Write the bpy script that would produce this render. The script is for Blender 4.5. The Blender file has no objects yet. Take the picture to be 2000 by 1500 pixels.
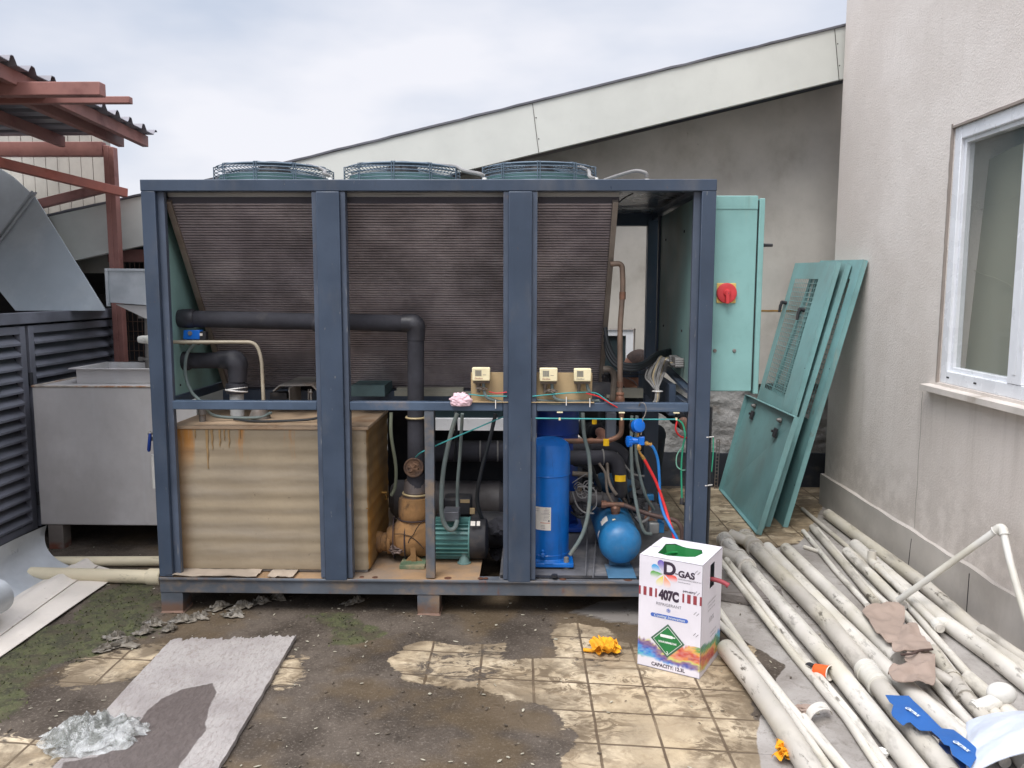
import bpy, math, random
import numpy as np
from mathutils import Vector, Matrix, noise as mn
random.seed(7)
SC = bpy.context.scene
COL = SC.collection
PI = math.pi
# ------------------------------------------------------------------ camera
CAM = np.array([1.6965, -3.61, 1.4946]); YAW, PITCH, ROLL, FOC = -0.0206, 0.1159, 0.0022, 1600.0
def _axes():
    cy, sy, cp, sp = math.cos(YAW), math.sin(YAW), math.cos(PITCH), math.sin(PITCH)
    f = np.array([sy*cp, cy*cp, -sp]); r = np.array([cy, -sy, 0.0]); u = np.cross(r, f)
    cr, sr = math.cos(ROLL), math.sin(ROLL)
    return cr*r+sr*u, cr*u-sr*r, f
RR, UU, FF = _axes()
cam = bpy.data.cameras.new('camera'); camo = bpy.data.objects.new('camera', cam); COL.objects.link(camo)
cam.sensor_width = 36; cam.lens = FOC/2000*36; cam.clip_start = 0.02; cam.clip_end = 500
m = Matrix.Identity(4)
for i in range(3):
    m[i][0] = RR[i]; m[i][1] = UU[i]; m[i][2] = -FF[i]; m[i][3] = CAM[i]
camo.matrix_world = m
SC.camera = camo
# ------------------------------------------------------------------ sky, sun, exposure
SUN_EL, SUN_AZ = math.radians(58), math.radians(205)      # azimuth clockwise from +Y
w = bpy.data.worlds.new('World'); SC.world = w; w.use_nodes = True
nt = w.node_tree; nt.nodes.clear(); N = nt.nodes.new; L = nt.links.new
out = N('ShaderNodeOutputWorld'); bg = N('ShaderNodeBackground'); bg.inputs[1].default_value = 0.1
sky = N('ShaderNodeTexSky'); sky.sky_type = 'NISHITA'; sky.sun_disc = False
sky.sun_elevation = SUN_EL; sky.sun_rotation = SUN_AZ; sky.air_density = 1.2; sky.dust_density = 2.5
tc = N('ShaderNodeTexCoord'); mp = N('ShaderNodeMapping'); mp.inputs['Scale'].default_value = (1, 1, 2.6)
L(tc.outputs['Generated'], mp.inputs[0])
nz = N('ShaderNodeTexNoise'); nz.inputs['Scale'].default_value = 2.1; nz.inputs['Detail'].default_value = 5; nz.inputs['Roughness'].default_value = 0.5
L(mp.outputs[0], nz.inputs['Vector'])
cr = N('ShaderNodeValToRGB'); cr.color_ramp.elements[0].position = .36; cr.color_ramp.elements[0].color = (3.9, 4.35, 5.25, 1)
cr.color_ramp.elements[1].position = .60; cr.color_ramp.elements[1].color = (6.1, 6.1, 6.5, 1)
L(nz.outputs['Fac'], cr.inputs[0])
sep = N('ShaderNodeSeparateXYZ'); L(tc.outputs['Generated'], sep.inputs[0])
mr = N('ShaderNodeMapRange'); mr.inputs[1].default_value = .38; mr.inputs[2].default_value = 1.0; mr.inputs[3].default_value = 1.0; mr.inputs[4].default_value = 4.2
L(sep.outputs['Z'], mr.inputs[0])
vm = N('ShaderNodeVectorMath'); vm.operation = 'SCALE'; L(cr.outputs[0], vm.inputs[0]); L(mr.outputs[0], vm.inputs['Scale'])
mx = N('ShaderNodeMix'); mx.data_type = 'RGBA'; mx.inputs['Factor'].default_value = .93
L(sky.outputs[0], mx.inputs['A']); L(vm.outputs[0], mx.inputs['B']); L(mx.outputs['Result'], bg.inputs[0]); L(bg.outputs[0], out.inputs[0])
sun = bpy.data.lights.new('sun', 'SUN'); sun.energy = 1.5; sun.angle = math.radians(28); sun.color = (1, .96, .9)
suno = bpy.data.objects.new('sun', sun); COL.objects.link(suno)
sd = Vector((math.sin(SUN_AZ)*math.cos(SUN_EL), math.cos(SUN_AZ)*math.cos(SUN_EL), math.sin(SUN_EL)))
suno.rotation_euler = sd.to_track_quat('Z', 'Y').to_euler(); suno.location = (0, -4, 8)
SC.view_settings.view_transform = 'Standard'; SC.view_settings.look = 'None'; SC.view_settings.exposure = 0.62; SC.view_settings.gamma = 1
SC.cycles.max_bounces = 8; SC.cycles.use_denoising = True

# ------------------------------------------------------------------ measuring helpers (survey of the place)
def ray(x, y): return (x-1000)*RR/FOC-(y-750)*UU/FOC+FF
def G(x, y, z=0.0): d = ray(x, y); return CAM+d*(z-CAM[2])/d[2]
def FY(x, y, Y): d = ray(x, y); return CAM+d*(Y-CAM[1])/d[1]
def FX(x, y, X): d = ray(x, y); return CAM+d*(X-CAM[0])/d[0]

# ------------------------------------------------------------------ noise for modelling
def _h(ix, iy, s):
    n = (ix*374761393+iy*668265263+s*982451653) & 0xffffffff
    n = ((n ^ (n >> 13))*1274126177) & 0xffffffff
    return ((n ^ (n >> 16)) & 0xffff)/65535.0
def vnoise(x, y, s=0):
    x = np.asarray(x, float); y = np.asarray(y, float)
    ix = np.floor(x).astype(np.int64); iy = np.floor(y).astype(np.int64); fx = x-ix; fy = y-iy
    fx = fx*fx*(3-2*fx); fy = fy*fy*(3-2*fy)
    a = _h(ix, iy, s); b = _h(ix+1, iy, s); c = _h(ix, iy+1, s); d = _h(ix+1, iy+1, s)
    return (a*(1-fx)+b*fx)*(1-fy)+(c*(1-fx)+d*fx)*fy
def fbm(x, y, s=0, o=4):
    r = 0; a = .5; t = 0
    for k in range(o):
        r = r+a*vnoise(x*2**k, y*2**k, s+k*17); t += a; a *= .5
    return r/t

# ------------------------------------------------------------------ materials
def lin(c):
    c = c/255.0
    return c/12.92 if c <= .04045 else ((c+.055)/1.055)**2.4
def S(r, g, b): return (lin(r), lin(g), lin(b), 1)
class NT:
    def __init__(s, mat):
        s.t = mat.node_tree; s.n = s.t.nodes; s.l = s.t.links
    def node(s, typ, **kw):
        n = s.n.new(typ)
        for k, v in kw.items():
            if k.startswith('_'): setattr(n, k[1:], v)
        return n
    def put(s, sock, v):
        if hasattr(v, 'links') or hasattr(v, 'is_output'): s.l.new(v, sock)
        else: sock.default_value = v
    def math(s, op, a, b=0.0, clamp=False):
        n = s.n.new('ShaderNodeMath'); n.operation = op; n.use_clamp = clamp
        s.put(n.inputs[0], a); s.put(n.inputs[1], b); return n.outputs[0]
    def mix(s, f, a, b):
        n = s.n.new('ShaderNodeMix'); n.data_type = 'RGBA'
        s.put(n.inputs['Factor'], f); s.put(n.inputs['A'], a); s.put(n.inputs['B'], b); return n.outputs['Result']
    def noise(s, vec, scale, detail=4, rough=.55, dist=0):
        n = s.n.new('ShaderNodeTexNoise'); n.inputs['Scale'].default_value = scale; n.inputs['Detail'].default_value = detail
        n.inputs['Roughness'].default_value = rough; n.inputs['Distortion'].default_value = dist
        s.l.new(vec, n.inputs['Vector']); return n.outputs['Fac']
    def map(s, vec, scale=(1, 1, 1), loc=(0, 0, 0), rot=(0, 0, 0)):
        n = s.n.new('ShaderNodeMapping'); n.inputs['Scale'].default_value = scale; n.inputs['Location'].default_value = loc; n.inputs['Rotation'].default_value = rot
        s.l.new(vec, n.inputs[0]); return n.outputs[0]
    def step(s, v, a, b, lo=0.0, hi=1.0):
        n = s.n.new('ShaderNodeMapRange'); n.interpolation_type = 'SMOOTHSTEP'
        s.put(n.inputs[0], v); n.inputs[1].default_value = a; n.inputs[2].default_value = b; n.inputs[3].default_value = lo; n.inputs[4].default_value = hi
        return n.outputs[0]
    def sep(s, v):
        n = s.n.new('ShaderNodeSeparateXYZ'); s.l.new(v, n.inputs[0]); return n.outputs
    def coord(s, which='Object'): return s.n.new('ShaderNodeTexCoord').outputs[which]
    def attr(s, name):
        n = s.n.new('ShaderNodeAttribute'); n.attribute_name = name; return n
    def bump(s, h, strength=.3, dist=.01, nrm=None):
        n = s.n.new('ShaderNodeBump'); n.inputs['Strength'].default_value = strength; n.inputs['Distance'].default_value = dist
        s.l.new(h, n.inputs['Height'])
        if nrm is not None: s.l.new(nrm, n.inputs['Normal'])
        return n.outputs[0]
def newmat(name):
    mt = bpy.data.materials.new(name); mt.use_nodes = True
    p = mt.node_tree.nodes['Principled BSDF']; return mt, NT(mt), p
def M(name, base, rough=.6, metal=0.0, var=.12, vscale=6, layers=(), bump=.15, bscale=60, bdist=.002, spec=.5, rvar=.15, coat=0, coord='Object', bstretch=(1, 1, 1)):
    """layers: (colour, scale vec3, lo, hi, amount, (axis, a, b) or None)"""
    mt, t, p = newmat(name)
    co = t.coord(coord) if coord != 'tuv' else t.attr('tuv').outputs['Vector']
    nz_ = t.noise(co, vscale, 5, .6)
    dk = tuple(c*(1-var*1.6) for c in base[:3])+(1,); lt = tuple(min(1, c*(1+var)) for c in base[:3])+(1,)
    col = t.mix(t.step(nz_, .3, .7), dk, lt)
    fine = t.noise(co, vscale*9, 3, .6)
    col = t.mix(t.math('MULTIPLY', t.step(fine, .5, .75), var*1.2), col, tuple(c*.55 for c in base[:3])+(1,))
    rn = t.step(nz_, .3, .7, max(0, rough-rvar), min(1, rough+rvar))
    xyz = t.sep(t.coord('Object')) if layers else None
    for k, (c, sc, lo, hi, am, ax) in enumerate(layers):
        v = t.map(co, sc, (3.1*k+1.7, 1.3*k, .7*k))
        mk = t.step(t.noise(v, 1.0, 6, .62), lo, hi)
        if ax: mk = t.math('MULTIPLY', mk, t.step(xyz[ax[0]], ax[1], ax[2]) if ax[1] < ax[2] else t.math('SUBTRACT', 1.0, t.step(xyz[ax[0]], ax[2], ax[1])))
        mk = t.math('MULTIPLY', mk, am)
        col = t.mix(mk, col, c)
        rn = t.math('ADD', rn, t.math('MULTIPLY', mk, .25), True)
    t.put(p.inputs['Base Color'], col); t.put(p.inputs['Roughness'], rn)
    p.inputs['Metallic'].default_value = metal; p.inputs['Specular IOR Level'].default_value = spec; p.inputs['Coat Weight'].default_value = coat
    if bump:
        b = t.noise(t.map(co, bstretch), bscale, 4, .6)
        t.put(p.inputs['Normal'], t.bump(b, bump, bdist))
    return mt
RUST = S(120, 66, 30); LRUST = S(160, 105, 50); DUST = S(150, 135, 115); DIRT = S(62, 54, 46)
frame_m = M('slate_blue_paint', S(58, 71, 89), .42, 0, .1, 3, [(S(150, 148, 142), (70, 70, 24), .69, .74, .6, None), (S(104, 74, 52), (26, 26, 16), .69, .75, .6, None), (S(128, 122, 112), (5, 5, 2), .5, .85, .35, None), (S(40, 46, 54), (30, 30, 6), .6, .8, .5, None)], .08, 120)
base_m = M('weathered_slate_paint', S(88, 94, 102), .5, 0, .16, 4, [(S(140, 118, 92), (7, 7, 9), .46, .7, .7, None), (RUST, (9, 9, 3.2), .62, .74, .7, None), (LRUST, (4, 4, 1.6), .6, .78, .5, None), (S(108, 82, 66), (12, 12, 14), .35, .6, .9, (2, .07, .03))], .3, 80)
flange_m = M('scuffed_flange_paint', S(74, 84, 100), .45, 0, .12, 4, [(S(158, 156, 150), (40, 40, 5), .6, .72, .6, None), (S(140, 112, 84), (7, 7, 5), .6, .74, .45, None)], .1, 80)
teal_m = M('teal_paint', S(132, 177, 173), .5, 0, .09, 2.5, [(S(104, 128, 118), (20, 20, 1.4), .58, .74, .4, None), (S(70, 110, 108), (3, 3, 1.2), .55, .85, .4, None), (S(170, 180, 165), (14, 14, 2), .62, .8, .35, None)], .06, 100)
teal_in = M('teal_panel_dusty', S(146, 186, 182), .6, 0, .1, 2.5, [(S(120, 115, 100), (3, 3, 2), .5, .8, .4, None)], .06, 100)
teal_door = M('faded_teal_door_paint', S(118, 160, 160), .5, 0, .14, 2, [(S(150, 160, 152), (18, 18, 4), .62, .76, .5, None), (S(96, 84, 70), (5, 5, 7), .66, .78, .5, None), (S(120, 130, 125), (2.5, 2.5, 1.2), .45, .75, .5, None), (S(60, 80, 80), (20, 20, 3), .65, .8, .4, None)], .06, 100)
dark_m = M('dark_coil_core', S(44, 40, 47), .8, 0, .3, 7)
fin_m = M('dusty_coil_fin', S(160, 150, 150), .6, .1, .25, 5, [(S(116, 106, 112), (1.3, 1.3, 2), .42, .72, .6, None), (S(190, 180, 176), (1.2, 4, 30), .66, .72, .6, None)], .2, 60)
coilframe_m = M('coil_end_plate', S(140, 130, 120), .6, .2, .15, 5, [(S(100, 82, 66), (4, 4, 3), .45, .7, .6, None)])
foam_m = M('black_foam_insulation', S(60, 60, 66), .85, 0, .2, 8, [(S(92, 88, 86), (7, 7, 7), .6, .8, .5, None)], .35, 70, .003, .3)
foamtape_m = M('black_tape_wrap', S(54, 54, 60), .5, 0, .2, 8, [(S(100, 98, 98), (14, 14, 30), .62, .75, .6, None)], .5, 30, .004)
tank_m = M('tan_foam_tank_wrap', S(150, 136, 114), .7, 0, .08, 3, [(S(162, 156, 148), (1.2, 1.2, 9), .42, .75, .32, None), (S(160, 112, 52), (1.2, 1.2, 1.2), .3, .6, .75, (0, -1.10, -1.24)), (S(168, 112, 44), (9, 9, .9), .55, .66, .85, (2, .62, .82)), (S(124, 108, 88), (1.5, 1.5, 16), .52, .75, .35, None), (S(96, 84, 70), (30, 30, 30), .66, .72, .5, None)], .35, 22, .006, .3)
tankside_m = M('rust_stained_foam_side', S(128, 104, 70), .75, 0, .15, 4, [(S(165, 118, 48), (3, 3, 2), .4, .65, .7, None), (S(90, 76, 60), (4, 4, 2), .5, .75, .6, None)], .35, 22, .006, .3)
ochre_m = M('ochre_dirt_coated_foam', S(142, 108, 72), .85, 0, .18, 9, [(S(98, 82, 70), (8, 8, 2.5), .48, .62, .8, None), (S(72, 60, 50), (16, 16, 9), .6, .7, .7, None)], .6, 30, .006, .2)
deck_m = M('dusty_base_sheet', S(158, 128, 96), .8, 0, .15, 4, [(S(120, 112, 104), (4, 4, 4), .45, .65, .6, None), (S(100, 66, 40), (12, 12, 12), .62, .75, .6, None)], .3, 50)
deck2_m = M('grey_base_sheet', S(112, 112, 116), .6, .2, .2, 5, [(S(165, 160, 155), (5, 5, 5), .5, .7, .6, None), (S(70, 72, 80), (4, 9, 4), .5, .7, .6, None)], .2, 50)
motor_m = M('teal_motor_paint', S(84, 130, 126), .5, 0, .15, 10, [(S(110, 112, 100), (9, 9, 9), .5, .72, .6, None)])
black_m = M('dusty_black_plastic', S(44, 44, 48), .6, 0, .2, 10, [(S(100, 92, 84), (8, 8, 8), .52, .75, .5, None)])
steelgrey_m = M('dusty_steel', S(128, 124, 120), .55, .3, .15, 8, [(S(105, 82, 62), (7, 7, 7), .5, .7, .5, None)])
blue_m = M('bright_blue_enamel', S(4, 106, 194), .42, 0, .14, 4, [(S(120, 112, 104), (5, 5, 5), .6, .8, .45, (2, .55, .78)), (S(10, 60, 120), (22, 22, 3), .6, .72, .5, None), (S(28, 60, 110), (7, 7, 3), .6, .8, .5, None), (S(110, 110, 120), (14, 14, 14), .66, .78, .5, None)], .05, 60, coat=.2)
dblue_m = M('deep_blue_enamel', S(14, 56, 140), .45, 0, .15, 4)
rblue_m = M('receiver_blue_paint', S(40, 118, 172), .45, 0, .14, 5, [(S(120, 118, 112), (9, 9, 9), .56, .78, .45, None), (S(30, 72, 110), (5, 5, 5), .5, .75, .5, None), (S(140, 145, 150), (16, 16, 16), .64, .76, .6, None)], .06, 50)
copper_m = M('tarnished_copper', S(128, 92, 74), .5, .35, .2, 12, [(S(92, 84, 72), (9, 9, 9), .45, .7, .7, None)])
pipegrey_m = M('grey_brown_pipe', S(118, 108, 98), .55, .2, .15, 9, [(S(90, 74, 62), (9, 9, 5), .5, .7, .7, None)])
conduit_m = M('grey_green_conduit', S(104, 116, 114), .6, 0, .1, 12, [(S(140, 134, 122), (9, 9, 9), .5, .75, .5, None)])
cable_m = M('grey_cable', S(128, 126, 124), .6, 0, .15, 9)
cableb_m = M('cream_cable', S(176, 160, 128), .6, 0, .15, 9)
blackcable_m = M('black_cable', S(36, 40, 44), .5, 0, .15, 9)
tan_m = M('tan_mounting_plate', S(180, 156, 118), .6, 0, .1, 8, [(S(120, 96, 70), (9, 9, 9), .55, .75, .6, None)])
cream_m = M('cream_switch_plastic', S(236, 224, 184), .5, 0, .05, 20)
label_m = M('paper_label', S(228, 222, 212), .7, 0, .06, 20)
white_m = M('white_plastic', S(226, 224, 220), .45, 0, .05, 6, [(S(150, 142, 130), (9, 9, 3), .6, .8, .5, None)])
yellow_m = M('yellow_tag', S(240, 190, 20), .5, 0, .06, 12)
red_m = M('red_rubber_hose', S(206, 42, 44), .45, 0, .1, 8)
redswitch_m = M('faded_red_plastic', S(206, 62, 66), .5, 0, .1, 9)
bhose_m = M('blue_rubber_hose', S(30, 110, 180), .4, 0, .1, 8)
gblue_m = M('blue_gauge_cover', S(12, 104, 200), .35, 0, .08, 8)
brass_m = M('brass', S(196, 152, 84), .35, .7, .12, 12)
cyan_m = M('cyan_wire', S(66, 158, 158), .5, 0, .1, 9)
pink_m = M('pink_cloth', S(232, 198, 206), .9, 0, .08, 14, [(S(190, 150, 158), (14, 14, 14), .55, .8, .5, None)], .3, 60)
galv_m = M('galvanised_sheet', S(200, 208, 212), .5, .05, .1, 2.2, [(S(156, 168, 178), (1.2, 1.2, 1.2), .42, .62, .6, None), (S(190, 196, 200), (26, 26, 26), .66, .8, .5, None)], .05, 20)
galvl_m = M('bright_galvanised_sheet', S(186, 190, 194), .4, .2, .1, 3, [(S(140, 146, 152), (3, 3, 3), .5, .75, .5, None)], .06, 20)
stain_m = M('brushed_steel_box', S(196, 192, 190), .55, .05, .09, 1.6, [(S(158, 152, 148), (2, 2, 1.2), .42, .7, .6, None), (S(206, 208, 212), (7, 7, .8), .55, .75, .4, None)], .06, 90, bstretch=(1, 1, 12))
louv_m = M('dark_blue_louvre_paint', S(112, 113, 122), .55, 0, .15, 4, [(S(110, 112, 122), (4, 4, 9), .55, .75, .6, None)], .1, 60)
redst_m = M('red_oxide_paint', S(150, 104, 96), .65, 0, .12, 4, [(S(96, 52, 50), (5, 5, 5), .5, .75, .6, None), (S(176, 116, 104), (9, 9, 9), .62, .78, .5, None)], .2, 40)
corr_m = M('corrugated_roof_sheet', S(128, 126, 132), .5, .2, .15, 2, [(S(90, 86, 92), (2, 2, 2), .45, .7, .6, None)])
fascia_m = M('off_white_fascia', S(206, 207, 200), .55, 0, .05, 1.4, [(S(172, 172, 166), (1.2, 1.2, 1.8), .5, .8, .5, None), (S(120, 115, 108), (40, 40, 5), .7, .78, .4, None)], .04, 30)
clad_m = M('aged_cladding', S(168, 162, 152), .7, 0, .1, 3, [(S(120, 112, 104), (14, 14, 1.2), .55, .75, .6, None)])
soffit_m = M('grey_soffit', S(62, 68, 78), .7, 0, .08, 2)
wallback_m = M('aged_render', S(186, 181, 173), .85, 0, .08, 2, [(S(130, 122, 110), (1.5, 1.5, 1.1), .5, .75, .6, None), (S(108, 96, 84), (16, 16, 12), .68, .75, .6, None)], .25, 35)
wallraw_m = M('broken_concrete', S(160, 158, 156), .9, 0, .2, 4, [(S(108, 102, 96), (5, 5, 9), .5, .62, .8, None), (S(185, 178, 168), (3, 3, 3), .55, .7, .6, None)], 1.0, 9, .03)
band_m = M('dark_band_and_shade', S(48, 52, 60), .7, 0, .2, 4, [(S(100, 92, 84), (5, 5, 8), .55, .72, .5, None)])  # wall's dark band; also colours recess and housing dark for their shade
plinth_m = M('concrete_plinth', S(186, 180, 173), .85, 0, .08, 2.2, [(S(152, 145, 138), (1.8, 1.8, .9), .48, .72, .6, None), (S(176, 170, 162), (8, 8, 8), .6, .75, .4, None)], .15, 60)
pvcw_m = M('window_pvc', S(226, 228, 232), .3, 0, .04, 4, [(S(170, 165, 158), (12, 12, 5), .62, .8, .35, None)], .02, 40)
sill_m = M('stone_sill', S(206, 198, 190), .6, 0, .08, 5, [(S(150, 138, 124), (7, 12, 7), .52, .72, .6, None)])
cardb_m = M('grey_brown_cardboard', S(158, 140, 128), .9, 0, .07, 6, [(S(120, 100, 88), (9, 9, 9), .6, .75, .5, None)], .2, 60)
blind_m = M('beige_board_behind_glass', S(146, 143, 122), .8, 0, .05, 2)
wood_m = M('weathered_timber', S(112, 106, 102), .85, 0, .15, 4, [(S(70, 62, 56), (2, 30, 30), .48, .6, .8, None)], .6, 20, .006, bstretch=(1, 9, 9))
plast_m, _t, _p = newmat('clear_crumpled_plastic'); _p.inputs['Base Color'].default_value = S(225, 228, 225); _p.inputs['Roughness'].default_value = .18
_p.inputs['Alpha'].default_value = .34; _t.put(_p.inputs['Normal'], _t.bump(_t.noise(_t.coord(), 26, 4, .6, 1.2), .9, .02))
_c = _t.noise(_t.coord(), 14, 5, .65, 1.5); _t.put(_p.inputs['Base Color'], _t.mix(_t.step(_c, .4, .6), S(150, 152, 146), S(222, 224, 222)))
bag_m, _t, _p = newmat('milky_plastic_bag'); _p.inputs['Base Color'].default_value = S(214, 222, 236); _p.inputs['Roughness'].default_value = .35; _p.inputs['Alpha'].default_value = .9
_t.put(_p.inputs['Normal'], _t.bump(_t.noise(_t.coord(), 9, 3, .5, .6), .35, .02))
ypap_m = M('yellow_paper', S(236, 166, 30), .8, 0, .12, 14, [(S(170, 100, 10), (16, 16, 16), .58, .75, .5, None)], .3, 60)
skin_m = M('skin', S(206, 150, 126), .55, 0, .08, 12, [(S(170, 92, 80), (18, 18, 18), .55, .8, .4, None)], .1, 120)
hair_m = M('short_greying_hair', S(96, 78, 70), .7, 0, .25, 60, [(S(130, 120, 112), (60, 60, 60), .55, .7, .6, None)], .6, 200)
cloth_m = M('black_jacket_cloth', S(30, 32, 38), .9, 0, .15, 9, (), .4, 30, .006)
trou_m = M('dark_trouser_cloth', S(36, 40, 50), .9, 0, .15, 9, (), .4, 30, .006)
glass_m, _t, _p = newmat('window_glass'); _p.inputs['Base Color'].default_value = S(150, 165, 165); _p.inputs['Roughness'].default_value = .04; _p.inputs['Alpha'].default_value = .14; _p.inputs['Specular IOR Level'].default_value = .9
dglass_m, _t, _p = newmat('dark_window_glass'); _p.inputs['Base Color'].default_value = S(44, 56, 60); _p.inputs['Roughness'].default_value = .08
green_m = M('green_cylinder_paint', S(24, 120, 60), .35, 0, .1, 8)
ink_m = M('dark_print_ink', S(58, 44, 62), .6, 0, .05, 20, bump=0)
grey_ink = M('grey_print_ink', S(120, 116, 122), .6, 0, .05, 20, bump=0)
maroon_m = M('maroon_print_ink', S(150, 62, 70), .6, 0, .05, 20, bump=0)
pblue_m = M('blue_print_ink', S(74, 108, 188), .6, 0, .05, 20, bump=0)
pgreen_m = M('green_print_ink', S(40, 122, 66), .6, 0, .05, 20, bump=0)
pdgreen_m = M('deep_green_print_ink', S(70, 104, 84), .6, 0, .05, 20, bump=0)
pwhite_m = M('white_print_ink', S(230, 236, 232), .6, 0, .03, 20, bump=0)
carton_m = M('white_carton', S(226, 222, 230), .55, 0, .03, 6, [(S(170, 165, 165), (9, 9, 4), .62, .8, .3, None)], .08, 30)
folder_m = M('blue_printed_card', S(36, 94, 164), .45, 0, .06, 7, [(S(24, 74, 150), (6, 6, 6), .55, .8, .4, None)])
orange_m = M('orange_paper_cup', S(236, 100, 44), .5, 0, .06, 9)
printed_m, _t, _p = newmat('printed_colours'); _t.put(_p.inputs['Base Color'], _t.attr('col').outputs['Color']); _p.inputs['Roughness'].default_value = .55
def pipe_mat(name, base, streak):
    mt, t, p = newmat(name)
    uv = t.attr('tuv').outputs['Vector']; rnd = t.node('ShaderNodeObjectInfo').outputs['Random']
    off = t.node('ShaderNodeCombineXYZ'); t.put(off.inputs[0], t.math('MULTIPLY', rnd, 37.0)); t.put(off.inputs[2], t.math('MULTIPLY', rnd, 11.0))
    va = t.node('ShaderNodeVectorMath'); va.operation = 'ADD'; t.l.new(uv, va.inputs[0]); t.l.new(off.outputs[0], va.inputs[1]); v = va.outputs[0]
    col = t.mix(t.step(t.noise(v, 3, 4), .35, .65), tuple(c*.8 for c in base[:3])+(1,), base)
    col = t.mix(t.math('MULTIPLY', t.step(t.noise(v, 2.2, 3), .45, .68), .4), col, S(188, 180, 152))
    a = t.step(t.noise(t.map(v, (9, 26, 26)), 1, 6, .7), .56, .66); b = t.step(t.noise(v, 2.6, 3), .36, .6)
    m1 = t.math('MULTIPLY', t.math('MULTIPLY', a, b), .75*streak, True)
    m2 = t.math('MULTIPLY', t.step(t.noise(t.map(v, (3.5, 8, 8)), 1, 5, .65), .52, .68), .5*streak, True)
    col = t.mix(m2, col, S(120, 114, 104)); col = t.mix(m1, col, S(66, 58, 48))
    t.put(p.inputs['Base Color'], col); p.inputs['Roughness'].default_value = .5
    t.put(p.inputs['Normal'], t.bump(t.noise(v, 40, 3), .12, .002)); return mt
pvc_m = pipe_mat('dirty_white_pvc', S(218, 213, 204), 1.0)
pvcd_m = pipe_mat('grimy_grey_pvc', S(196, 190, 180), 1.2)
pvcc_m = pipe_mat('clean_white_pvc', S(224, 222, 216), .35)
pvcy_m = pipe_mat('yellowed_pvc', S(216, 204, 176), .5)

# ------------------------------------------------------------------ mesh builder
def V3(p): return np.array([float(p[0]), float(p[1]), float(p[2])])
def nrm(v):
    v = V3(v); l = np.linalg.norm(v); return v/l if l > 1e-9 else v
def smooth_path(pts, n=6):
    P = [V3(p) for p in pts]
    if len(P) < 3: return P
    P = [2*P[0]-P[1]]+P+[2*P[-1]-P[-2]]; o = []
    for i in range(1, len(P)-2):
        a, b, c, d = P[i-1:i+3]
        for k in range(n):
            s = k/n
            o.append(.5*((2*b)+(-a+c)*s+(2*a-5*b+4*c-d)*s*s+(-a+3*b-3*c+d)*s**3))
    o.append(P[-2]); return o
def round_path(pts, r, n=5):
    P = [V3(p) for p in pts]; o = [P[0]]
    for i in range(1, len(P)-1):
        a, b, c = P[i-1:i+2]; u = a-b; v = c-b; k = min(r, np.linalg.norm(u)*.48, np.linalg.norm(v)*.48)
        p0 = b+nrm(u)*k; p1 = b+nrm(v)*k
        for j in range(n+1):
            s = j/n; o.append((1-s)**2*p0+2*s*(1-s)*b+s*s*p1)
    o.append(P[-1]); return o
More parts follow.
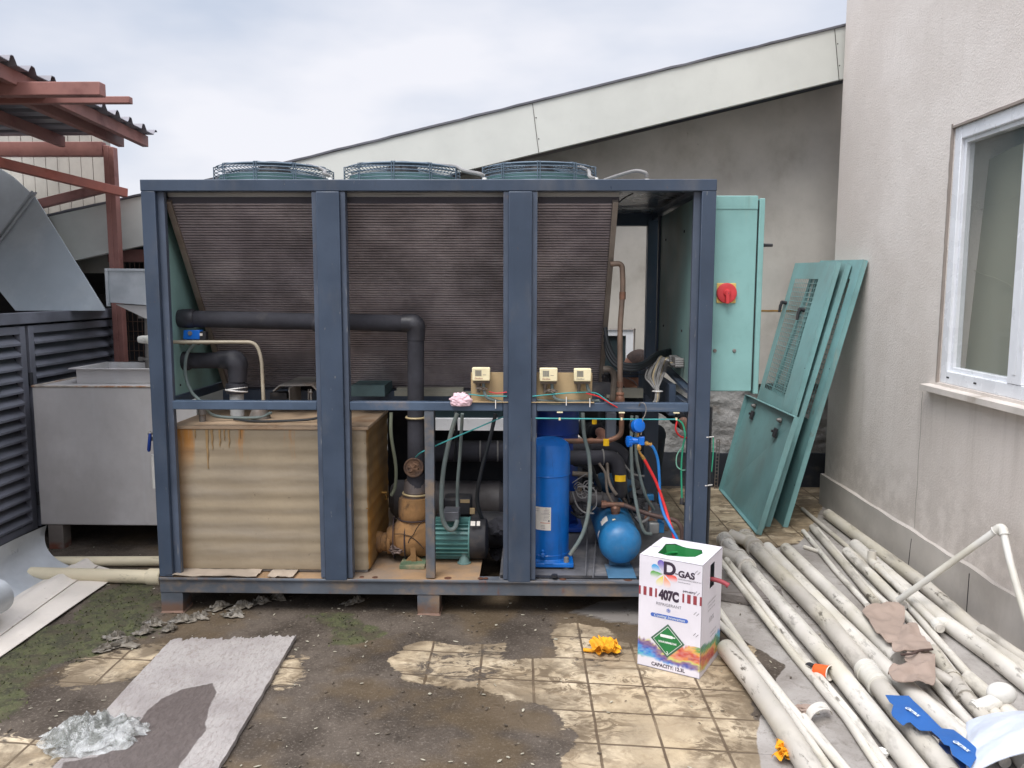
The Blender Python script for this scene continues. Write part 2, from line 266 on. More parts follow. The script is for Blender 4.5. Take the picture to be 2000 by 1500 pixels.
class MB:
    def __init__(s): s.v = []; s.f = []; s.t = []; s.c = {}
    def add(s, vs, fs, ts=None):
        b = len(s.v); s.v += [tuple(map(float, v)) for v in vs]; s.f += [tuple(i+b for i in f) for f in fs]
        s.t += ts if ts else [tuple(map(float, v)) for v in vs]; return s
    def box(s, x0, x1, y0, y1, z0, z1):
        x0, x1 = sorted((x0, x1)); y0, y1 = sorted((y0, y1)); z0, z1 = sorted((z0, z1))
        return s.add([(x, y, z) for x in (x0, x1) for y in (y0, y1) for z in (z0, z1)], [(0, 1, 3, 2), (4, 6, 7, 5), (0, 4, 5, 1), (2, 3, 7, 6), (0, 2, 6, 4), (1, 5, 7, 3)])
    def obox(s, o, U, Vv, W):
        o, U, Vv, W = map(V3, (o, U, Vv, W))
        if np.dot(np.cross(U, Vv), W) < 0: U, Vv = Vv, U
        c = [o+a*U+b*Vv+d*W for a in (0, 1) for b in (0, 1) for d in (0, 1)]
        return s.add(c, [(0, 1, 3, 2), (4, 6, 7, 5), (0, 4, 5, 1), (2, 3, 7, 6), (0, 2, 6, 4), (1, 5, 7, 3)])
    def bar(s, a, b, w, h, up=(0, 0, 1)):
        a, b = V3(a), V3(b); d = b-a; sd_ = nrm(np.cross(d, up)); u = nrm(np.cross(sd_, d))
        return s.obox(a-sd_*w/2-u*h/2, sd_*w, u*h, d)
    def tube(s, pts, r, seg=14, cap=True, r2=None):
        P = [V3(p) for p in pts]; n = len(P); rs = r if hasattr(r, '__len__') else [r+(r2-r)*i/(n-1) if r2 else r for i in range(n)]
        T = [nrm(P[min(i+1, n-1)]-P[max(i-1, 0)]) for i in range(n)]
        a = np.array([0, 0, 1.0]) if abs(T[0][2]) < .9 else np.array([1.0, 0, 0]); Nn = nrm(np.cross(T[0], a)); vs = []; ts = []; ln = 0
        for i in range(n):
            Nn = nrm(Nn-T[i]*np.dot(Nn, T[i])); B = np.cross(T[i], Nn)
            if i: ln += np.linalg.norm(P[i]-P[i-1])
            for k in range(seg):
                q = 2*PI*k/seg; vs.append(P[i]+rs[i]*(math.cos(q)*Nn+math.sin(q)*B)); ts.append((ln, math.cos(q)*rs[i], math.sin(q)*rs[i]))
        fs = [(i*seg+k, i*seg+(k+1) % seg, (i+1)*seg+(k+1) % seg, (i+1)*seg+k) for i in range(n-1) for k in range(seg)]
        if cap: fs += [tuple(range(seg))[::-1], tuple((n-1)*seg+k for k in range(seg))]
        return s.add(vs, fs, ts)
    def hollow(s, pts, r, seg=18, wall=.004, depth=.08):
        """pipe with an open dark mouth at its first end"""
        s.tube(pts, r, seg, False); P = [V3(p) for p in pts]; d = nrm(P[1]-P[0]); e = P[0]+d*depth
        b = len(s.v); s.tube([P[0], e], r-wall, seg, False); n = b-(len(pts)*seg)
        s.f += [(n+k, b+k, b+(k+1) % seg, n+(k+1) % seg) for k in range(seg)]
        s.f.append(tuple(b+seg+k for k in range(seg)))
        s.f.append(tuple(n+(len(pts)-1)*seg+k for k in range(seg))); return s
    def lathe(s, o, axis, prof, seg=28, cap=True):
        """prof: list of (distance along axis, radius)"""
        o = V3(o); ax = nrm(axis); a = np.array([0, 0, 1.0]) if abs(ax[2]) < .9 else np.array([1.0, 0, 0]); n1 = nrm(np.cross(ax, a)); n2 = np.cross(ax, n1)
        vs = [o+ax*d+r*(math.cos(2*PI*k/seg)*n1+math.sin(2*PI*k/seg)*n2) for d, r in prof for k in range(seg)]
        n = len(prof); fs = [(i*seg+k, i*seg+(k+1) % seg, (i+1)*seg+(k+1) % seg, (i+1)*seg+k) for i in range(n-1) for k in range(seg)]
        if cap: fs += [tuple(range(seg))[::-1], tuple((n-1)*seg+k for k in range(seg))]
        return s.add(vs, fs)
    def ring(s, c, axis, R, r, seg=40, rs=6):
        c = V3(c); ax = nrm(axis); a = np.array([0, 0, 1.0]) if abs(ax[2]) < .9 else np.array([1.0, 0, 0]); n1 = nrm(np.cross(ax, a)); n2 = np.cross(ax, n1)
        vs = []
        for k in range(seg):
            q = 2*PI*k/seg; d = math.cos(q)*n1+math.sin(q)*n2
            for j in range(rs):
                p = 2*PI*j/rs; vs.append(c+d*(R+r*math.cos(p))+ax*r*math.sin(p))
        return s.add(vs, [(k*rs+j, ((k+1) % seg)*rs+j, ((k+1) % seg)*rs+(j+1) % rs, k*rs+(j+1) % rs) for k in range(seg) for j in range(rs)])
    def prism(s, poly, W):
        """poly: 3-D points of a flat outline; W: thickness vector"""
        P = [V3(p) for p in poly]; W = V3(W); n = len(P)
        nn = sum((np.cross(P[i]-P[0], P[i+1]-P[0]) for i in range(1, n-1)), np.zeros(3))
        if np.dot(nn, W) > 0: P = P[::-1]
        return s.add(P+[p+W for p in P], [tuple(range(n)), tuple(range(n, 2*n))[::-1]]+[(i, n+i, n+(i+1) % n, (i+1) % n) for i in range(n)])
    def grid(s, fn, nu, nv, thick=None):
        """fn(u,v)->point; thick: (vector) gives a closed sheet"""
        vs = [V3(fn(i/nu, j/nv)) for i in range(nu+1) for j in range(nv+1)]; k = nv+1
        fs = [(i*k+j, (i+1)*k+j, (i+1)*k+j+1, i*k+j+1) for i in range(nu) for j in range(nv)]
        if thick is not None:
            n = len(vs); t = V3(thick); vs2 = vs+[v+t for v in vs]; fs2 = fs+[tuple(n+i for i in f)[::-1] for f in fs]
            for i in range(nu):
                fs2 += [(i*k, n+i*k, n+(i+1)*k, (i+1)*k), ((i+1)*k+nv, n+(i+1)*k+nv, n+i*k+nv, i*k+nv)]
            for j in range(nv):
                fs2 += [(j+1, n+j+1, n+j, j), (nu*k+j, n+nu*k+j, n+nu*k+j+1, nu*k+j+1)]
            return s.add(vs2, fs2)
        return s.add(vs, fs)
    def ell(s, c, rx, ry=None, rz=None, seg=16, ax=None, rot=None):
        ry = ry or rx; rz = rz or rx; c = V3(c); vs = []; n = seg//2
        Rm = np.array(rot) if rot is not None else np.eye(3)
        for i in range(n+1):
            th = PI*i/n
            for k in range(seg):
                q = 2*PI*k/seg; vs.append(c+Rm@np.array([rx*math.sin(th)*math.cos(q), ry*math.sin(th)*math.sin(q), rz*math.cos(th)]))
        return s.add(vs, [(i*seg+k, (i+1)*seg+k, (i+1)*seg+(k+1) % seg, i*seg+(k+1) % seg) for i in range(n) for k in range(seg)])
    def caps(s, a, b, ra, rb, seg=14):
        a, b = V3(a), V3(b); s.ell(a, ra, seg=seg); s.ell(b, rb, seg=seg)
        return s.tube([a+(b-a)*i/4 for i in range(5)], [ra+(rb-ra)*i/4 for i in range(5)], seg)
    def crumple(s, c, rx, ry, rz, seed=0, amp=.35, freq=1.6, sub=4):
        import bmesh
        bm = bmesh.new(); bmesh.ops.create_icosphere(bm, subdivisions=sub, radius=1.0)
        vs = []
        for v in bm.verts:
            p = v.co.copy(); q = p*freq+Vector((seed*3.7, seed*1.3, seed*.7))
            d = abs(mn.noise(q))*1.4+abs(mn.noise(q*2.3))*.7+abs(mn.noise(q*4.9))*.35
            k = 1-amp+amp*(1.6-d*1.5); w_ = mn.noise_vector(q*1.7)*.18
            p = p*k+w_; vs.append((c[0]+p.x*rx, c[1]+p.y*ry, max(c[2]+p.z*rz, .004)))
        s.add(vs, [tuple(v.index for v in f.verts) for f in bm.faces]); bm.free(); return s
    def text(s, st, size, o, U, Vv, off=.0, xs=1.0, align='CENTER', lift=.0006, shear=0):
        cu = bpy.data.curves.new('tmp', 'FONT'); cu.body = st; cu.size = size; cu.align_x = align; cu.align_y = 'CENTER'; cu.offset = off; cu.resolution_u = 4; cu.shear = shear; cu.fill_mode = 'FRONT'
        ob = bpy.data.objects.new('tmp', cu); COL.objects.link(ob); me = bpy.data.meshes.new_from_object(ob)
        U, Vv = nrm(U), nrm(Vv); n = np.cross(U, Vv); o = V3(o)
        s.add([o+U*v.co.x*xs+Vv*v.co.y+n*lift for v in me.vertices], [tuple(p.vertices) for p in me.polygons])
        bpy.data.meshes.remove(me); bpy.data.objects.remove(ob); bpy.data.curves.remove(cu); return s
    def pieces(s):
        par = list(range(len(s.v)))
        def find(i):
            while par[i] != i: par[i] = par[par[i]]; i = par[i]
            return i
        for f in s.f:
            for i in f[1:]: par[find(i)] = find(f[0])
        grp = {}
        for f in s.f: grp.setdefault(find(f[0]), []).append(f)
        out_ = []
        for fs in grp.values():
            ids = sorted({i for f in fs for i in f}); ix = {i: k for k, i in enumerate(ids)}; q = MB()
            q.v = [s.v[i] for i in ids]; q.t = [s.t[i] for i in ids]; q.f = [tuple(ix[i] for i in f) for f in fs]; out_.append(q)
        return out_
    def build(s, name, mat, parent=None, loc=(0, 0, 0), bevel=0, smooth=35, sub=0):
        me = bpy.data.meshes.new(name); lo = V3(loc)
        me.from_pydata([tuple(V3(v)-lo) for v in s.v], [], s.f); me.update()
        a = me.attributes.new('tuv', 'FLOAT_VECTOR', 'POINT'); a.data.foreach_set('vector', np.array(s.t, dtype=np.float32).ravel())
        if s.c:
            ca = me.color_attributes.new('col', 'FLOAT_COLOR', 'POINT'); arr = np.ones((len(s.v), 4), dtype=np.float32)
            for k, c in s.c.items(): arr[k, :3] = c[:3]
            ca.data.foreach_set('color', arr.ravel())
        for mt in (mat if isinstance(mat, (list, tuple)) else [mat]): me.materials.append(mt)
        if smooth:
            me.shade_smooth(); me.set_sharp_from_angle(angle=math.radians(smooth))
        o = bpy.data.objects.new(name, me); COL.objects.link(o)
        if parent: o.parent = parent
        if bevel:
            b = o.modifiers.new('bevel', 'BEVEL'); b.width = bevel; b.segments = 2; b.limit_method = 'ANGLE'; b.angle_limit = math.radians(40); b.harden_normals = False
        if sub:
            b = o.modifiers.new('sub', 'SUBSURF'); b.levels = sub; b.render_levels = sub
        return o
SPLIT = {'mounting_bolt', 'drain_slot', 'plinth_joint', 'cabinet_bolt', 'panel_screw', 'base_bolt', 'screw_hole', 'receiver_foot', 'pipe_bracket', 'receiver_valve', 'inner_rail', 'cable_tie', 'clamp', 'pipe_coupling', 'deck_ridge', 'small_wire', 'end_ring', 'motor_label', 'lagged_valve', 'fascia_joint', 'wall_fixing', 'cooling_fin', 'gauge_fitting', 'dark_fitting', 'eye', 'valve_stem', 'shoe_x', 'line_clip', 'taped_joint_x'}
class Thing:
    def __init__(s, name, label, cat, loc=(0, 0, 0), group=None):
        s.o = bpy.data.objects.new(name, None); COL.objects.link(s.o); s.loc = V3(loc); s.o.location = loc; s.o.empty_display_size = .1
        s.o['label'] = label; s.o['category'] = cat
        if group: s.o['group'] = group
    def part(s, name, mb, mat, parent=None, label=None, **kw):
        if name in SPLIT:
            o = None
            for piece in mb.pieces(): o = piece.build(name, mat, parent or s.o, s.loc, **kw)
            return o
        o = mb.build(name, mat, parent or s.o, s.loc, **kw)
        if label: o['label'] = label
        return o
def solo(name, mb, mat, label, cat, loc=(0, 0, 0), group=None, **kw):
    o = mb.build(name, mat, None, loc, **kw); o.location = loc; o['label'] = label; o['category'] = cat
    if group: o['group'] = group
    return o
def struct(name, mb, mat, kind='structure', **kw):
    o = mb.build(name, mat, None, **kw); o['kind'] = kind; return o

# ================================================================== GROUND
def sdpoly(X, Y, poly):
    d = np.full(X.shape, 1e9); ins = np.zeros(X.shape, bool); n = len(poly)
    for i in range(n):
        x0, y0 = poly[i][:2]; x1, y1 = poly[(i+1) % n][:2]
        ex, ey = x1-x0, y1-y0; t = np.clip(((X-x0)*ex+(Y-y0)*ey)/(ex*ex+ey*ey+1e-12), 0, 1)
        d = np.minimum(d, np.hypot(X-x0-t*ex, Y-y0-t*ey))
        c = ((y0 > Y) != (y1 > Y)) & (X < (x1-x0)*(Y-y0)/((y1-y0) if abs(y1-y0) > 1e-12 else 1e-12)+x0); ins ^= c
    return np.where(ins, d, -d)
def gp(pts, ox=0, oy=0, k=1.0): return [tuple(G(ox+x/k, oy+y/k)[:2]) for x, y in pts]
far = [-90, -40, -18, -9, -5, -3.4]
xs = np.array(far+list(np.arange(-2.3, 4.3, .02))+[5.5, 8, 16, 40, 90]); ys = np.array([-90, -40, -18, -9, -5]+list(np.arange(-2.6, 2.75, .02))+[4, 6, 10, 20, 45, 90])
GX, GY = np.meshgrid(xs, ys, indexing='ij')
def sm(v, a, b): t = np.clip((v-a)/(b-a), 0, 1); return t*t*(3-2*t)
n1 = fbm(GX*5, GY*5, 3)-.5; n2 = fbm(GX*16, GY*16, 9)-.5
A = gp([(190, 490), (300, 410), (400, 385), (570, 400), (840, 370), (850, 470), (1120, 480), (1118, 275), (1360, 285), (1440, 330), (1560, 400), (2200, 420), (2350, 1300), (1150, 1300), (1170, 990), (1195, 890), (1140, 870), (1130, 810), (1040, 745), (900, 700), (820, 680), (640, 645), (450, 620), (290, 600), (240, 540)], 700, 1120, 2.857)
B = gp([(320, 680), (400, 560), (700, 500), (870, 460), (830, 560), (700, 640), (500, 690)], 0, 1100, 2.857)
C_ = gp([(-300, 960), (150, 990), (280, 1020), (240, 1110), (-300, 1160)], 0, 1100, 2.857)
D_ = gp([(1240, 955), (1640, 950), (1610, 1050), (1400, 1085), (1240, 1095)])
E_ = gp([(1560, 560), (1640, 540), (1660, 640), (1560, 690)], 0, 1100, 2.857)
clean = np.zeros(GX.shape); near = 1-sm(np.maximum(sdpoly(GX, GY, A), sdpoly(GX, GY, D_)-.2)+n1*.2, 0, .5)
for poly, wdt in ((A, .022), (B, .07), (C_, .12), (D_, .04), (E_, .08)):
    clean = np.maximum(clean, sm(sdpoly(GX, GY, poly)+n1*.13+n2*.05, -wdt, wdt))
half = sm(sdpoly(GX, GY, gp([(190, 490), (400, 385), (840, 350), (860, 480), (1120, 480), (1118, 275), (1560, 300), (1700, 470), (1400, 560), (1120, 540), (840, 560), (820, 680), (290, 600)], 700, 1120, 2.857)), -.05, .1)
mud = 1-clean*(1-.42*half)
moss = np.maximum(sm(sdpoly(GX, GY, gp([(-200, 1330), (120, 1215), (225, 1135), (312, 1118), (325, 1230), (240, 1262), (120, 1310), (60, 1390), (-200, 1500)]))+n1*.2, -.04, .12),
                  sm(sdpoly(GX, GY, gp([(600, 1200), (690, 1195), (765, 1235), (720, 1270), (640, 1262)]))+n1*.16, -.03, .08)*.8)
conc = sm(sdpoly(GX, GY, gp([(1400, 1090), (1560, 1062), (1610, 985), (2300, 1230), (2600, 1800), (1540, 1800), (1475, 1400), (1530, 1300), (1440, 1240), (1400, 1215)]))+n1*.06, -.02, .02)
wet = np.maximum(sm(sdpoly(GX, GY, gp([(660, 1330), (900, 1290), (1030, 1370), (1110, 1430), (1120, 1600), (560, 1600)]))+n1*.2, -.05, .2),
                 sm(sdpoly(GX, GY, gp([(1112, 1193), (1180, 1172), (1300, 1165), (1300, 1225), (1190, 1215)]))+n2*.03, -.005, .01)*1.0)
pud = sm(sdpoly(GX, GY, gp([(1112, 1195), (1165, 1176), (1300, 1165), (1300, 1222), (1190, 1217)]))+n2*.04+n1*.03, -.004, .01)
GZ = (fbm(GX*9, GY*9, 31)-.5)*.012*mud*(1-pud)*(1-conc)*(np.abs(GX) < 5)
GZ[:, :] = np.minimum(GZ, .006)
nx, ny = len(xs), len(ys)
me = bpy.data.meshes.new('ground')
vv = np.stack([GX, GY, GZ], -1).reshape(-1, 3)
ii = (np.arange(nx-1)[:, None]*ny+np.arange(ny-1)[None, :]).ravel()
ff = np.stack([ii, ii+ny, ii+ny+1, ii+1], -1)
me.from_pydata(vv.tolist(), [], ff.tolist()); me.update(); me.shade_smooth()
for nm_, ar in (('mud', mud), ('moss', moss), ('conc', conc), ('wet', wet), ('pud', pud), ('near', near)):
    a = me.attributes.new(nm_, 'FLOAT', 'POINT'); a.data.foreach_set('value', ar.astype(np.float32).ravel())
gm, t, p = newmat('tiles_under_mud_and_moss')
co = t.coord('Object'); X3 = t.sep(co)
at_ = {k: t.attr(k).outputs['Fac'] for k in ('mud', 'moss', 'conc', 'wet', 'pud')}
TS = .2085
def line_(v, off, wd):
    f = t.math('FRACT', t.math('ADD', t.math('DIVIDE', v, TS), off)); f = t.math('ABSOLUTE', t.math('SUBTRACT', f, .5)); return t.step(f, .5-wd, .5-wd*.45)
wob = t.math('MULTIPLY', t.math('SUBTRACT', t.noise(co, 7, 3), .5), .008)
yy = t.math('ADD', t.math('ADD', X3[1], t.math('MULTIPLY', X3[0], .085)), wob); xx = t.math('ADD', t.math('ADD', X3[0], t.math('MULTIPLY', X3[1], .012)), wob)
grout = t.math('MAXIMUM', line_(xx, .5-(1.823-.0063)/TS % 1, .03), line_(yy, .5-(-.502+1.617*.085) / TS % 1, .03))
fl = t.node('ShaderNodeCombineXYZ'); t.put(fl.inputs[0], t.math('FLOOR', t.math('ADD', t.math('DIVIDE', xx, TS), -(1.823-.0063)/TS % 1))); t.put(fl.inputs[1], t.math('FLOOR', t.math('ADD', t.math('DIVIDE', yy, TS), -(-.502+1.617*.085)/TS % 1)))
wn = t.node('ShaderNodeTexWhiteNoise'); t.l.new(fl.outputs[0], wn.inputs['Vector'])
big = t.noise(co, 3, 5, .6); med = t.noise(co, 16, 6, .65, .6); fine = t.noise(co, 90, 4, .7); swirl = t.noise(t.map(co, (1, 1.6, 1)), 9, 7, .68, 1.8)
tile = t.mix(t.step(big, .3, .7), S(192, 174, 144), S(220, 204, 176)); tile = t.mix(t.math('MULTIPLY', wn.outputs['Value'], .3), tile, S(178, 156, 124))
tile = t.mix(t.math('MULTIPLY', t.math('MULTIPLY', t.step(swirl, .46, .56), t.step(t.noise(t.map(co, (1, 1, 1), (3, 7, 0)), 4, 4, .6), .38, .58)), .85), tile, S(98, 82, 62)); tile = t.mix(t.math('MULTIPLY', t.step(fine, .58, .72), .35), tile, S(120, 100, 74))
tile = t.mix(t.math('MULTIPLY', t.step(med, .5, .68), .6), tile, S(150, 130, 102)); tile = t.mix(t.math('MULTIPLY', t.step(t.noise(co, 7, 5, .7), .5, .72), .6), tile, S(120, 104, 82))
tile = t.mix(t.math('MULTIPLY', grout, .9), tile, S(70, 52, 36))
nearf = t.math('MULTIPLY', t.attr('near').outputs['Fac'], t.step(t.noise(t.map(co, (1, 1, 1), (9, 3, 0)), 5, 6, .65, .5), .3, .62))
tile = t.mix(t.math('MULTIPLY', nearf, .85), tile, S(98, 84, 66)); tile = t.mix(t.math('MULTIPLY', t.step(t.noise(t.map(co, (1, 1, 1), (4, 8, 0)), 3.2, 5, .65), .5, .66), .55), tile, S(150, 132, 106))
mudc = t.mix(t.step(big, .35, .65), S(58, 49, 40), S(92, 82, 72)); mudc = t.mix(t.math('MULTIPLY', t.step(med, .5, .7), .55), mudc, S(50, 41, 32)); mudc = t.mix(t.math('MULTIPLY', t.step(fine, .52, .7), .5), mudc, S(140, 130, 118))
mudc = t.mix(t.math('MULTIPLY', t.step(t.noise(t.map(co, (1, 1, 1), (5, 2, 0)), 2.2, 3), .5, .62), .45), mudc, S(98, 80, 52))
mossc = t.mix(t.step(med, .35, .65), S(48, 48, 34), S(80, 84, 52)); mossc = t.mix(t.math('MULTIPLY', t.step(fine, .5, .66), .6), mossc, S(104, 98, 72)); mossc = t.mix(t.math('MULTIPLY', t.step(t.noise(co, 11, 4, .6), .45, .65), .7), mossc, S(70, 62, 48))
concc = t.mix(t.step(big, .35, .65), S(140, 134, 128), S(166, 161, 156)); concc = t.mix(t.math('MULTIPLY', t.step(med, .5, .72), .6), concc, S(104, 96, 88)); concc = t.mix(t.math('MULTIPLY', t.step(fine, .55, .7), .45), concc, S(96, 88, 80))
mm = t.math('ADD', at_['mud'], t.math('MULTIPLY', t.math('SUBTRACT', swirl, .5), 2.2)); mmask = t.step(mm, .42, .66)
mmask = t.math('MAXIMUM', mmask, t.step(at_['mud'], .8, .97))
speck = t.math('MULTIPLY', t.step(t.noise(co, 24, 5, .7, .8), .66, .7), t.step(t.noise(co, 2.3, 2), .5, .62)); mmask = t.math('SUBTRACT', mmask, t.math('MULTIPLY', speck, .75), True)
moss2 = t.step(t.math('ADD', at_['moss'], t.math('MULTIPLY', t.math('SUBTRACT', med, .5), 1.6)), .35, .75)
col = t.mix(mmask, tile, mudc); col = t.mix(t.math('MULTIPLY', moss2, .95), col, mossc)
cc = t.step(t.math('ADD', at_['conc'], t.math('MULTIPLY', t.math('SUBTRACT', med, .5), .5)), .4, .6); col = t.mix(cc, col, concc)
col = t.mix(t.math('MULTIPLY', at_['pud'], .75), col, S(150, 146, 142))  # pale tint stands in for the sky reflected in the puddle
t.put(p.inputs['Base Color'], col)
rg = t.math('SUBTRACT', .86, t.math('MULTIPLY', t.math('MULTIPLY', at_['wet'], .42), t.step(big, .3, .6))); rg = t.math('SUBTRACT', rg, t.math('MULTIPLY', at_['pud'], .55), True)
t.put(p.inputs['Roughness'], rg)
hh = t.math('ADD', t.math('MULTIPLY', fine, t.math('ADD', .15, t.math('MULTIPLY', t.math('MAXIMUM', mmask, moss2), .5))), t.math('MULTIPLY', med, .9)); hh = t.math('SUBTRACT', hh, t.math('MULTIPLY', grout, t.math('MULTIPLY', t.math('SUBTRACT', 1.0, mmask), .6)))
hh = t.math('MULTIPLY', hh, t.math('SUBTRACT', 1.0, at_['pud']))
t.put(p.inputs['Normal'], t.bump(hh, .55, .009))
me.materials.append(gm); go = bpy.data.objects.new('ground', me); COL.objects.link(go); go['kind'] = 'structure'

# loose chips, flakes and dead leaf bits lying in the mud
def mudat(x, y):
    i = int(np.searchsorted(xs, x)); j = int(np.searchsorted(ys, y)); return mud[i, j], GZ[i, j], conc[i, j], moss[i, j]
mb = MB(); mg = MB(); md = MB()
for k in range(1150):
    x = random.uniform(-1.1, 3.4); y = random.uniform(-1.35, .15) if random.random() < .8 else random.uniform(0, 1)
    a, z, c, mo = mudat(x, y)
    if a < .5 and c < .5 and random.random() < .8: continue
    if (c > .5 and random.random() < .7) or mo > .45: continue
    l = random.uniform(.003, .011) * (1.5 if random.random() < .08 else 1); q = random.uniform(0, PI); wd = l*random.uniform(.12, .6)
    U = np.array([math.cos(q), math.sin(q), random.uniform(-.25, .25)]); Vv = np.array([-math.sin(q), math.cos(q), random.uniform(-.2, .2)])
    o = np.array([x, y, z+.004]); n5 = [o+U*l*math.cos(b)*random.uniform(.75, 1.1)+Vv*wd*math.sin(b) for b in np.arange(5)*2*PI/5]
    (mb if random.random() < .4 else md).prism(n5, (0, 0, .0015))
struct('pale_flake_litter', mb, M('pale_flakes', S(172, 166, 148), .8, 0, .2, 30), 'stuff', smooth=0)
struct('dark_crumb_litter', md, M('dark_crumbs', S(88, 78, 66), .85, 0, .2, 30), 'stuff', smooth=0)
for k in range(5200):
    x = random.uniform(-1.3, 1.2); y = random.uniform(-1.2, .5)
    i = int(np.searchsorted(xs, x)); j = int(np.searchsorted(ys, y))
    if moss[i, j] < random.uniform(.2, .75): continue
    h_ = random.uniform(.004, .011); q = random.uniform(0, PI); c_, s_ = math.cos(q)*.005, math.sin(q)*.005; z = GZ[i, j]
    lx, ly = random.uniform(-.006, .006), random.uniform(-.006, .006)
    mg.add([(x-c_, y-s_, z), (x+c_, y+s_, z), (x+lx, y+ly, z+h_)], [(0, 1, 2)])
struct('moss_tufts', mg, M('moss_green', S(80, 84, 52), .9, 0, .3, 30), 'stuff', smooth=0)

# ================================================================== RENDERED BUILDING ON THE RIGHT
XW = 3.76; YC = 2.03; y0w, y1w, z0w, z1w = -1.35, .548, 1.03, 2.277
st, t, p = newmat('rough_stucco')
co = t.coord(); b1 = t.noise(co, 90, 5, .7); b2 = t.noise(co, 9, 4, .6); b3 = t.noise(co, 1.5, 4, .6)
c = t.mix(t.step(b3, .35, .7), S(209, 200, 192), S(220, 212, 205)); c = t.mix(t.math('MULTIPLY', t.step(b1, .6, .72), .45), c, S(150, 142, 136))
c = t.mix(t.math('MULTIPLY', t.step(t.noise(t.map(co, (9, 9, 1.0)), 1, 5, .6), .55, .75), .14), c, S(178, 168, 158))
zz = t.sep(co)[2]; c = t.mix(t.math('MULTIPLY', t.math('MULTIPLY', t.step(t.noise(t.map(co, (12, 12, .7), (2, 2, 2)), 1, 5, .6), .48, .68), t.math('MULTIPLY', t.step(zz, 1.02, .98), t.step(zz, .25, .95))), .2), c, S(150, 138, 128)); c = t.mix(t.math('MULTIPLY', t.math('MULTIPLY', t.step(zz, .75, .25), t.step(b2, .35, .6)), .35), c, S(160, 150, 142))
t.put(p.inputs['Base Color'], c); p.inputs['Roughness'].default_value = .92; t.put(p.inputs['Normal'], t.bump(b1, .55, .007, t.bump(b2, .3, .01)))
bld = Thing('rendered_building', 'light grey rough stucco building with a white plastic window, at the right edge', 'building', (XW, 0, 0))
mb = MB(); T = .3; XB = XW+T
mb.box(XW, XB, y1w, YC, 0, 5.2); mb.box(XW, XB, -6, y0w, 0, 5.2); mb.box(XW, XB, y0w, y1w, 0, z0w); mb.box(XW, XB, y0w, y1w, z1w, 5.2)
mb.box(XB, 8, YC-.3, YC, 0, 5.2); mb.box(XB, 8, -6, -5.7, 0, 5.2); mb.box(XB+1.6, XB+1.7, -5.7, YC-.3, 0, 5.2)
bld.part('wall', mb, st)
mb = MB(); mb.box(XW-.03, 8.1, -6.1, YC+.05, 5.2, 5.34); bld.part('roof_coping', mb, redst_m)
mb = MB()
pts = [(XW+.03, y, z) for y, z in ((-6, 0), (YC+.022, 0))]
def plf(u, v):
    y = -6+(YC+.022+6)*u; x = XW-.022
    if v > .99: return (XW+.02, y, .222+.006*math.sin(y*9)+.01*(mn.noise(Vector((y*5, 0, 0)))))
    return (x+.002*mn.noise(Vector((y*8, v*3, 0))), y, .215*v/.9*1.0+.01*mn.noise(Vector((y*5, 0, 0)))*v)
mb.grid(plf, 120, 10); mb.box(XW-.0215, XW+.3, YC+.001, YC+.022, 0, .215); bld.part('plinth', mb, plinth_m)
mb = MB()
for (pa, pb) in (((1780, 1052), (1772, 1120)), ((1893, 1120), (1886, 1215)),):
    a = FX(*pa, XW-.0235); b = FX(*pb, XW-.0235); mb.bar(a, b, .003, .002, (1, 0, 0))
bld.part('plinth_joint', mb, black_m)
mb = MB()
a = FX(1802, 765, XW-.001); mb.tube([(XW-.0005, a[1]+.004*math.sin(z_*23), z_) for z_ in np.linspace(.23, a[2], 12)], .0012, 4); bld.part('wall_crack', mb, M('wall_crack_grey', S(128, 122, 116), .9))  # hairline crack drawn as a darker grey line
# window
wf = MB(); fw = .062; x0 = XW+.012; x1 = XW+.075
wf.box(x0, x1, y1w-fw, y1w, z0w, z1w); wf.box(x0, x1, y0w, y0w+fw, z0w, z1w); wf.box(x0, x1, y0w+fw, y1w-fw, z1w-fw, z1w); wf.box(x0, x1, y0w+fw, y1w-fw, z0w, z0w+fw)
win = bld.part('window', wf, pvcw_m, bevel=.004)
ym = -.085
mb = MB()
for ya, yb in ((ym+.05, y1w-fw), (y0w+fw, ym-.05)):
    xs0 = x0+.018; s_ = .02
    mb.box(xs0, x1-.005, ya, ya+s_, z0w+fw, z1w-fw); mb.box(xs0, x1-.005, yb-s_, yb, z0w+fw, z1w-fw); mb.box(xs0, x1-.005, ya+s_, yb-s_, z0w+fw, z0w+fw+s_); mb.box(xs0, x1-.005, ya+s_, yb-s_, z1w-fw-s_, z1w-fw)
bld.part('sash', mb, pvcw_m, win, bevel=.002)
mb = MB(); mb.box(x0-.003, x1, ym-.05, ym+.05, z0w+fw+.001, z1w-fw-.001); mb.box(x0-.006, x0-.003, ym-.012, ym+.012, z0w+fw+.04, z1w-fw-.04); bld.part('mullion', mb, pvcw_m, win, bevel=.004)
mb = MB(); mb.box(x0+.035, x0+.041, ym+.05+.0201, y1w-fw-.0201, z0w+fw+.0201, z1w-fw-.0201); mb.box(x0+.035, x0+.041, y0w+fw+.0201, ym-.0701, z0w+fw+.0201, z1w-fw-.0201)
bld.part('pane', mb, glass_m, win, smooth=0)
mb = MB()
for yy_ in (.47, .22, -.3): mb.box(x0-.0012, x0+.001, yy_-.012, yy_+.012, z0w+.028, z0w+.036)
bld.part('drain_slot', mb, black_m, win)
mb = MB(); mb.grid(lambda u, v: (XW-.05+.13*u, y0w-.06+(y1w-y0w+.14)*v, z0w-.008-.03*(1-u)*.35), 2, 40, (0, 0, -.028)); bld.part('window_sill', mb, sill_m)
mb = MB(); e0 = (XW+.004)
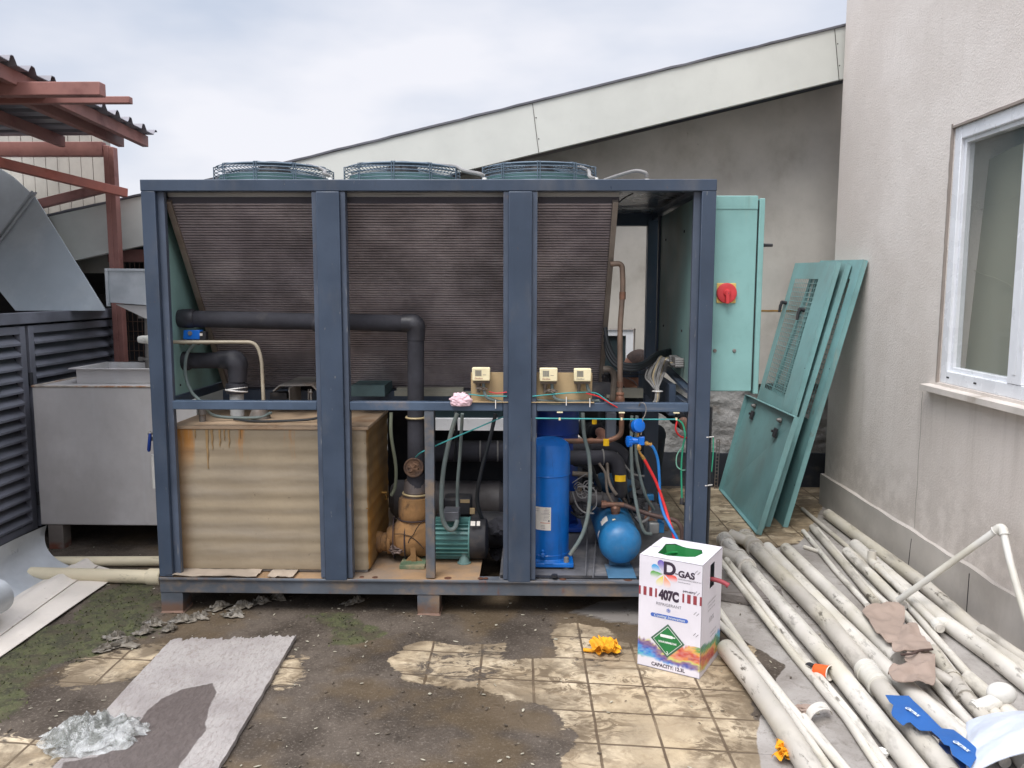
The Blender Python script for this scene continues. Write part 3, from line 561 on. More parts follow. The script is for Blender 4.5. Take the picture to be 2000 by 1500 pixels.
mb.grid(lambda u, v: (XW-.0035, y1w-.001+(.012+.005*mn.noise(Vector((v*22, 0, 3))))*u, z0w+(z1w-z0w+.02)*v), 2, 60, (.012, 0, 0)); mb.grid(lambda u, v: (XW-.0035, y0w+(y1w-y0w)*v, z1w-.001+(.012+.005*mn.noise(Vector((v*12, 3, 0))))*u), 2, 60, (.012, 0, 0))
bld.part('mortar_shadow_seam', mb, M('mortar_shadow_grey', S(142, 132, 124), .9, 0, .08, 6, bump=.4, bscale=40))  # mortar strip toned dark for the shadow line round the frame
# interior board leaning behind the glass
mb = MB(); xa = XW+.13
yb0 = FX(1884, 520, xa)[1]
mb.grid(lambda u, v: (xa+.05*v+.012*math.sin(u*5), yb0-.9*u-.025*math.sin(v*4), 1.03+1.08*v+.05*math.sin(u*4)), 12, 12, (.006, 0, 0)); bld.part('board', mb, blind_m, win, smooth=60)
mb = MB(); mb.tube([(xa-.008+.05*((z_-1.03)/1.13), yb0-.9*u-.025*math.sin((z_-1.03)/1.13*4), z_+.01*math.sin(u*4)) for u, z_ in ((.0, 1.88), (.3, 1.9), (.6, 1.93), (.9, 1.95))], .0014, 6)
mb.tube([(xa-.006+.05*((z_-1.03)/1.13), yb0-.9*u-.025*math.sin((z_-1.03)/1.13*4), z_) for u, z_ in ((.0, 1.60), (.12, 1.57), (.25, 1.55), (.38, 1.52), (.5, 1.47))], .0016, 6); bld.part('board_fold', mb, blind_m, win)

# ================================================================== LOW BUILDING BEHIND
YB = 2.52
low = Thing('low_building', 'low building behind the chiller with a long sloping off-white roof fascia over aged render', 'building', (1.5, YB, 0))
zf = lambda X: 2.34+(.2362 if X > .033 else .213)*(X-.033)
mb = MB(); fx = np.linspace(-4.5, 3.95, 40); FYY = 2.1
tb = [(x, FYY, zf(x)) for x in fx]+[(x, FYY, zf(x)-.335) for x in fx[::-1]]
mb.prism(tb, (0, .05, 0)); low.part('fascia', mb, fascia_m, smooth=0)
mb = MB()
mb.grid(lambda u, v: (-4.5+8.45*u, FYY-.012+.06*v, zf(-4.5+8.45*u)+.002+.005*mn.noise(Vector((u*60, 0, 0)))), 90, 1, (0, 0, .014)); low.part('flashing', mb, M('dark_metal_flashing', S(104, 104, 110), .5, .3), smooth=20)
mb = MB()
for (a, b) in (((1040, 214), (1056, 295)), ((1629, 84), (1645, 150))):
    A_ = FY(*a, FYY-.0015); A_[2] = zf(A_[0])-.002; B_ = A_+np.array([.045, 0, -.331]); mb.bar(A_, B_, .0035, .003, (0, 1, 0))
    for s_ in (.28, .7):
        q = A_+(B_-A_)*s_+np.array([.012, 0, 0]); mb.lathe(q, (0, -1, 0), [(0, .0045), (.002, .003)], 8)
low.part('fascia_joint', mb, M('dark_joint', S(70, 66, 62), .8))
mb = MB(); mb.prism([(-4.5, FYY+.0505, zf(-4.5)-.02), (3.95, FYY+.0505, zf(3.95)-.02), (3.95, FYY+.0505, zf(3.95)-.30), (-4.5, FYY+.0505, zf(-4.5)-.30)], (0, 3.4, 0)); low.part('roof', mb, soffit_m, smooth=0)
mb = MB()
# upper rendered wall with a ragged lower edge, over the older broken concrete
zl = .79
def upl(u, v):
    x = -.12+6*u; z = (zl+.012*mn.noise(Vector((x*6, 0, 0)))+.02*mn.noise(Vector((x*1.5, 2, 0))))*(1-v)+(zf(x)-.3005)*v if v < 1 else zf(x)-.3005
    return (x, YB, z)
WX0, WX1, WZ0, WZ1 = FY(790, 700, YB)[0], FY(1237, 700, YB)[0], FY(1200, 850, YB)[2], FY(1200, 645, YB)[2]
def wallx(xa, xb, za):
    mb.grid(lambda u, v: (xa+(xb-xa)*u, YB, (zl if za <= zl+.05 else za)*(1-v)+(zf(xa+(xb-xa)*u)-.30)*v+(0 if v > .01 or za > zl+.05 else .018*mn.noise(Vector(((xa+(xb-xa)*u)*7, 0, 0))))), 60, 20, (0, .08, 0))
wallx(-.12, WX0-.01, zl); wallx(WX0-.01, WX1+.012, WZ1+.012); wallx(WX1+.012, 6, zl)
low.part('wall', mb, wallback_m, smooth=30)
mb = MB()
def rawwall(xa, xb, za, zb):
    mb.grid(lambda u, v: (xa+(xb-xa)*u, YB+.035+.02*mn.noise(Vector(((xa+(xb-xa)*u)*5, v*6, 1)))+.012*mn.noise(Vector(((xa+(xb-xa)*u)*17, v*17, 4))), za+(zb-za)*v), 90, 40, (0, .2, 0))
rawwall(-.12, WX0-.011, .2, zl+.08); rawwall(WX1+.013, 6, .2, zl+.08)
low.part('broken_wall', mb, wallraw_m, smooth=50)
mb = MB(); mb.grid(lambda u, v: (-.12+6*u, YB+.012+.004*mn.noise(Vector((u*60, v*4, 0))), .26*v+(.012*mn.noise(Vector((u*50, 0, 3))) if v > .9 else 0)), 120, 8, (0, .3, 0)); low.part('base_band', mb, band_m)
mb = MB(); mb.box(WX0-.01, WX1+.012, YB+.03, YB+.2, .2, WZ0-.02); low.part('wall_under_window', mb, wallback_m)
mb = MB(); mb.box(-.2, -.12, YB, 5.5, 0, 2.2); mb.box(-8, -.2, 5.2, 5.5, 0, 1.9); mb.box(-8, -7.8, 2.2, 5.2, 0, 1.5); low.part('shaded_recess_wall', mb, band_m)  # recess set deep and coloured dark to make the shadowed void
# back window
fr = MB(); f_ = .055; fr.box(WX0, WX0+f_, YB+.02, YB+.07, WZ0, WZ1); fr.box(WX1-f_, WX1, YB+.02, YB+.07, WZ0, WZ1); fr.box(WX0+f_, WX1-f_, YB+.02, YB+.07, WZ1-f_*.8, WZ1); fr.box(WX0+f_, WX1-f_, YB+.02, YB+.07, WZ0, WZ0+.12)
fr.box((WX0+WX1)/2-.03, (WX0+WX1)/2+.03, YB+.022, YB+.068, WZ0+.12, WZ1-f_*.8)
bw = low.part('window', fr, pvcw_m, bevel=.003)
mb = MB(); mb.box(WX0+f_, (WX0+WX1)/2-.03, YB+.045, YB+.05, WZ0+.12, WZ1-f_*.8); mb.box((WX0+WX1)/2+.03, WX1-f_, YB+.045, YB+.05, WZ0+.12, WZ1-f_*.8); low.part('pane', mb, dglass_m, bw)
mb = MB(); mb.box(WX0-.03, WX1+.02, YB-.05, YB+.03, WZ0-.045, WZ0-.005); low.part('window_sill', mb, sill_m)
# clad upper wall at the left
mb = MB(); xr = FY(203, 300, 2.32)[0]; seg = .085; ZCL = FY(100, 256, 2.32)[2]; x = xr
while x > -5:
    mb.box(x-seg+.004, x, 2.315+.003*random.random(), 2.34, zf(x-seg)-.25, ZCL); x -= seg
mb.box(-5, xr-.001, 2.3405, 2.42, 1.6, ZCL); low.part('cladding', mb, clad_m, smooth=0)
# paint marks on the back wall
mb = MB(); a = FY(1487, 606, YB-.002); b = FY(1530, 606, YB-.002); mb.grid(lambda u, v: (a[0]+(b[0]-a[0]+.1)*u, YB-.002, a[2]-.01+.012*v+.003*mn.noise(Vector((u*9, v, 0)))), 10, 1, (0, .003, 0))
low.part('wall_fixing', mb, M('ochre_paint_mark', S(150, 116, 60), .8))
# slotted metal strip against the wall
mb = MB(); a = FY(1403, 858, YB-.03); b = FY(1398, 955, YB-.06); a2, b2 = V3(a), V3(b)
for s_ in (-1, 1): mb.bar(a2+[s_*.011, 0, 0], b2+[s_*.011, 0, 0], .004, .012, (0, 1, 0))
for k in range(15):
    q = b2+(a2-b2)*(k/14); mb.bar(q-[.009, 0, 0], q+[.009, 0, 0], .002, .008)
solo('slotted_strip', mb, steelgrey_m, 'narrow slotted metal strip leaning on the back wall beside the teal panels', 'metal strip', (b[0], b[1], 0))

# ================================================================== LEFT SIDE
XL = -1.2
lv = Thing('louvre_screen', 'dark blue metal louvre screen with two slatted leaves at the far left', 'louvre screen', (XL, 1.2, 0))
mb = MB(); mb.box(XL-.05, XL+.012, -1.2, 2.19, 1.288, 1.352); lv.part('top_beam', mb, louv_m, bevel=.003)
mb = MB(); mb.box(XL-.05, XL+.006, 2.15, 2.20, 0, 1.287); lv.part('end_post', mb, louv_m, bevel=.003)
for ya, yb in ((1.075, 2.12), (.03, 1.045), (-1.1, 0.0)):
    mb = MB(); z0, z1 = .085, 1.275
    mb.box(XL-.035, XL, ya, ya+.05, z0, z1); mb.box(XL-.035, XL, yb-.05, yb, z0, z1); mb.box(XL-.034, XL-.001, ya+.05, yb-.05, z1-.045, z1); mb.box(XL-.034, XL-.001, ya+.05, yb-.05, z0, z0+.045)
    lf = lv.part('leaf', mb, louv_m, bevel=.002)
    mb = MB(); z = z0+.05
    while z < z1-.06:
        j = random.uniform(-.003, .003)
        mb.prism([(XL+.004, ya+.05, z+j), (XL+.004, ya+.05, z+.012+j), (XL-.055, ya+.05, z+.066), (XL-.055, ya+.05, z+.060)], (0, yb-ya-.1, 0)); z += .0688
    lv.part('slats', mb, louv_m, lf, smooth=0)
for z in (.22, .93):
    mb = MB(); mb.lathe((XL+.006, 1.06, z), (0, 0, 1), [(0, .012), (.075, .012)], 10); lv.part('hinge', mb, black_m)
mb = MB(); mb.box(XL-1.6, XL-.06, -1.2, 2.19, 0.02, 1.30); lv.part('housing', mb, band_m)  # solid box coloured dark for the shade behind the slats

YD = 1.5
duct = Thing('air_duct', 'large galvanised sheet duct slanting behind the louvre screen', 'duct', FY(110, 606, YD))
def fp(pts, Y): return [FY(x, y, Y) for x, y in pts]
def fpt(pts): return [FY(x, y, YD+(607-y)/230*.36) for x, y in pts]
mb = MB(); mb.prism(fpt([(67, 381), (207, 607), (30, 607), (-20, 545), (-2, 476)]), (-.37, .7, 0)); duct.part('lower_section', mb, galv_m, bevel=.004, smooth=0)
mb = MB(); mb.prism([q-[0, .012, 0] for q in fpt([(-3, 470), (62, 376), (28, 345), (-60, 290), (-260, 290), (-200, 470)])], (-.37, .7, 0)); duct.part('upper_section', mb, galv_m, bevel=.004, smooth=0)
mb = MB(); a, b = fpt([(-12, 484), (69, 376)]); a = a-[0, .02, 0]; b = b-[0, .02, 0]
mb.bar(a, b, .006, .05, (0, 1, 0)); mb.bar(a+np.array([-.022, 0, -.016]), b+np.array([-.02, 0, -.018]), .012, .012, (0, 1, 0)); mb.bar(a+np.array([.02, 0, .0]), b+np.array([.018, 0, .0]), .012, .012, (0, 1, 0))
duct.part('flange', mb, galvl_m)

# exhaust cowl behind the grey box
YK = 1.35
cw = Thing('exhaust_cowl', 'small galvanised duct cowl above the grey steel box, beside the chiller post', 'exhaust cowl', FY(240, 600, YK))
mb = MB(); mb.prism(fp([(207, 528), (330, 530), (330, 600), (228, 592), (211, 591)], YK), (0, .3, 0)); cw.part('duct_body', mb, galvl_m, bevel=.003, smooth=0)
mb = MB(); P_ = fp([(204, 524), (285, 525), (285, 529), (210, 529), (213, 598), (208, 598)], YK-.012); mb.prism(P_, (0, .02, 0)); 
for q in ((207, 528), (282, 528), (211, 593)): mb.lathe(FY(*q, YK-.013), (0, -1, 0), [(0, .006), (.005, .004)], 8)
cw.part('flange', mb, galvl_m)
mb = MB(); a = [FY(x, y, YK+.02) for x, y in ((225, 594), (330, 600), (330, 622), (284, 622))]; mb.prism(a, (0, .26, 0)); cw.part('hopper', mb, stain_m, smooth=0)
mb = MB(); mb.tube([FY(290, 612, YK+.1), FY(292, 735, YK+.1)], .024, 16); st_ = cw.part('stem_pipe', mb, steelgrey_m)
mb = MB()
for yy_ in (618, 701):
    c_ = FY(290, yy_, YK+.1); mb.lathe(c_-np.array([0, 0, .008]), (0, 0, 1), [(0, .036), (.016, .036)], 16); mb.box(c_[0]-.06, c_[0]-.03, c_[1]-.012, c_[1]+.012, c_[2]-.012, c_[2]+.012)
cw.part('clamp', mb, steelgrey_m, st_)
mb = MB(); a = FY(271, 663, YK-.02); mb.tube([a, a+[.02, 0, 0], a+[.12, 0, 0]], [.02, .024, .024], 16); mb.lathe(a+[.055, 0, 0], (1, 0, 0), [(0, .0275), (.02, .0275)], 16)
solo('pipe_stub', mb, pvcc_m, 'capped white plastic pipe stub sticking out beside the chiller post', 'pipe', a)

# grey steel box on legs
bx = Thing('steel_plenum_box', 'brushed grey steel box on legs with an open rectangular collar, left of the chiller', 'metal box', (-.7, 1.1, 0))
mb = MB(); X0, X1, Yf, Yb, Z0, Z1 = -1.1, -.17, .91, 1.62, .142, .94
mb.box(X0, X1, Yf, Yb, Z0, Z1); bx.part('body', mb, stain_m, bevel=.006)
mb = MB(); c0, c1, d0, d1 = FY(150, 745, 1.08)[0], -.2, 1.08, 1.45
for s_ in ((c0, c1, d0, d0+.006), (c0, c1, d1-.006, d1), (c0, c0+.006, d0+.006, d1-.006), (c1-.006, c1, d0+.006, d1-.006)): mb.box(*s_, Z1+.001, 1.03)
for s_ in ((c0-.03, c1+.03, d0-.03, d0), (c0-.03, c1+.03, d1, d1+.03), (c0-.03, c0, d0, d1), (c1, c1+.03, d0, d1)): mb.box(*s_, 1.026, 1.031)
bx.part('collar', mb, stain_m)
mb = MB(); mb.tube([(X0+.004, Yf+.0, Z1+.003), (X1, Yf, Z1+.003)], .006, 8); mb.tube([(X0+.002, Yf, Z1+.003), (X0+.002, Yb, Z1+.003)], .006, 8); bx.part('rim_weld', mb, M('rusty_rim', S(176, 166, 154), .6, .1, .15, 12, [(S(150, 100, 60), (9, 9, 9), .5, .65, .8, None)]))
for x, y in ((X0+.04, Yf+.0), (X1-.13, Yf), (X0+.04, Yb-.08), (X1-.13, Yb-.08)):
    mb = MB(); mb.box(x, x+.085, y+.002, y+.08, 0, Z0-.0005); bx.part('leg', mb, M('rust_footed_steel', S(120, 112, 106), .7, .1, .15, 8, [(S(110, 60, 42), (9, 9, 9), .35, .55, .9, (2, .05, .02))]))
mb = MB(); a = FY(297, 895, .6); mb.tube([a+[.01, 0, -.16], a+[.01, 0, .02]], .014, 12)
vp = Thing('valve_pipe', 'thin white pipe with a long blue valve lever beside the chiller post', 'valve', a+np.array([.01, 0, -.16]))
vp.part('pipe', mb, pvcc_m)
mb = MB(); q = FY(291, 882, .57); r_ = FY(293, 850, .57); mb.tube([r_+[0, 0, .01], r_, q+[0, 0, .01], q], [.005, .0085, .0095, .006], 10); vp.part('valve_handle', mb, dblue_m)
mb = MB(); mb.lathe(FY(293, 842, .58), (0, 0, -1), [(0, .004), (.01, .012), (.02, .012)], 12); mb.bar(FY(290, 857, .58), FY(304, 857, .6), .02, .02); vp.part('valve_body', mb, steelgrey_m)

# red steel frame with corrugated roof
YR = 1.95
rf = Thing('steel_canopy', 'red oxide steel canopy frame with a corrugated metal roof, upper left', 'canopy', FY(214, 275, YR)*[1, 1, 0])
a = FY(200, 280, YR); b = FY(219, 280, YR); xa, xb = a[0], b[0]
zt = 2.44
mb = MB(); mb.box(xa, xb-.03, YR, YR+.06, 0, zt); rf.part('post', mb, redst_m, bevel=.004)
mb = MB(); mb.box(xb-.0295, xb+.004, YR+.002, YR+.062, .0, zt-.01); rf.part('post', mb, redst_m, bevel=.003)
mb = MB(); mb.box(-4, xa-.001, YR-.01, YR+.05, FY(100, 305, YR)[2], FY(100, 277, YR)[2]); rf.part('cross_beam', mb, redst_m, bevel=.003)
mb = MB(); A_ = FY(245, 377, YR-.04); B_ = FY(0, 318, 1.15); B2 = A_+(B_-A_)*1.35; mb.bar(A_, B2, .05, .056); rf.part('brace_beam', mb, M('orange_red_oxide_paint', S(176, 104, 90), .6, 0, .1, 5, [(S(140, 78, 66), (5, 5, 5), .5, .7, .6, None)]), bevel=.003)
mb = MB(); A_ = FY(210, 366, YR+.04); B_ = FY(40, 408, YR+.15); mb.bar(A_, B_+(B_-A_)*.6, .05, .06); rf.part('lower_beam', mb, redst_m, bevel=.003)
XS = -.75; ZS = lambda y: 2.575-.045*(y-.2)
SY0, SY1 = -1.6, 1.87
for xo in (.07, .23, .62, 1.3):
    mb = MB(); mb.bar((XS-xo, SY0, ZS(SY0)-.055), (XS-xo, SY1-.02, ZS(SY1)-.055), .04, .07); rf.part('rafter', mb, redst_m, bevel=.003)
mb = MB(); A_ = FY(201, 175, .5); mb.box(-4, A_[0], .47, .53, A_[2]-.032, A_[2]+.032); rf.part('purlin', mb, redst_m, bevel=.004)
mb = MB(); A_ = FY(256, 196, .72); mb.box(-4, A_[0], .70, .74, A_[2]-.017, A_[2]+.017); rf.part('purlin', mb, redst_m, bevel=.003)
mb = MB(); PT = .165
def corr(u, v):
    y = SY0+(SY1-SY0)*u; q = (y/PT) % 1.0
    h = .035*(sm(np.array(q), .02, .14)-sm(np.array(q), .3, .42))
    return (XS-3.2*v+.012*mn.noise(Vector((y*3, 0, 0)))*(1-v), y, ZS(y)+float(h)-.02-.02*v)
mb.grid(corr, 260, 6, (0, 0, .004)); rf.part('roof_sheet', mb, corr_m, smooth=40)

# rusty wire mesh between the screen and the chiller
mb = MB(); YM = 2.28; x0m, x1m = FY(225, 500, YM)[0], FY(345, 500, YM)[0]; zb_, zt_ = .4, FY(250, 512, YM)[2]
for k in range(14): mb.tube([(x0m+(x1m-x0m)*k/13, YM, zb_), (x0m+(x1m-x0m)*k/13, YM, zt_)], .003, 5)
for k in range(19): z = zb_+(zt_-zb_)*k/18; mb.tube([(x0m, YM-.004, z), (x1m, YM-.004, z)], .003, 5)
mesh_ = Thing('wire_mesh_gate', 'rusty wire mesh gate in the gap between louvre screen and chiller', 'mesh gate', ((x0m+x1m)/2, YM, 0))
mesh_.part('wire_mesh', mb, M('rusty_wire', S(96, 78, 70), .8, .2, .2, 9))
mb = MB(); mb.box(x0m-.06, x1m+.05, YM+.01, YM+.04, zt_, zt_+.09); mb.box(x0m-.04, x0m, YM+.01, YM+.04, 0, zt_); mb.box(x1m, x1m+.04, YM+.01, YM+.04, 0, zt_); mesh_.part('gate_frame', mb, redst_m)

# curved sheet, flashing strips and pipes on the ground at the left
ax_ = (G(0, 1190)-G(143, 1108)); pt, pm, pb = FY(91, 1026, .62), FY(72, 1088, .62), G(146, 1109, .012)
def curv(u, v):
    q = (1-v)**2*pt+2*v*(1-v)*pm+v*v*pb; return q+ax_*(u*2.1)+np.array([0, 0, .004*math.sin(u*9+v*3)])
mb = MB(); mb.grid(curv, 24, 20, (.0015, -.0008, .0008))
cs = Thing('curved_sheet', 'curved galvanised metal sheet leaning at the foot of the louvre screen', 'metal sheet', G(60, 1150))
cs.part('sheet', mb, galvl_m, smooth=60)
mb = MB(); c_ = FY(-6, 1163, -.18); d_ = nrm(ax_); mb.lathe(c_, d_, [(0, .078), (.9, .078)], 30, cap=False); mb.lathe(c_, d_, [(0, .0765), (.9, .0765)], 30, cap=False); mb.ring(c_, d_, .077, .0012, 30, 4); cs.part('rolled_end', mb, galvl_m)
def strip(pa, pb_, pc, pd, prof, name, label):
    a, b, c, d = G(*pa), G(*pb_), G(*pc), G(*pd); d = c+(d-c)*1.0
    def fn(u, v):
        l = a+(c-a)*u*1.5; r = b+(d-b)*u*1.5; q = l+(r-l)*v; q = q.copy(); q[2] = np.interp(v, [p_[0] for p_ in prof], [p_[1] for p_ in prof])+.002*math.sin(u*7); return q
    mb = MB(); mb.grid(fn, 30, 24, (0, 0, .003)); return solo(name, mb, M('cream_white_sheet', S(214, 206, 196), .55, 0, .06, 3, [(S(170, 160, 146), (3, 3, 3), .5, .75, .6, None), (S(120, 106, 90), (24, 24, 24), .64, .74, .5, None)]), label, 'flashing strip', (a+c)/2*[1, 1, 0], 'flashing strips at the left', smooth=25)
strip((186, 1108), (237, 1124), (0, 1245), (0, 1288), [(0, .012), (.5, .014), (1, .010)], 'flashing_strip', 'outer flat white metal flashing strip lying next to the moss')
strip((150, 1104), (192, 1112), (0, 1188), (0, 1250), [(0, .016), (.12, .018), (.4, .045), (.55, .047), (.85, .02), (1, .019)], 'flashing_strip', 'inner raised white metal flashing strip lying against the curved sheet')
mb = MB(); a = G(40, 1097, .027); b = G(352, 1096, .027); mb.tube([a+(b-a)*k/8 for k in range(9)], .027, 20); solo('pvc_pipe', mb, pvcy_m, 'rear of two yellowed plastic pipes running behind the chiller foot', 'pipe', a*[1, 1, 0], 'yellowed pipes left of the chiller')
mb = MB(); a = G(60, 1121, .035); b = G(299, 1127, .035); mb.tube([a+(b-a)*k/8 for k in range(9)], .035, 20)
pp = Thing('pvc_pipe', 'front of two yellowed plastic pipes, the thicker one with a socket by the chiller foot', 'pipe', a*[1, 1, 0], 'yellowed pipes left of the chiller'); pp.part('pipe', mb, pvcy_m)
mb = MB(); d_ = nrm(b-a); mb.hollow([b+d_*.05, b+d_*.03, b-d_*.02], .043, 20, .006); mb.ring(b+d_*.046, d_, .042, .005, 20, 6); pp.part('socket', mb, pvcy_m)

# ================================================================== CHILLER
W, D, H = 2.5, 1.48, 1.963
CH = Thing('chiller', 'large open dark blue chiller frame with condenser coils, pipework, tank and compressors', 'chiller', (1.25, .75, 0))
P = CH.part
def px0(x, y, Y=0.0): return FY(x, y, Y)[0]
def pz0(x, y, Y=0.0): return FY(x, y, Y)[2]
zB = .165; zBt = .173; zR0, zR1 = pz0(700, 808), pz0(700, 791)
zR1 = .99; zR0 = .951
for x0, x1, y0, y1 in ((0, .062, 0, .062), (W-.062, W, 0, .062), (0, .062, D-.062, D), (W-.09, W, D-.07, D)):
    mb = MB(); mb.box(x0, x1, y0, y1, zBt+.0005, H-.05); P('corner_post', mb, frame_m, bevel=.003)
for s_, x0 in ((1, .0621), (-1, W-.0621)):          # return flanges of the corner posts
    mb = MB(); mb.box(x0, x0+s_*.03, .022, .026, zBt+.001, H-.05); mb.box(x0+s_*.026, x0+s_*.03, .026, .05, zBt+.001, H-.05); P('post_flange', mb, flange_m, bevel=.001)
mb = MB(); mb.box(-.001, W+.001, -.001, .063, H-.0495, H); P('top_beam', mb, frame_m, bevel=.003)
mb = MB(); mb.box(0, W, D-.062, D, H-.09, H-.001); P('top_beam', mb, frame_m, bevel=.003)
for x0 in (0, W-.062):
    mb = MB(); mb.box(x0, x0+.062, .0635, D-.0625, H-.06, H-.001); P('top_beam', mb, frame_m, bevel=.003)
cov = []
for xa_, xb_ in ((622, 667), (993, 1039)):
    a = px0(xa_, 560); b = px0(xb_, 560); cov.append((a, b))
    mb = MB(); mb.box(a, b, -.012, .02, zBt-.008, H-.052); P('cover_post', mb, frame_m, bevel=.004)
    for s_, e in ((-1, a), (1, b)):
        mb = MB(); mb.box(e+s_*.0005, e+s_*.022, .004, .008, zBt+.001, H-.051); mb.box(e+s_*.0185, e+s_*.0225, .0082, .05, zBt+.001, H-.051); P('post_flange', mb, flange_m, bevel=.001)
# mid rails, three bays
edges = [(.093, cov[0][0]-.0235), (cov[0][1]+.0235, cov[1][0]-.0235), (cov[1][1]+.0235, W-.093)]
for a, b in edges:
    mb = MB(); mb.box(a, b, .008, .05, zR0, zR1); P('middle_rail', mb, M('scuffed_slate_paint', S(72, 88, 108), .45, 0, .12, 4, [(S(150, 150, 148), (3, 12, 40), .6, .75, .4, None), (S(150, 128, 100), (5, 5, 5), .56, .75, .4, None)]) if a == edges[0][0] else bpy.data.materials['scuffed_slate_paint'], bevel=.003)
mb = MB(); mb.box(.063, W-.091, D-.05, D-.01, zR0, zR1); P('middle_rail', mb, frame_m, bevel=.003)
mb = MB(); mb.box(.01, .05, .063, D-.063, zR0, zR1); P('middle_rail', mb, frame_m, bevel=.003)
a = px0(830, 900, .02); mb = MB(); mb.box(a, a+.042, .012, .048, zBt+.001, zR0-.0005); P('strut', mb, base_m, bevel=.002)
# base
mb = MB(); mb.box(0, W, 0, .07, .098, zB); mb.box(0, W, -.012, -.0005, zB-.004, zBt); mb.box(0, W, D-.07, D, .098, zB); mb.box(0, .07, .0705, D-.0705, .098, zB); mb.box(W-.07, W, .0705, D-.0705, .098, zB)
P('base_frame', mb, base_m, bevel=.003)
for x in (.0, px0(815, 1190), W-.11):
    for y in (0.004, D-.104):
        mb = MB(); mb.prism([(x, y, .004), (x+.102, y, .004), (x+.102, y, .0975), (x, y, .0975)], (0, .1, 0)); P('foot', mb, base_m, bevel=.003)
        mb = MB(); mb.prism([(x-.004, y-.006, 0), (x+.106, y-.006, 0), (x+.1, y-.003, .01), (x+.004, y-.002, .008)], (0, .11, 0)); P('foot_packing', mb, M('rusty_packing', S(134, 108, 94), .9, 0, .2, 20) if x == 0 and y < .01 else bpy.data.materials['rusty_packing'])
xg0, xg1 = px0(935, 1115), px0(975, 1115)
for x0, x1, mt in ((.0, xg0, deck_m), (xg1, W, deck2_m)):
    mb = MB(); mb.grid(lambda u, v: (x0+(x1-x0)*u, 0.0+(D)*v if v > 0 else 0.0, zBt-.004+.002*mn.noise(Vector((u*9, v*9, 0)))), 60, 30, (0, 0, -.004)); P('deck_plate', mb, mt)
mb = MB()
for k in range(9):
    x = random.uniform(.2, 2.2); mb.lathe((x, .03, zBt-.0035), (0, 0, 1), [(0, .011+random.random()*.012), (.0025, .009), (.003, .001)], 10)
P('base_bolt', mb, M('rusty_bolt', S(92, 58, 42), .8, .2, .2, 20))
# under-deck beams
for x in (.8, 1.6):
    mb = MB(); mb.box(x, x+.06, .071, D-.071, .1, .163); P('cross_member', mb, base_m)

# top deck, shrouds
mb = MB(); mb.box(.063, 2.13, .064, D-.063, H-.012, H-.006); P('fan_deck', mb, M('deck_underside_paint', S(130, 140, 142), .45, .1, .08, 3))
mb = MB(); mb.box(2.131, W-.063, .064, D-.063, H-.016, H-.012); P('top_panel', mb, M('grey_top_panel', S(120, 124, 130), .28, .3, .08, 3))
mb = MB(); mb.box(.09, 2.09, .067, .072, 1.8955, 1.95); P('deck_skirt', mb, M('pale_grey_skirt', S(168, 166, 160), .5, .1, .1, 4))
mb = MB(); mb.box(.09, 2.09, .064, .1, 1.868, 1.895); P('coil_top_channel', mb, M('dark_channel', S(62, 58, 64), .6, .1, .2, 6))
# condenser coils
CX0, CX1 = .085, 2.085
def coil(sgn, y0, y1, z0, z1, label=None):
    a = V3((0, y0, z1)); b = V3((0, y1, z0)); dn = nrm(b-a); nn = V3((0, -dn[2]*-1, 0)); nr = nrm(np.cross((1, 0, 0), dn)); nr = nr if nr[1]*sgn > 0 else -nr     # nr points outwards
    ln = np.linalg.norm(b-a); th = .07
    mb = MB(); o = V3((CX0+.03, y0, z1)); mb.obox(o-nr*.012, (CX1-CX0-.06, 0, 0), dn*ln, -nr*th)
    co_ = P('coil', mb, dark_m, label=label)
    n = 78; mb = MB()
    for k in range(n):
        s_ = (k+.5)/n*ln; mb_y = a+dn*s_; x = CX0+.026; pts = []
        nseg = 26
        for j in range(nseg+1):
            xx_ = x+(CX1-CX0-.052)*j/nseg; wv = mn.noise(Vector((xx_*5, k*.5, 3)))*.0012+mn.noise(Vector((xx_*14, k*.9, 9)))*.0009
            pts.append(mb_y+np.array([0, 0, 0])+dn*wv+np.array([xx_, 0, 0]))
        hw = ln/n*.29
        for j in range(nseg):
            p0, p1 = pts[j], pts[j+1]; t0 = hw*(1+.25*mn.noise(Vector((j*.4, k*.8, 0))))
            b0 = len(mb.v)
            if j == 0: mb.add([p0-dn*hw, p0+dn*hw, p0-dn*hw-nr*.012, p0+dn*hw-nr*.012], [(0, 1, 3, 2)])
            i0 = len(mb.v)-4; mb.add([p1-dn*t0, p1+dn*t0, p1-dn*t0-nr*.012, p1+dn*t0-nr*.012], [])
            i1 = len(mb.v)-4; mb.f += [(i0, i1, i1+1, i0+1), (i0, i0+2, i1+2, i1), (i0+1, i1+1, i1+3, i0+3)]
    P('coil_fins', mb, fin_m, co_, smooth=0)
    for x0 in (CX0, CX1-.025):
        mb = MB(); mb.obox(V3((x0, y0, z1))+nr*.012-dn*.01, (.0245, 0, 0), dn*(ln+.02), -nr*(th+.03)); P('end_plate', mb, coilframe_m, co_, bevel=.002)
    mb = MB(); mb.obox(V3((CX0+.026, y0, z1))+dn*(ln+.001)+nr*.01, (CX1-CX0-.052, 0, 0), dn*.03, -nr*(th+.02)); P('bottom_channel', mb, M('dark_channel_bottom', S(84, 78, 80), .6, .1, .2, 6) if sgn < 0 else bpy.data.materials['dark_channel_bottom'], co_, bevel=.002)
coil(-1, .06, .66, .985, 1.868, 'dusty slanting front condenser coil facing the camera')
coil(1, 1.42, .80, .985, 1.868, 'rear condenser coil of the V')
mb = MB(); mb.box(.1, 2.08, .6, .88, .91, .965); P('coil_support', mb, frame_m)
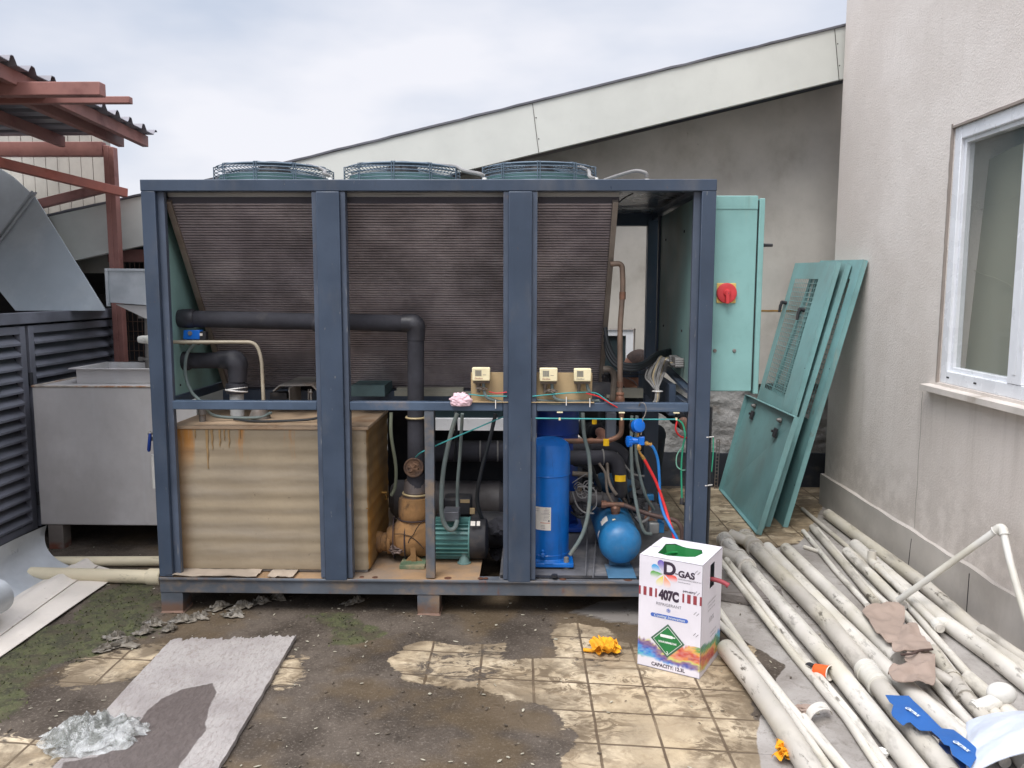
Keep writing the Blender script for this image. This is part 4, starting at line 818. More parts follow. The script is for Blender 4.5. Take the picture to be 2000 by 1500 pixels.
mb = MB(); mb.grid(lambda u, v: (CX0-.012, .07+(.56)*v+u*.0, 1.9) if False else (CX1-.0245+.002, .17+.5*v+(1.32-.5*v-.17)*u-.0, 1.86-.86*v), 2, 2, (.003, 0, 0)); P('coil_end_panel', mb, frame_m)

# fans
wire_m = M('grey_blue_wire', S(92, 108, 122), .45, .2, .1, 9)
def fan(cx, cy):
    z0 = H-.006; R = .292
    mb = MB(); mb.lathe((cx, cy, z0), (0, 0, 1), [(0, R+.02), (.012, R+.012), (.03, R-.012), (.105, R-.016)], 48, False); mb.lathe((cx, cy, z0), (0, 0, 1), [(0, R+.017), (.03, R-.016), (.105, R-.019)], 48, False)
    fo = P('fan', mb, M('fan_shroud_teal', S(84, 118, 118), .5, 0, .1, 5) if cx < .5 else bpy.data.materials['fan_shroud_teal'])
    mb = MB()
    for k in range(7): mb.ring((cx, cy, z0+.048+.0165*k), (0, 0, 1), R+.006-(.004 if k > 5 else 0), .0024, 64, 5)
    for k in range(13): r = R-.008-.0185*k; mb.ring((cx, cy, z0+.150+.018*(1-(r/R)**2)), (0, 0, 1), r, .0022, 56, 5)
    for k in range(10):
        q = 2*PI*k/10+.3; c, s_ = math.cos(q), math.sin(q)
        for dq in (-.02, .02):
            c, s_ = math.cos(q+dq), math.sin(q+dq)
            pts = [(cx+c*(R+.01), cy+s_*(R+.01), z0+.01), (cx+c*(R+.01), cy+s_*(R+.01), z0+.152)]+[(cx+c*r, cy+s_*r, z0+.153+.018*(1-(r/R)**2)) for r in (R*.97, R*.8, R*.6, R*.4, R*.22)]
            mb.tube(pts, .0026, 5)
    P('fan_grille', mb, wire_m, fo)
    mb = MB(); mb.lathe((cx, cy, z0+.02), (0, 0, 1), [(0, .09), (.1, .09), (.158, .07), (.168, .06)], 24); P('fan_motor', mb, black_m, fo)
    mb = MB()
    for k in range(5):
        q = 2*PI*k/5; mb.grid(lambda u, v: (cx+math.cos(q+(v-.5)*.75)*(.09+.185*u), cy+math.sin(q+(v-.5)*.75)*(.09+.185*u), z0+.03+.06*v), 4, 4, (0, 0, .003))
    P('fan_blades', mb, black_m, fo)
fcs = (.362, 1.035, 1.745)
for cx in fcs: fan(cx, .75)
def wires(name, paths, mt, parent=None, smoothn=6, label=None):
    mb = MB()
    for pts, r in paths: mb.tube(smooth_path(pts, smoothn), r, 8)
    return P(name, mb, mt, parent, label=label)
zt = H+.004
for a, b in (((600, 322), (645, 346)), ((845, 322), (946, 346)), ((1110, 322), (1164, 352))):
    A_ = FY(*a, .8); C2 = FY(b[0], b[1]-2, .45)
    wires('conduit', [([A_, FY((a[0]+b[0])/2-8, 325, .68), FY((a[0]+b[0])/2+12, 334, .56), C2+[-.03, 0, .012], C2], .0095)], cable_m)
    mb = MB(); mb.lathe((C2[0], C2[1], H-.004), (0, 0, 1), [(0, .018), (.03, .018), (.045, .012), (.07, .011)], 12); P('cable_gland', mb, white_m)
C2 = FY(1264, 346, .35); wires('conduit', [([FY(1180, 352, .5), FY(1210, 342, .42), FY(1240, 334, .37), C2+[-.01, 0, .02], C2], .0085)], cable_m)
mb = MB(); mb.lathe((C2[0], C2[1], H-.004), (0, 0, 1), [(0, .016), (.03, .016), (.05, .011)], 12); P('cable_gland', mb, white_m)
# cables under the top deck
wires('top_cables', [([FY(700, 381, .07), FY(835, 380, .07), FY(900, 379, .075), FY(985, 388, .1)], .003)]+[([FY(960, 372+2*k, .09), FY(1050, 382+3*k, .09), FY(1130, 383+4*k, .09), FY(1185, 388+3*k, .1), FY(1203, 400+2*k, .14)], .007) for k in range(3)]+[([FY(1203, 400, .15), FY(1222, 385, .3), FY(1250, 372, .5)], .003)], blackcable_m)

# left end panel
mb = MB(); mb.prism([(.034, .064, zR1+.002), (.034, .064, H-.06), (.034, D-.064, H-.06), (.034, D-.064, zR1+.002)], (.004, 0, 0)); P('end_panel', mb, teal_in, smooth=0)
mb = MB()
for x, y in ((352, 752), (425, 595)):
    q = FX(x, y, .039); mb.lathe(q, (1, 0, 0), [(0, .006), (.004, .004)], 8)
P('panel_screw', mb, black_m)
# insulated pipes
def foam(name, pts, r, seg=22, mt=foam_m, rr=.07, parent=None):
    mb = MB(); mb.tube(round_path(pts, rr, 8), r, seg); return P(name, mb, mt, parent)
Yp = .25; a = FY(336, 622, Yp); b = FY(812, 632, Yp+.03); c = FY(812, 905, Yp+.03)
up = foam('insulated_pipe', [a, b, c], .0395, rr=.055)
mb = MB(); mb.lathe(a-[.02, 0, 0], (1, 0, 0), [(0, .046), (.045, .046), (.05, .041), (.075, .045), (.115, .046), (.13, .041)], 26); P('taped_joint', mb, foamtape_m, up)
mb = MB(); q = FY(612, 630, Yp+.02); mb.lathe(q, (1, 0, 0), [(0, .041), (.012, .0435), (.05, .0435), (.06, .041)], 26); P('taped_joint', mb, foamtape_m, up)
mb = MB(); mb.tube([p_ for p_ in round_path([FY(786, 631.5, Yp+.03), b+[.002, 0, .002], FY(812, 664, Yp+.03)], .05, 8)], [.042, .0455, .047, .0485, .049, .049, .0485, .0475, .046, .044, .042], 26); P('taped_elbow', mb, foamtape_m, up)
a = FY(336, 705, Yp+.03); b = FY(462, 703, Yp+.05); c = FY(462, 768, Yp+.05)
lo_ = foam('insulated_pipe', [a, b, c], .0385, rr=.06)
mb = MB(); mb.lathe(a-[.02, 0, 0], (1, 0, 0), [(0, .045), (.04, .045), (.045, .041), (.07, .045), (.1, .045), (.11, .04)], 26); P('taped_joint', mb, foamtape_m, lo_)
mb = MB(); mb.tube(round_path([FY(425, 703, Yp+.05), FY(464, 702, Yp+.05), FY(464, 745, Yp+.05)], .07, 8), [.041, .046, .05, .0525, .054, .054, .0535, .052, .05, .046, .042], 26); P('taped_elbow', mb, foamtape_m, lo_)
mb = MB(); mb.lathe(FY(462, 749, Yp+.05), (0, 0, -1), [(0, .05), (.03, .052), (.048, .046)], 26); P('taped_joint', mb, foamtape_m, lo_)
mb = MB(); q = FY(462, 763, Yp+.05); mb.ring(q, (.1, .1, 1), .05, .0045, 30, 6); mb.ring(q+[0, 0, .009], (-.15, .1, 1), .05, .004, 30, 6); P('cable_tie', mb, white_m, lo_)
mb = MB(); mb.lathe(FY(462, 764, Yp+.05), (0, 0, -1), [(0, .033), (.12, .033)], 22); P('tank_inlet', mb, M('grey_white_pipe', S(170, 172, 172), .5, 0, .1, 10))
# flow switch and its small pipe
q = FY(345, 668, .2)
mb = MB(); mb.tube(round_path([FX(335, 668, .038), FY(500, 668, .24), FY(511, 700, .24), FY(515, 790, .24)], .04, 6), .0085, 12); sp_ = P('small_pipe', mb, M('cream_grey_pipe', S(176, 166, 146), .5, .1, .12, 10, [(S(140, 110, 80), (9, 9, 9), .55, .75, .5, None)]))
mb = MB()
for x in (352, 366, 381, 398): mb.lathe(FY(x, 668, .235), (1, 0, 0), [(0, .013), (.018, .016), (.022, .012)], 8)
P('pipe_fitting', mb, steelgrey_m, sp_)
fs_ = MB(); a = FY(357, 663, .2); b = FY(388, 645, .2); fs_.obox(a, (b[0]-a[0], 0, 0), (.004, .035, 0), (.004, 0, b[2]-a[2])); fsw = P('flow_switch', fs_, gblue_m, bevel=.003)
mb = MB(); mb.lathe(FY(371, 651, .199), (0, -1, 0), [(0, .011), (.004, .009)], 14); P('screw_cap', mb, steelgrey_m, fsw)
mb = MB(); a = FY(388, 665, .205); b = FY(401, 648, .205); mb.box(a[0], b[0], .205, .24, a[2], b[2]); mb.lathe(FY(388, 664, .215), (0, 0, -1), [(0, .011), (.02, .009)], 10); P('connector', mb, black_m, fsw, bevel=.002)
mb = MB(); mb.box(FY(385, 652, .2)[0]+.012, FY(385, 652, .2)[0]+.024, .2, .206, FY(385, 656, .2)[2], FY(385, 651, .2)[2]); P('indicator', mb, label_m, fsw)
wires('hose', [([FY(384, 668, .21), FY(366, 690, .19), FY(362, 730, .17), FY(374, 765, .16), FY(396, 787, .15), FY(420, 812, .2), FY(500, 816, .25), FY(530, 806, .3)], .0075)], conduit_m)

# water tank
TX0, TX1, TY0, TY1, TZ0, TZ1 = .042, .955, .085, .62, zBt+.012, .865
mb = MB()
def tnk(u, v):
    z = TZ0+(TZ1-TZ0-.016)*v; bul = .0015*math.sin(v*60)+.0012*mn.noise(Vector((u*1.2, v*17, 0)))+.0006*mn.noise(Vector((u*15, v*40, 5)))
    s_ = u*1.0
    L1 = TX1-TX0; rc = .03
    tot = L1+(TY1-TY0); q = s_*tot
    if q < L1-rc: return (TX0+q, TY0-bul, z)
    if q < L1+rc:
        an = (q-L1+rc)/(2*rc)*PI/2; return (TX1-rc+math.sin(an)*(rc+bul), TY0+rc-math.cos(an)*(rc+bul), z)
    return (TX1+bul, TY0+(q-L1), z)
mb.grid(tnk, 150, 110)
fr_ = P('tank', mb, [tank_m, tankside_m], label='water storage tank wrapped in rust-streaked tan insulation')
for pl in fr_.data.polygons:
    if pl.center.x+1.25 > TX1-.008: pl.material_index = 1
mb = MB(); mb.box(TX0+.002, TX1-.01, TY0+.012, TY1-.002, TZ0+.001, TZ1-.018); P('tank_core', mb, tankside_m, fr_)
mb = MB(); mb.box(TX0-.003, TX1+.006, TY0-.007, TY1+.004, TZ1-.016, TZ1); P('tank_lid', mb, M('dusty_tan_lid', S(176, 152, 126), .7, 0, .1, 5, [(S(140, 104, 70), (5, 5, 5), .5, .7, .6, None)]), fr_, bevel=.003)
mb = MB(); mb.lathe(FY(396, 822, .2)*[1, 1, 0]+[0, 0, TZ1], (0, 0, 1), [(0, .016), (.03, .016), (.035, .02), (.06, .018)], 14); mb.lathe((.39, .3, TZ1), (0, 0, 1), [(0, .05), (.012, .05), (.05, .034)], 20); P('tank_fitting', mb, steelgrey_m, fr_)
wires('cable_on_tank', [([(.3, .2, TZ1+.012), (.4, .17, TZ1+.008), (.55, .17, TZ1+.01), (.7, .2, TZ1+.02), (.78, .3, TZ1+.06)], .006)], blackcable_m, fr_)
drip_m = M('rust_run', S(152, 124, 84), .75, 0, .12, 14, bump=.2)
for x_, y_, w_ in ((403, 905, .014), (413, 868, .012), (428, 862, .011), (437, 850, .007), (446, 864, .009), (380, 846, .008), (468, 846, .005)):
    p_ = FY(x_, 829, TY0-.004); q_ = FY(x_, y_, TY0-.004); mb = MB()
    mb.grid(lambda u, v: (p_[0]+(u-.5)*w_*(1-.75*v)+.004*mn.noise(Vector((v*4, x_, 0))), TY0-.0045-.001*(1-abs(2*u-1)), min(p_[2], TZ1-.018)+(q_[2]-p_[2])*v), 4, 14, (0, .006, 0)); P('rust_run', mb, drip_m, fr_)
mb = MB(); mb.box(TX0+.05, TX1-.01, .09, .5, zBt, zBt+.011); P('tank_runner', mb, steelgrey_m)
for x0, x1 in ((.03, .45), (.5, .62)):
    mb = MB(); mb.grid(lambda u, v: (x0+(x1-x0)*u, .0+.1*v, zBt+.006+.008*mn.noise(Vector((u*5, v*3, x0)))), 10, 4, (0, 0, .003)); P('packing_strip', mb, M('grey_packing', S(168, 154, 138), .8) if x0 < .1 else bpy.data.materials['grey_packing'])
mb = MB(); a = FX(746, 962, TX1+.004); mb.tube([a, a+[.025, 0, 0]], .006, 8); mb.tube([a+[.02, 0, -.01], a+[.022, 0, -.035]], .004, 8); P('drain_tap', mb, brass_m, fr_)

# tray with wiring ducts seen above the tank
mb = MB(); a = FY(533, 750, .5); b = FY(668, 750, .5); zt2 = FY(600, 752, .45)[2]
for x0 in (560, 650):
    pass
mb.prism([FY(532, 763, .4), FY(545, 752, .4), FY(610, 751, .4), FY(622, 763, .4), FY(620, 765, .4), FY(608, 753.5, .4), FY(546, 754.5, .4), FY(534, 765, .4)], (.04, .3, .02)); br_ = P('valve_shelter', mb, steelgrey_m, smooth=0)
mb = MB(); mb.bar(FY(576, 753, .42), FY(577, 790, .42), .003, .2, (0, 1, 0)); mb.bar(FY(603, 760, .42), FY(603, 790, .42), .003, .02, (0, 1, 0)); P('divider', mb, steelgrey_m, br_)
mb = MB()
for x, y0_ in ((566, 758), (607, 760)): mb.tube([FY(x, y0_, .4), FY(x+1, 792, .4)], .004, 8); mb.ell(FY(x, y0_+6, .4), .009, seg=10); mb.ell(FY(x+1, 785, .4), .009, seg=10)
P('valve_stem', mb, steelgrey_m, br_)
mb = MB(); a = FY(527, 780, .45); b = FY(560, 767, .45); mb.box(a[0], b[0], .45, .52, a[2], b[2]); P('valve_block', mb, black_m, br_, bevel=.003)
mb = MB(); a = FY(686, 795, .3); mb.box(FY(686, 790, .42)[0], FY(740, 790, .42)[0]+.03, .42, .9, .96, 1.015); P('inner_plate', mb, M('dull_teal_plate', S(72, 94, 96), .6, 0, .15, 6))
mb = MB(); a = FY(775, 790, .45); mb.box(a[0], FY(905, 790, .45)[0], .45, .5, .985, 1.0); mb.box(a[0]-.01, FY(985, 790, .45)[0], .44, .45, .96, .985); mb.box(FY(1185, 780, .45)[0], FY(1256, 780, .45)[0], .45, .5, .955, 1.0); P('inner_rail', mb, M('grey_green_rail', S(130, 128, 116), .6, 0, .1, 8))
mb = MB(); mb.box(W-.1, W-.064, .05, D-.07, zR0-.02, zR1-.003); mb.box(W-.13, W-.1, .3, D-.07, zR0-.06, zR1+.05); P('inner_rail', mb, frame_m)

# pump and its pipework
Yq = .3
pm_ = MB(); c0 = FY(806, 1052, Yq)
def rag(u, v, r0, k=1.0): return r0*(1+.03*mn.noise(Vector((u*6, v*6, k)))+.015*mn.noise(Vector((u*19, v*19, k))))
prof = [(0, .04), (.012, .05), (.03, .052), (.045, .075), (.07, .098), (.11, .104), (.15, .104), (.19, .098), (.215, .085), (.23, .06)]
a = FY(757, 1046, Yq); pm_.lathe(a, (1, 0, 0), prof, 34); pump = P('pump', pm_, ochre_m, label='centrifugal pump wrapped in ochre dirt-coated foam')
mb = MB(); mb.lathe(FX(745, 1046, TX1)*[0, 0, 1]+[TX1-.002, Yq, 0], (1, 0, 0), [(0, .052), (.022, .052), (.026, .046), (.05, .046), (.056, .058), (.07, .058), (.076, .04), (.11, .042)], 26); P('suction_pipe', mb, ochre_m, pump)
mb = MB(); q = FY(810, 1008, Yq); mb.lathe(q, (0, 0, 1), [(-.02, .066), (0, .078), (.02, .08), (.075, .078), (.095, .072), (.1, .05)], 30); P('discharge_lagging', mb, ochre_m, pump)
mb = MB(); q = FY(811, 972, Yq); mb.lathe(q, (0, 0, 1), [(-.01, .055), (.02, .057), (.028, .052), (.03, .056), (.07, .054), (.09, .047)], 26); P('flange_collar', mb, M('grey_dusty_iron', S(104, 96, 94), .6, .2, .2, 12, [(S(140, 110, 80), (9, 9, 9), .5, .7, .6, None)]), pump)
mb = MB(); mb.ring(q+[0, 0, .022], (.05, 0, 1), .059, .005, 30, 6); mb.ring(FY(812, 815, Yp+.03), (0, 0, 1), .046, .005, 30, 6); P('cable_tie', mb, M('yellowed_tie', S(186, 168, 128), .5), pump)
mb = MB(); q = FY(812, 950, Yp+.04); mb.lathe(q, (0, 0, 1), [(0, .044), (.06, .042)], 24); P('riser', mb, foam_m, pump)
mb = MB(); q = FY(808, 913, .235); mb.lathe(q+[0, .03, 0], (0, -1, 0), [(0, .044), (.03, .046), (.035, .04), (.036, .028), (.02, .024)], 26); mb.crumple(q-[0, .0, 0], .028, .012, .03, 5, .5, 2, 3); mb.ring(q-[0, .006, 0], (0, 1, 0), .043, .005, 28, 6); P('flow_sensor', mb, M('rusty_sensor', S(112, 86, 68), .8, .1, .3, 20, [(S(80, 66, 60), (20, 20, 20), .5, .65, .8, None)], .8, 40), pump)
# dirt cracks on the foam
mb = MB()
def crk(pts): mb.tube(smooth_path([FY(x, y, Yq-.1045+.00) for x, y in pts], 4), .0022, 5)
crk([(771, 1043), (785, 1043), (797, 1046), (806, 1046), (815, 1030), (828, 1015)]); crk([(797, 1060), (803, 1050), (815, 1058), (828, 1072)])
P('foam_seam', mb, M('dark_seam', S(52, 40, 34), .9), pump)
mb = MB(); mb.ring(FY(796, 1050, Yq)*[1, 0, 1]+[0, Yq, 0], (1, 0, 0), .1045, .004, 40, 6); mb.ring(FY(810, 1011, Yq), (0, 0, 1), .079, .003, 40, 6); mb.ring(FY(770, 1050, Yq)*[1, 0, 1]+[0, Yq, 0], (1, .1, 0), .099, .003, 40, 6); P('pump_strap', mb, M('dark_strap', S(58, 46, 50), .8), pump)
mb = MB(); mb.crumple(FY(778, 1072, Yq-.06), .045, .04, .022, 8, .4, 2, 3); P('torn_foam', mb, M('torn_grey_foam', S(120, 104, 98), .9, 0, .2, 20, bump=.6, bscale=60), pump)
mb = MB(); x = FY(808, 1105, .2)[0]; zs = zBt-.003
mb.box(x-.06, x+.06, .14, .34, zs, zs+.018); P('pump_base', mb, M('green_cast_base', S(88, 108, 84), .7, 0, .15, 12, [(S(160, 140, 110), (9, 9, 9), .5, .7, .7, None)]), pump, bevel=.002)
mb = MB(); mb.prism([(x-.012, .2, zs+.018), (x+.012, .2, zs+.018), (x+.008, .2, zs+.12), (x-.018, .2, zs+.12)], (0, .02, 0)); mb.prism([(x-.04, .21, zs+.018), (x-.012, .21, zs+.018), (x-.012, .21, zs+.05)], (0, .01, 0)); mb.prism([(x+.04, .21, zs+.018), (x+.012, .21, zs+.018), (x+.012, .21, zs+.04)], (0, .01, 0)); P('pump_bracket', mb, ochre_m, pump)
# motor
ya = .3; a = FY(842, 1050, ya); zm = a[2]
mo = MB(); mo.lathe((a[0], ya, zm), (1, 0, 0), [(0, .07), (.02, .085), (.19, .085), (.2, .075)], 36); motor = P('pump_motor', mo, motor_m)
mb = MB()
for k in range(-13, 14):
    an = k/13*PI*.98
    if abs(an) < .5: continue
    y_, z_ = math.sin(an-PI/2), math.cos(an-PI/2)
nf = 26
for k in range(nf):
    an = 2*PI*k/nf; d_ = V3((0, math.cos(an), math.sin(an))); tg = V3((0, -math.sin(an), math.cos(an)))
    mb.obox(V3((a[0]+.02, ya, zm))+d_*.083-tg*.002, (.168, 0, 0), tg*.004, d_*.019)
P('cooling_fins', mb, motor_m, motor, smooth=0)
mb = MB(); mb.lathe((a[0]+.188, ya, zm), (1, 0, 0), [(0, .104), (.007, .104)], 36); mb.lathe((a[0]+.012, ya, zm), (1, 0, 0), [(0, .1), (.008, .1)], 36); P('end_ring', mb, motor_m, motor)
mb = MB(); mb.lathe((a[0]+.196, ya, zm), (1, 0, 0), [(0, .1), (.05, .102), (.075, .097), (.085, .07)], 36); P('fan_cowl', mb, black_m, motor)
mb = MB(); x = FY(906, 1100, .22)[0]; mb.lathe((x, .24, zs), (0, 0, 1), [(0, .034), (.004, .034), (.006, .028), (.04, .018), (.055, .016)], 20); P('motor_foot', mb, M('faded_teal_foot', S(110, 140, 136), .6, 0, .1, 12), motor)
mb = MB(); p0 = FY(865, 1019, .2); p1 = FY(896, 1000, .2); mb.box(p0[0], p1[0], .2, .3, p0[2], p1[2]); P('terminal_box', mb, M('grey_terminal_box', S(96, 98, 104), .45, .1, .15, 12, [(S(150, 140, 125), (6, 6, 3), .5, .7, .6, None)]), motor, bevel=.004)
mb = MB(); p0 = FY(918, 1030, .2); mb.obox(FY(919, 1027, .205), (.022, 0, 0), (0, .01, .02), (0, -.0015, .0006)); mb.obox(FY(931, 1027, .21), (.016, 0, 0), (0, .01, .02), (0, -.0015, .0006)); P('motor_label', mb, label_m, motor)
mb = MB(); p0 = FY(866, 1008, .5); p1 = FY(920, 974, .5); mb.box(p0[0], p1[0], .5, .62, p0[2], p1[2]); m2 = P('second_motor_box', mb, black_m, bevel=.012)
mb = MB(); p0 = FY(899, 980, .498); mb.box(p0[0], p0[0]+.048, .4975, .4995, p0[2]-.006, p0[2]+.012); q = FY(918, 1003, .48); mb.box(q[0], q[0]+.025, .47, .48, q[2], q[2]+.03); P('motor_label', mb, tan_m, m2)
mb = MB(); q = FY(935, 1035, .55); mb.lathe((q[0]-.22, .56, q[2]+.0), (1, 0, 0), [(0, .08), (.02, .095), (.3, .095), (.4, .09)], 30); P('second_pump', mb, black_m)
mb = MB(); q = FY(985, 1030, .5); mb.crumple(q, .1, .1, .06, 3, .3, 1.5, 3); mb.crumple(FY(975, 1075, .6), .05, .08, .05, 4, .3, 1.5, 3); P('lagged_valve', mb, foam_m)
# evaporator shell and big pipes behind
q0 = FY(765, 974, .95); q1 = FY(986, 976, .95); mb = MB(); mb.lathe((q0[0], .95, q0[2]), (1, 0, 0), [(0, .08), (.03, .108), (q1[0]-q0[0]-.1, .108), (q1[0]-q0[0]-.095, .11), (q1[0]-q0[0]-.03, .11), (q1[0]-q0[0], .08)], 36)
P('evaporator_shell', mb, M('grey_lagging', S(104, 100, 100), .6, 0, .12, 4, [(S(70, 66, 66), (3, 3, 3), .5, .7, .6, None)]))
mb = MB(); q2 = FY(1165, 976, 1.0); 
a = FY(845, 884, .8); b = FY(1000, 880, .8); bp = foam('insulated_pipe', [a, b+[.3, 0, 0]], .052)
mb = MB()
for x in (938, 972): mb.ring(FY(x, 881, .8)*[1, 0, 1]+[0, .8, 0], (1, .05, 0), .0535, .005, 30, 6)
P('cable_tie', mb, cable_m, bp)
mb = MB(); a = FY(846, 845, .95); mb.box(a[0], FY(990, 850, .95)[0], .95, 1.05, FY(850, 902, .95)[2]-.12, FY(850, 866, .95)[2]); P('shade_box_behind', mb, M('shade_backing_black', S(26, 28, 34), .8))  # black box added to paint in the darkness behind the pipes
mb = MB(); mb.box(FY(757, 850, 1.2)[0], FY(850, 850, 1.2)[0], 1.2, 1.22, .18, .93); P('shade_backing', mb, bpy.data.materials['shade_backing_black'])  # black sheets added for the shade seen through the open bay
mb = MB(); mb.box(.98, 1.62, 1.38, 1.4, .18, .62); P('shade_backing', mb, bpy.data.materials['shade_backing_black'])
def hose(name, pix, r, mt, smn=7, parent=None):
    mb = MB(); mb.tube(smooth_path([FY(*q) for q in pix], smn), r, 10); return P(name, mb, mt, parent)
hose('conduit', [(893, 808, .2), (880, 850, .2), (866, 920, .18), (862, 985, .17), (866, 1018, .17), (877, 1034, .17), (888, 1031, .18), (893, 1016, .2)], .0112, conduit_m)
hose('conduit', [(903, 808, .25), (899, 880, .3), (894, 940, .3), (893, 990, .3), (892, 1004, .25)], .0085, conduit_m)
hose('conduit', [(890, 806, .3), (891, 850, .4), (889, 900, .5)], .008, blackcable_m)
hose('conduit', [(968, 808, .2), (956, 860, .2), (940, 920, .2), (932, 975, .25), (942, 1015, .3), (952, 1035, .4)], .0095, blackcable_m)
hose('hose', [(764, 806, .35), (764, 850, .35), (773, 910, .38), (772, 950, .4), (764, 968, .4)], .0085, M('pale_green_hose', S(132, 138, 118), .6, 0, .1, 9))
hose('wire', [(812, 893, .22), (822, 884, .1), (850, 871, .07), (910, 845, .06), (990, 811, .055)], .0032, cyan_m)
mb = MB(); a = FY(853, 812, .9); mb.box(.9, 1.5, 1.15, 1.19, .80, .92); P('inner_beam', mb, M('pale_inner_beam', S(190, 186, 176), .6, 0, .1, 5))

# compressors
def comp(x, y, r, z0, h, mt, label, full=True):
    mb = MB(); mb.lathe((x, y, z0), (0, 0, 1), [(0, r*.97), (.02, r), (h*.70, r), (h*.705, r*1.03), (h*.735, r*1.03), (h*.74, r*1.03), (h*.9, r*1.03), (h*.955, r*.93), (h*.985, r*.7), (h, r*.35), (h*1.002, .005)], 40); mb.ring((x, y, z0+h*.705), (0, 0, 1), r*1.03, .0022, 44, 5); mb.ring((x, y, z0+.03), (0, 0, 1), r, .0022, 44, 5); c = P('compressor', mb, mt, label=label)
    mb = MB(); mb.box(x-r*1.15, x+r*1.2, y-r*1.05, y+r*1.05, z0-.025, z0-.004); mb.lathe((x, y, z0-.01), (0, 0, 1), [(0, r*1.08), (.02, r*1.0)], 40)
    P('base_flange', mb, mt, c, bevel=.004)
    if full:
        mb = MB()
        for sx in (-1, 1): mb.lathe((x+sx*r*.85, y-r*.8, zBt-.004), (0, 0, 1), [(0, .016), (.012, .018), (.02, .014), (.052, .012), (.056, .006)], 14)
        P('mounting_bolt', mb, steelgrey_m, c)
        q = FY(1060, 1082, y-r); mb = MB(); mb.lathe(FY(1060, 1083, y-r+.006), (0, -1, 0), [(0, .012), (.016, .011), (.02, .007)], 12); mb.ell(FY(1060, 1077, y-r+.002), .009, seg=10); P('oil_plug', mb, mt, c)
        mb = MB(); zt_ = FY(1056, 991, y-r)[2]; zb_ = FY(1056, 1036, y-r)[2]; xl = px0(1076, 1010, y-r)
        a1 = math.asin(max(-1, min(1, (xl-x)/r))); 
        mb.grid(lambda u, v: (x+(r+.0012)*math.sin(a1-.95*u), y-(r+.0012)*math.cos(a1-.95*u), zb_+(zt_-zb_)*v), 12, 2); lb = P('label', mb, label_m, c)
        mb = MB()
        def cyl(u, v, lift=.0022): return (x+(r+lift)*math.sin(a1-.95*u), y-(r+lift)*math.cos(a1-.95*u), zb_+(zt_-zb_)*v)
        for v, u0, u1 in ((.93, .08, .3), (.86, .08, .34), (.8, .06, .34), (.74, .1, .36), (.7, .06, .5), (.62, .06, .34), (.56, .1, .36), (.5, .06, .36), (.44, .2, .4), (.9, .6, .8), (.82, .6, .8), (.2, .3, .5), (.14, .3, .52), (.08, .28, .5)):
            mb.grid(lambda a_, b_: cyl(u0+(u1-u0)*a_, v+.012*b_), 4, 1)
        mb.grid(lambda a_, b_: cyl(.06+.09*a_, .38+.07*b_), 3, 1)
        P('label_print', mb, grey_ink, lb, smooth=0)
        mb = MB(); mb.grid(lambda a_, b_: cyl(.04+.5*a_, .31+.02*b_), 4, 1); P('label_stripe', mb, M('orange_print', S(206, 110, 70), .6), lb, smooth=0)
    return c
cx_ = px0(1072, 1000, .24)
comp(cx_, .26, .098, zBt+.03, .585, blue_m, 'bright blue scroll compressor in front')
comp(px0(1088, 900, .85), .85, .115, zBt+.03, .72, dblue_m, 'second blue compressor in the shade behind', False)
mb = MB(); mb.box(xg1+.003, W-.07, .03, .06, zBt, zBt+.003); mb.lathe(FY(1083, 1127, .02), (0, 0, 1), [(0, .014), (.012, .014)], 8); P('rubber_stop', mb, black_m)
mb = MB(); mb.bar(FY(1143, 1125, .04), FY(1150, 985, .95), .005, .004); mb.bar(FY(1158, 1128, .03), FY(1168, 1000, .9), .005, .004); P('deck_ridge', mb, deck2_m)
# receiver
rc = V3(FY(1214, 1066, .13)); Rr = .1
mb = MB(); mb.lathe(rc+[0, -.02, 0], (-.01, 1, 0), [(0, .008), (.003, .035), (.012, .062), (.028, .083), (.046, .094), (.062, .099), (.07, Rr), (.078, Rr+.0025), (.086, Rr), (.86, Rr), (.9, .08), (.92, .04)], 44); rcv = P('liquid_receiver', mb, rblue_m, label='light blue horizontal receiver cylinder')
mb = MB(); mb.box(rc[0]-.07, rc[0]+.06, .03, .22, zBt-.002, zBt+.006); mb.box(rc[0]-.05, rc[0]+.05, .2, .215, zBt+.006, rc[2]-Rr+.01); mb.box(rc[0]-.05, rc[0]+.05, .7, .715, zBt, rc[2]-Rr+.01); P('receiver_foot', mb, M('dusty_blue_foot', S(70, 110, 140), .6, 0, .15, 8, [(S(150, 145, 140), (9, 9, 9), .5, .7, .6, None)]), rcv, bevel=.002)
mb = MB(); mb.lathe(rc+[-.01, .2, Rr-.01], (0, 0, 1), [(0, .02), (.02, .02), (.022, .024), (.04, .024), (.05, .016)], 16); mb.tube([rc+[-.07, .2, Rr+.045], rc+[.03, .2, Rr+.043]], .014, 12); mb.tube([rc+[-.08, .2, Rr+.046], rc+[-.055, .2, Rr+.045]], .019, 8); mb.lathe(rc+[-.02, .62, Rr-.005], (0, 0, 1), [(0, .02), (.05, .02), (.055, .028), (.08, .026)], 14); P('receiver_valve', mb, copper_m, rcv)
mb = MB(); mb.tube(round_path([rc+[.03, .2, Rr+.043], FY(1270, 1006, .3), FY(1332, 1018, .22), FY(1334, 1085, .2)], .06, 8), .0115, 12); P('liquid_pipe', mb, M('brown_pipe', S(92, 72, 66), .5, .2, .15, 9))
mb = MB()
def rlab(x0a, a0, x1a, a1_, lift=.0015):
    mb.grid(lambda u, v: rc+np.array([math.sin(a0+(a1_-a0)*v)*(Rr+lift), x0a+(x1a-x0a)*u, math.cos(a0+(a1_-a0)*v)*(Rr+lift)]), 4, 8)
rlab(.12, -.95, .2, -.55); rlab(.1, -1.5, .13, -1.2); P('label', mb, label_m, rcv)
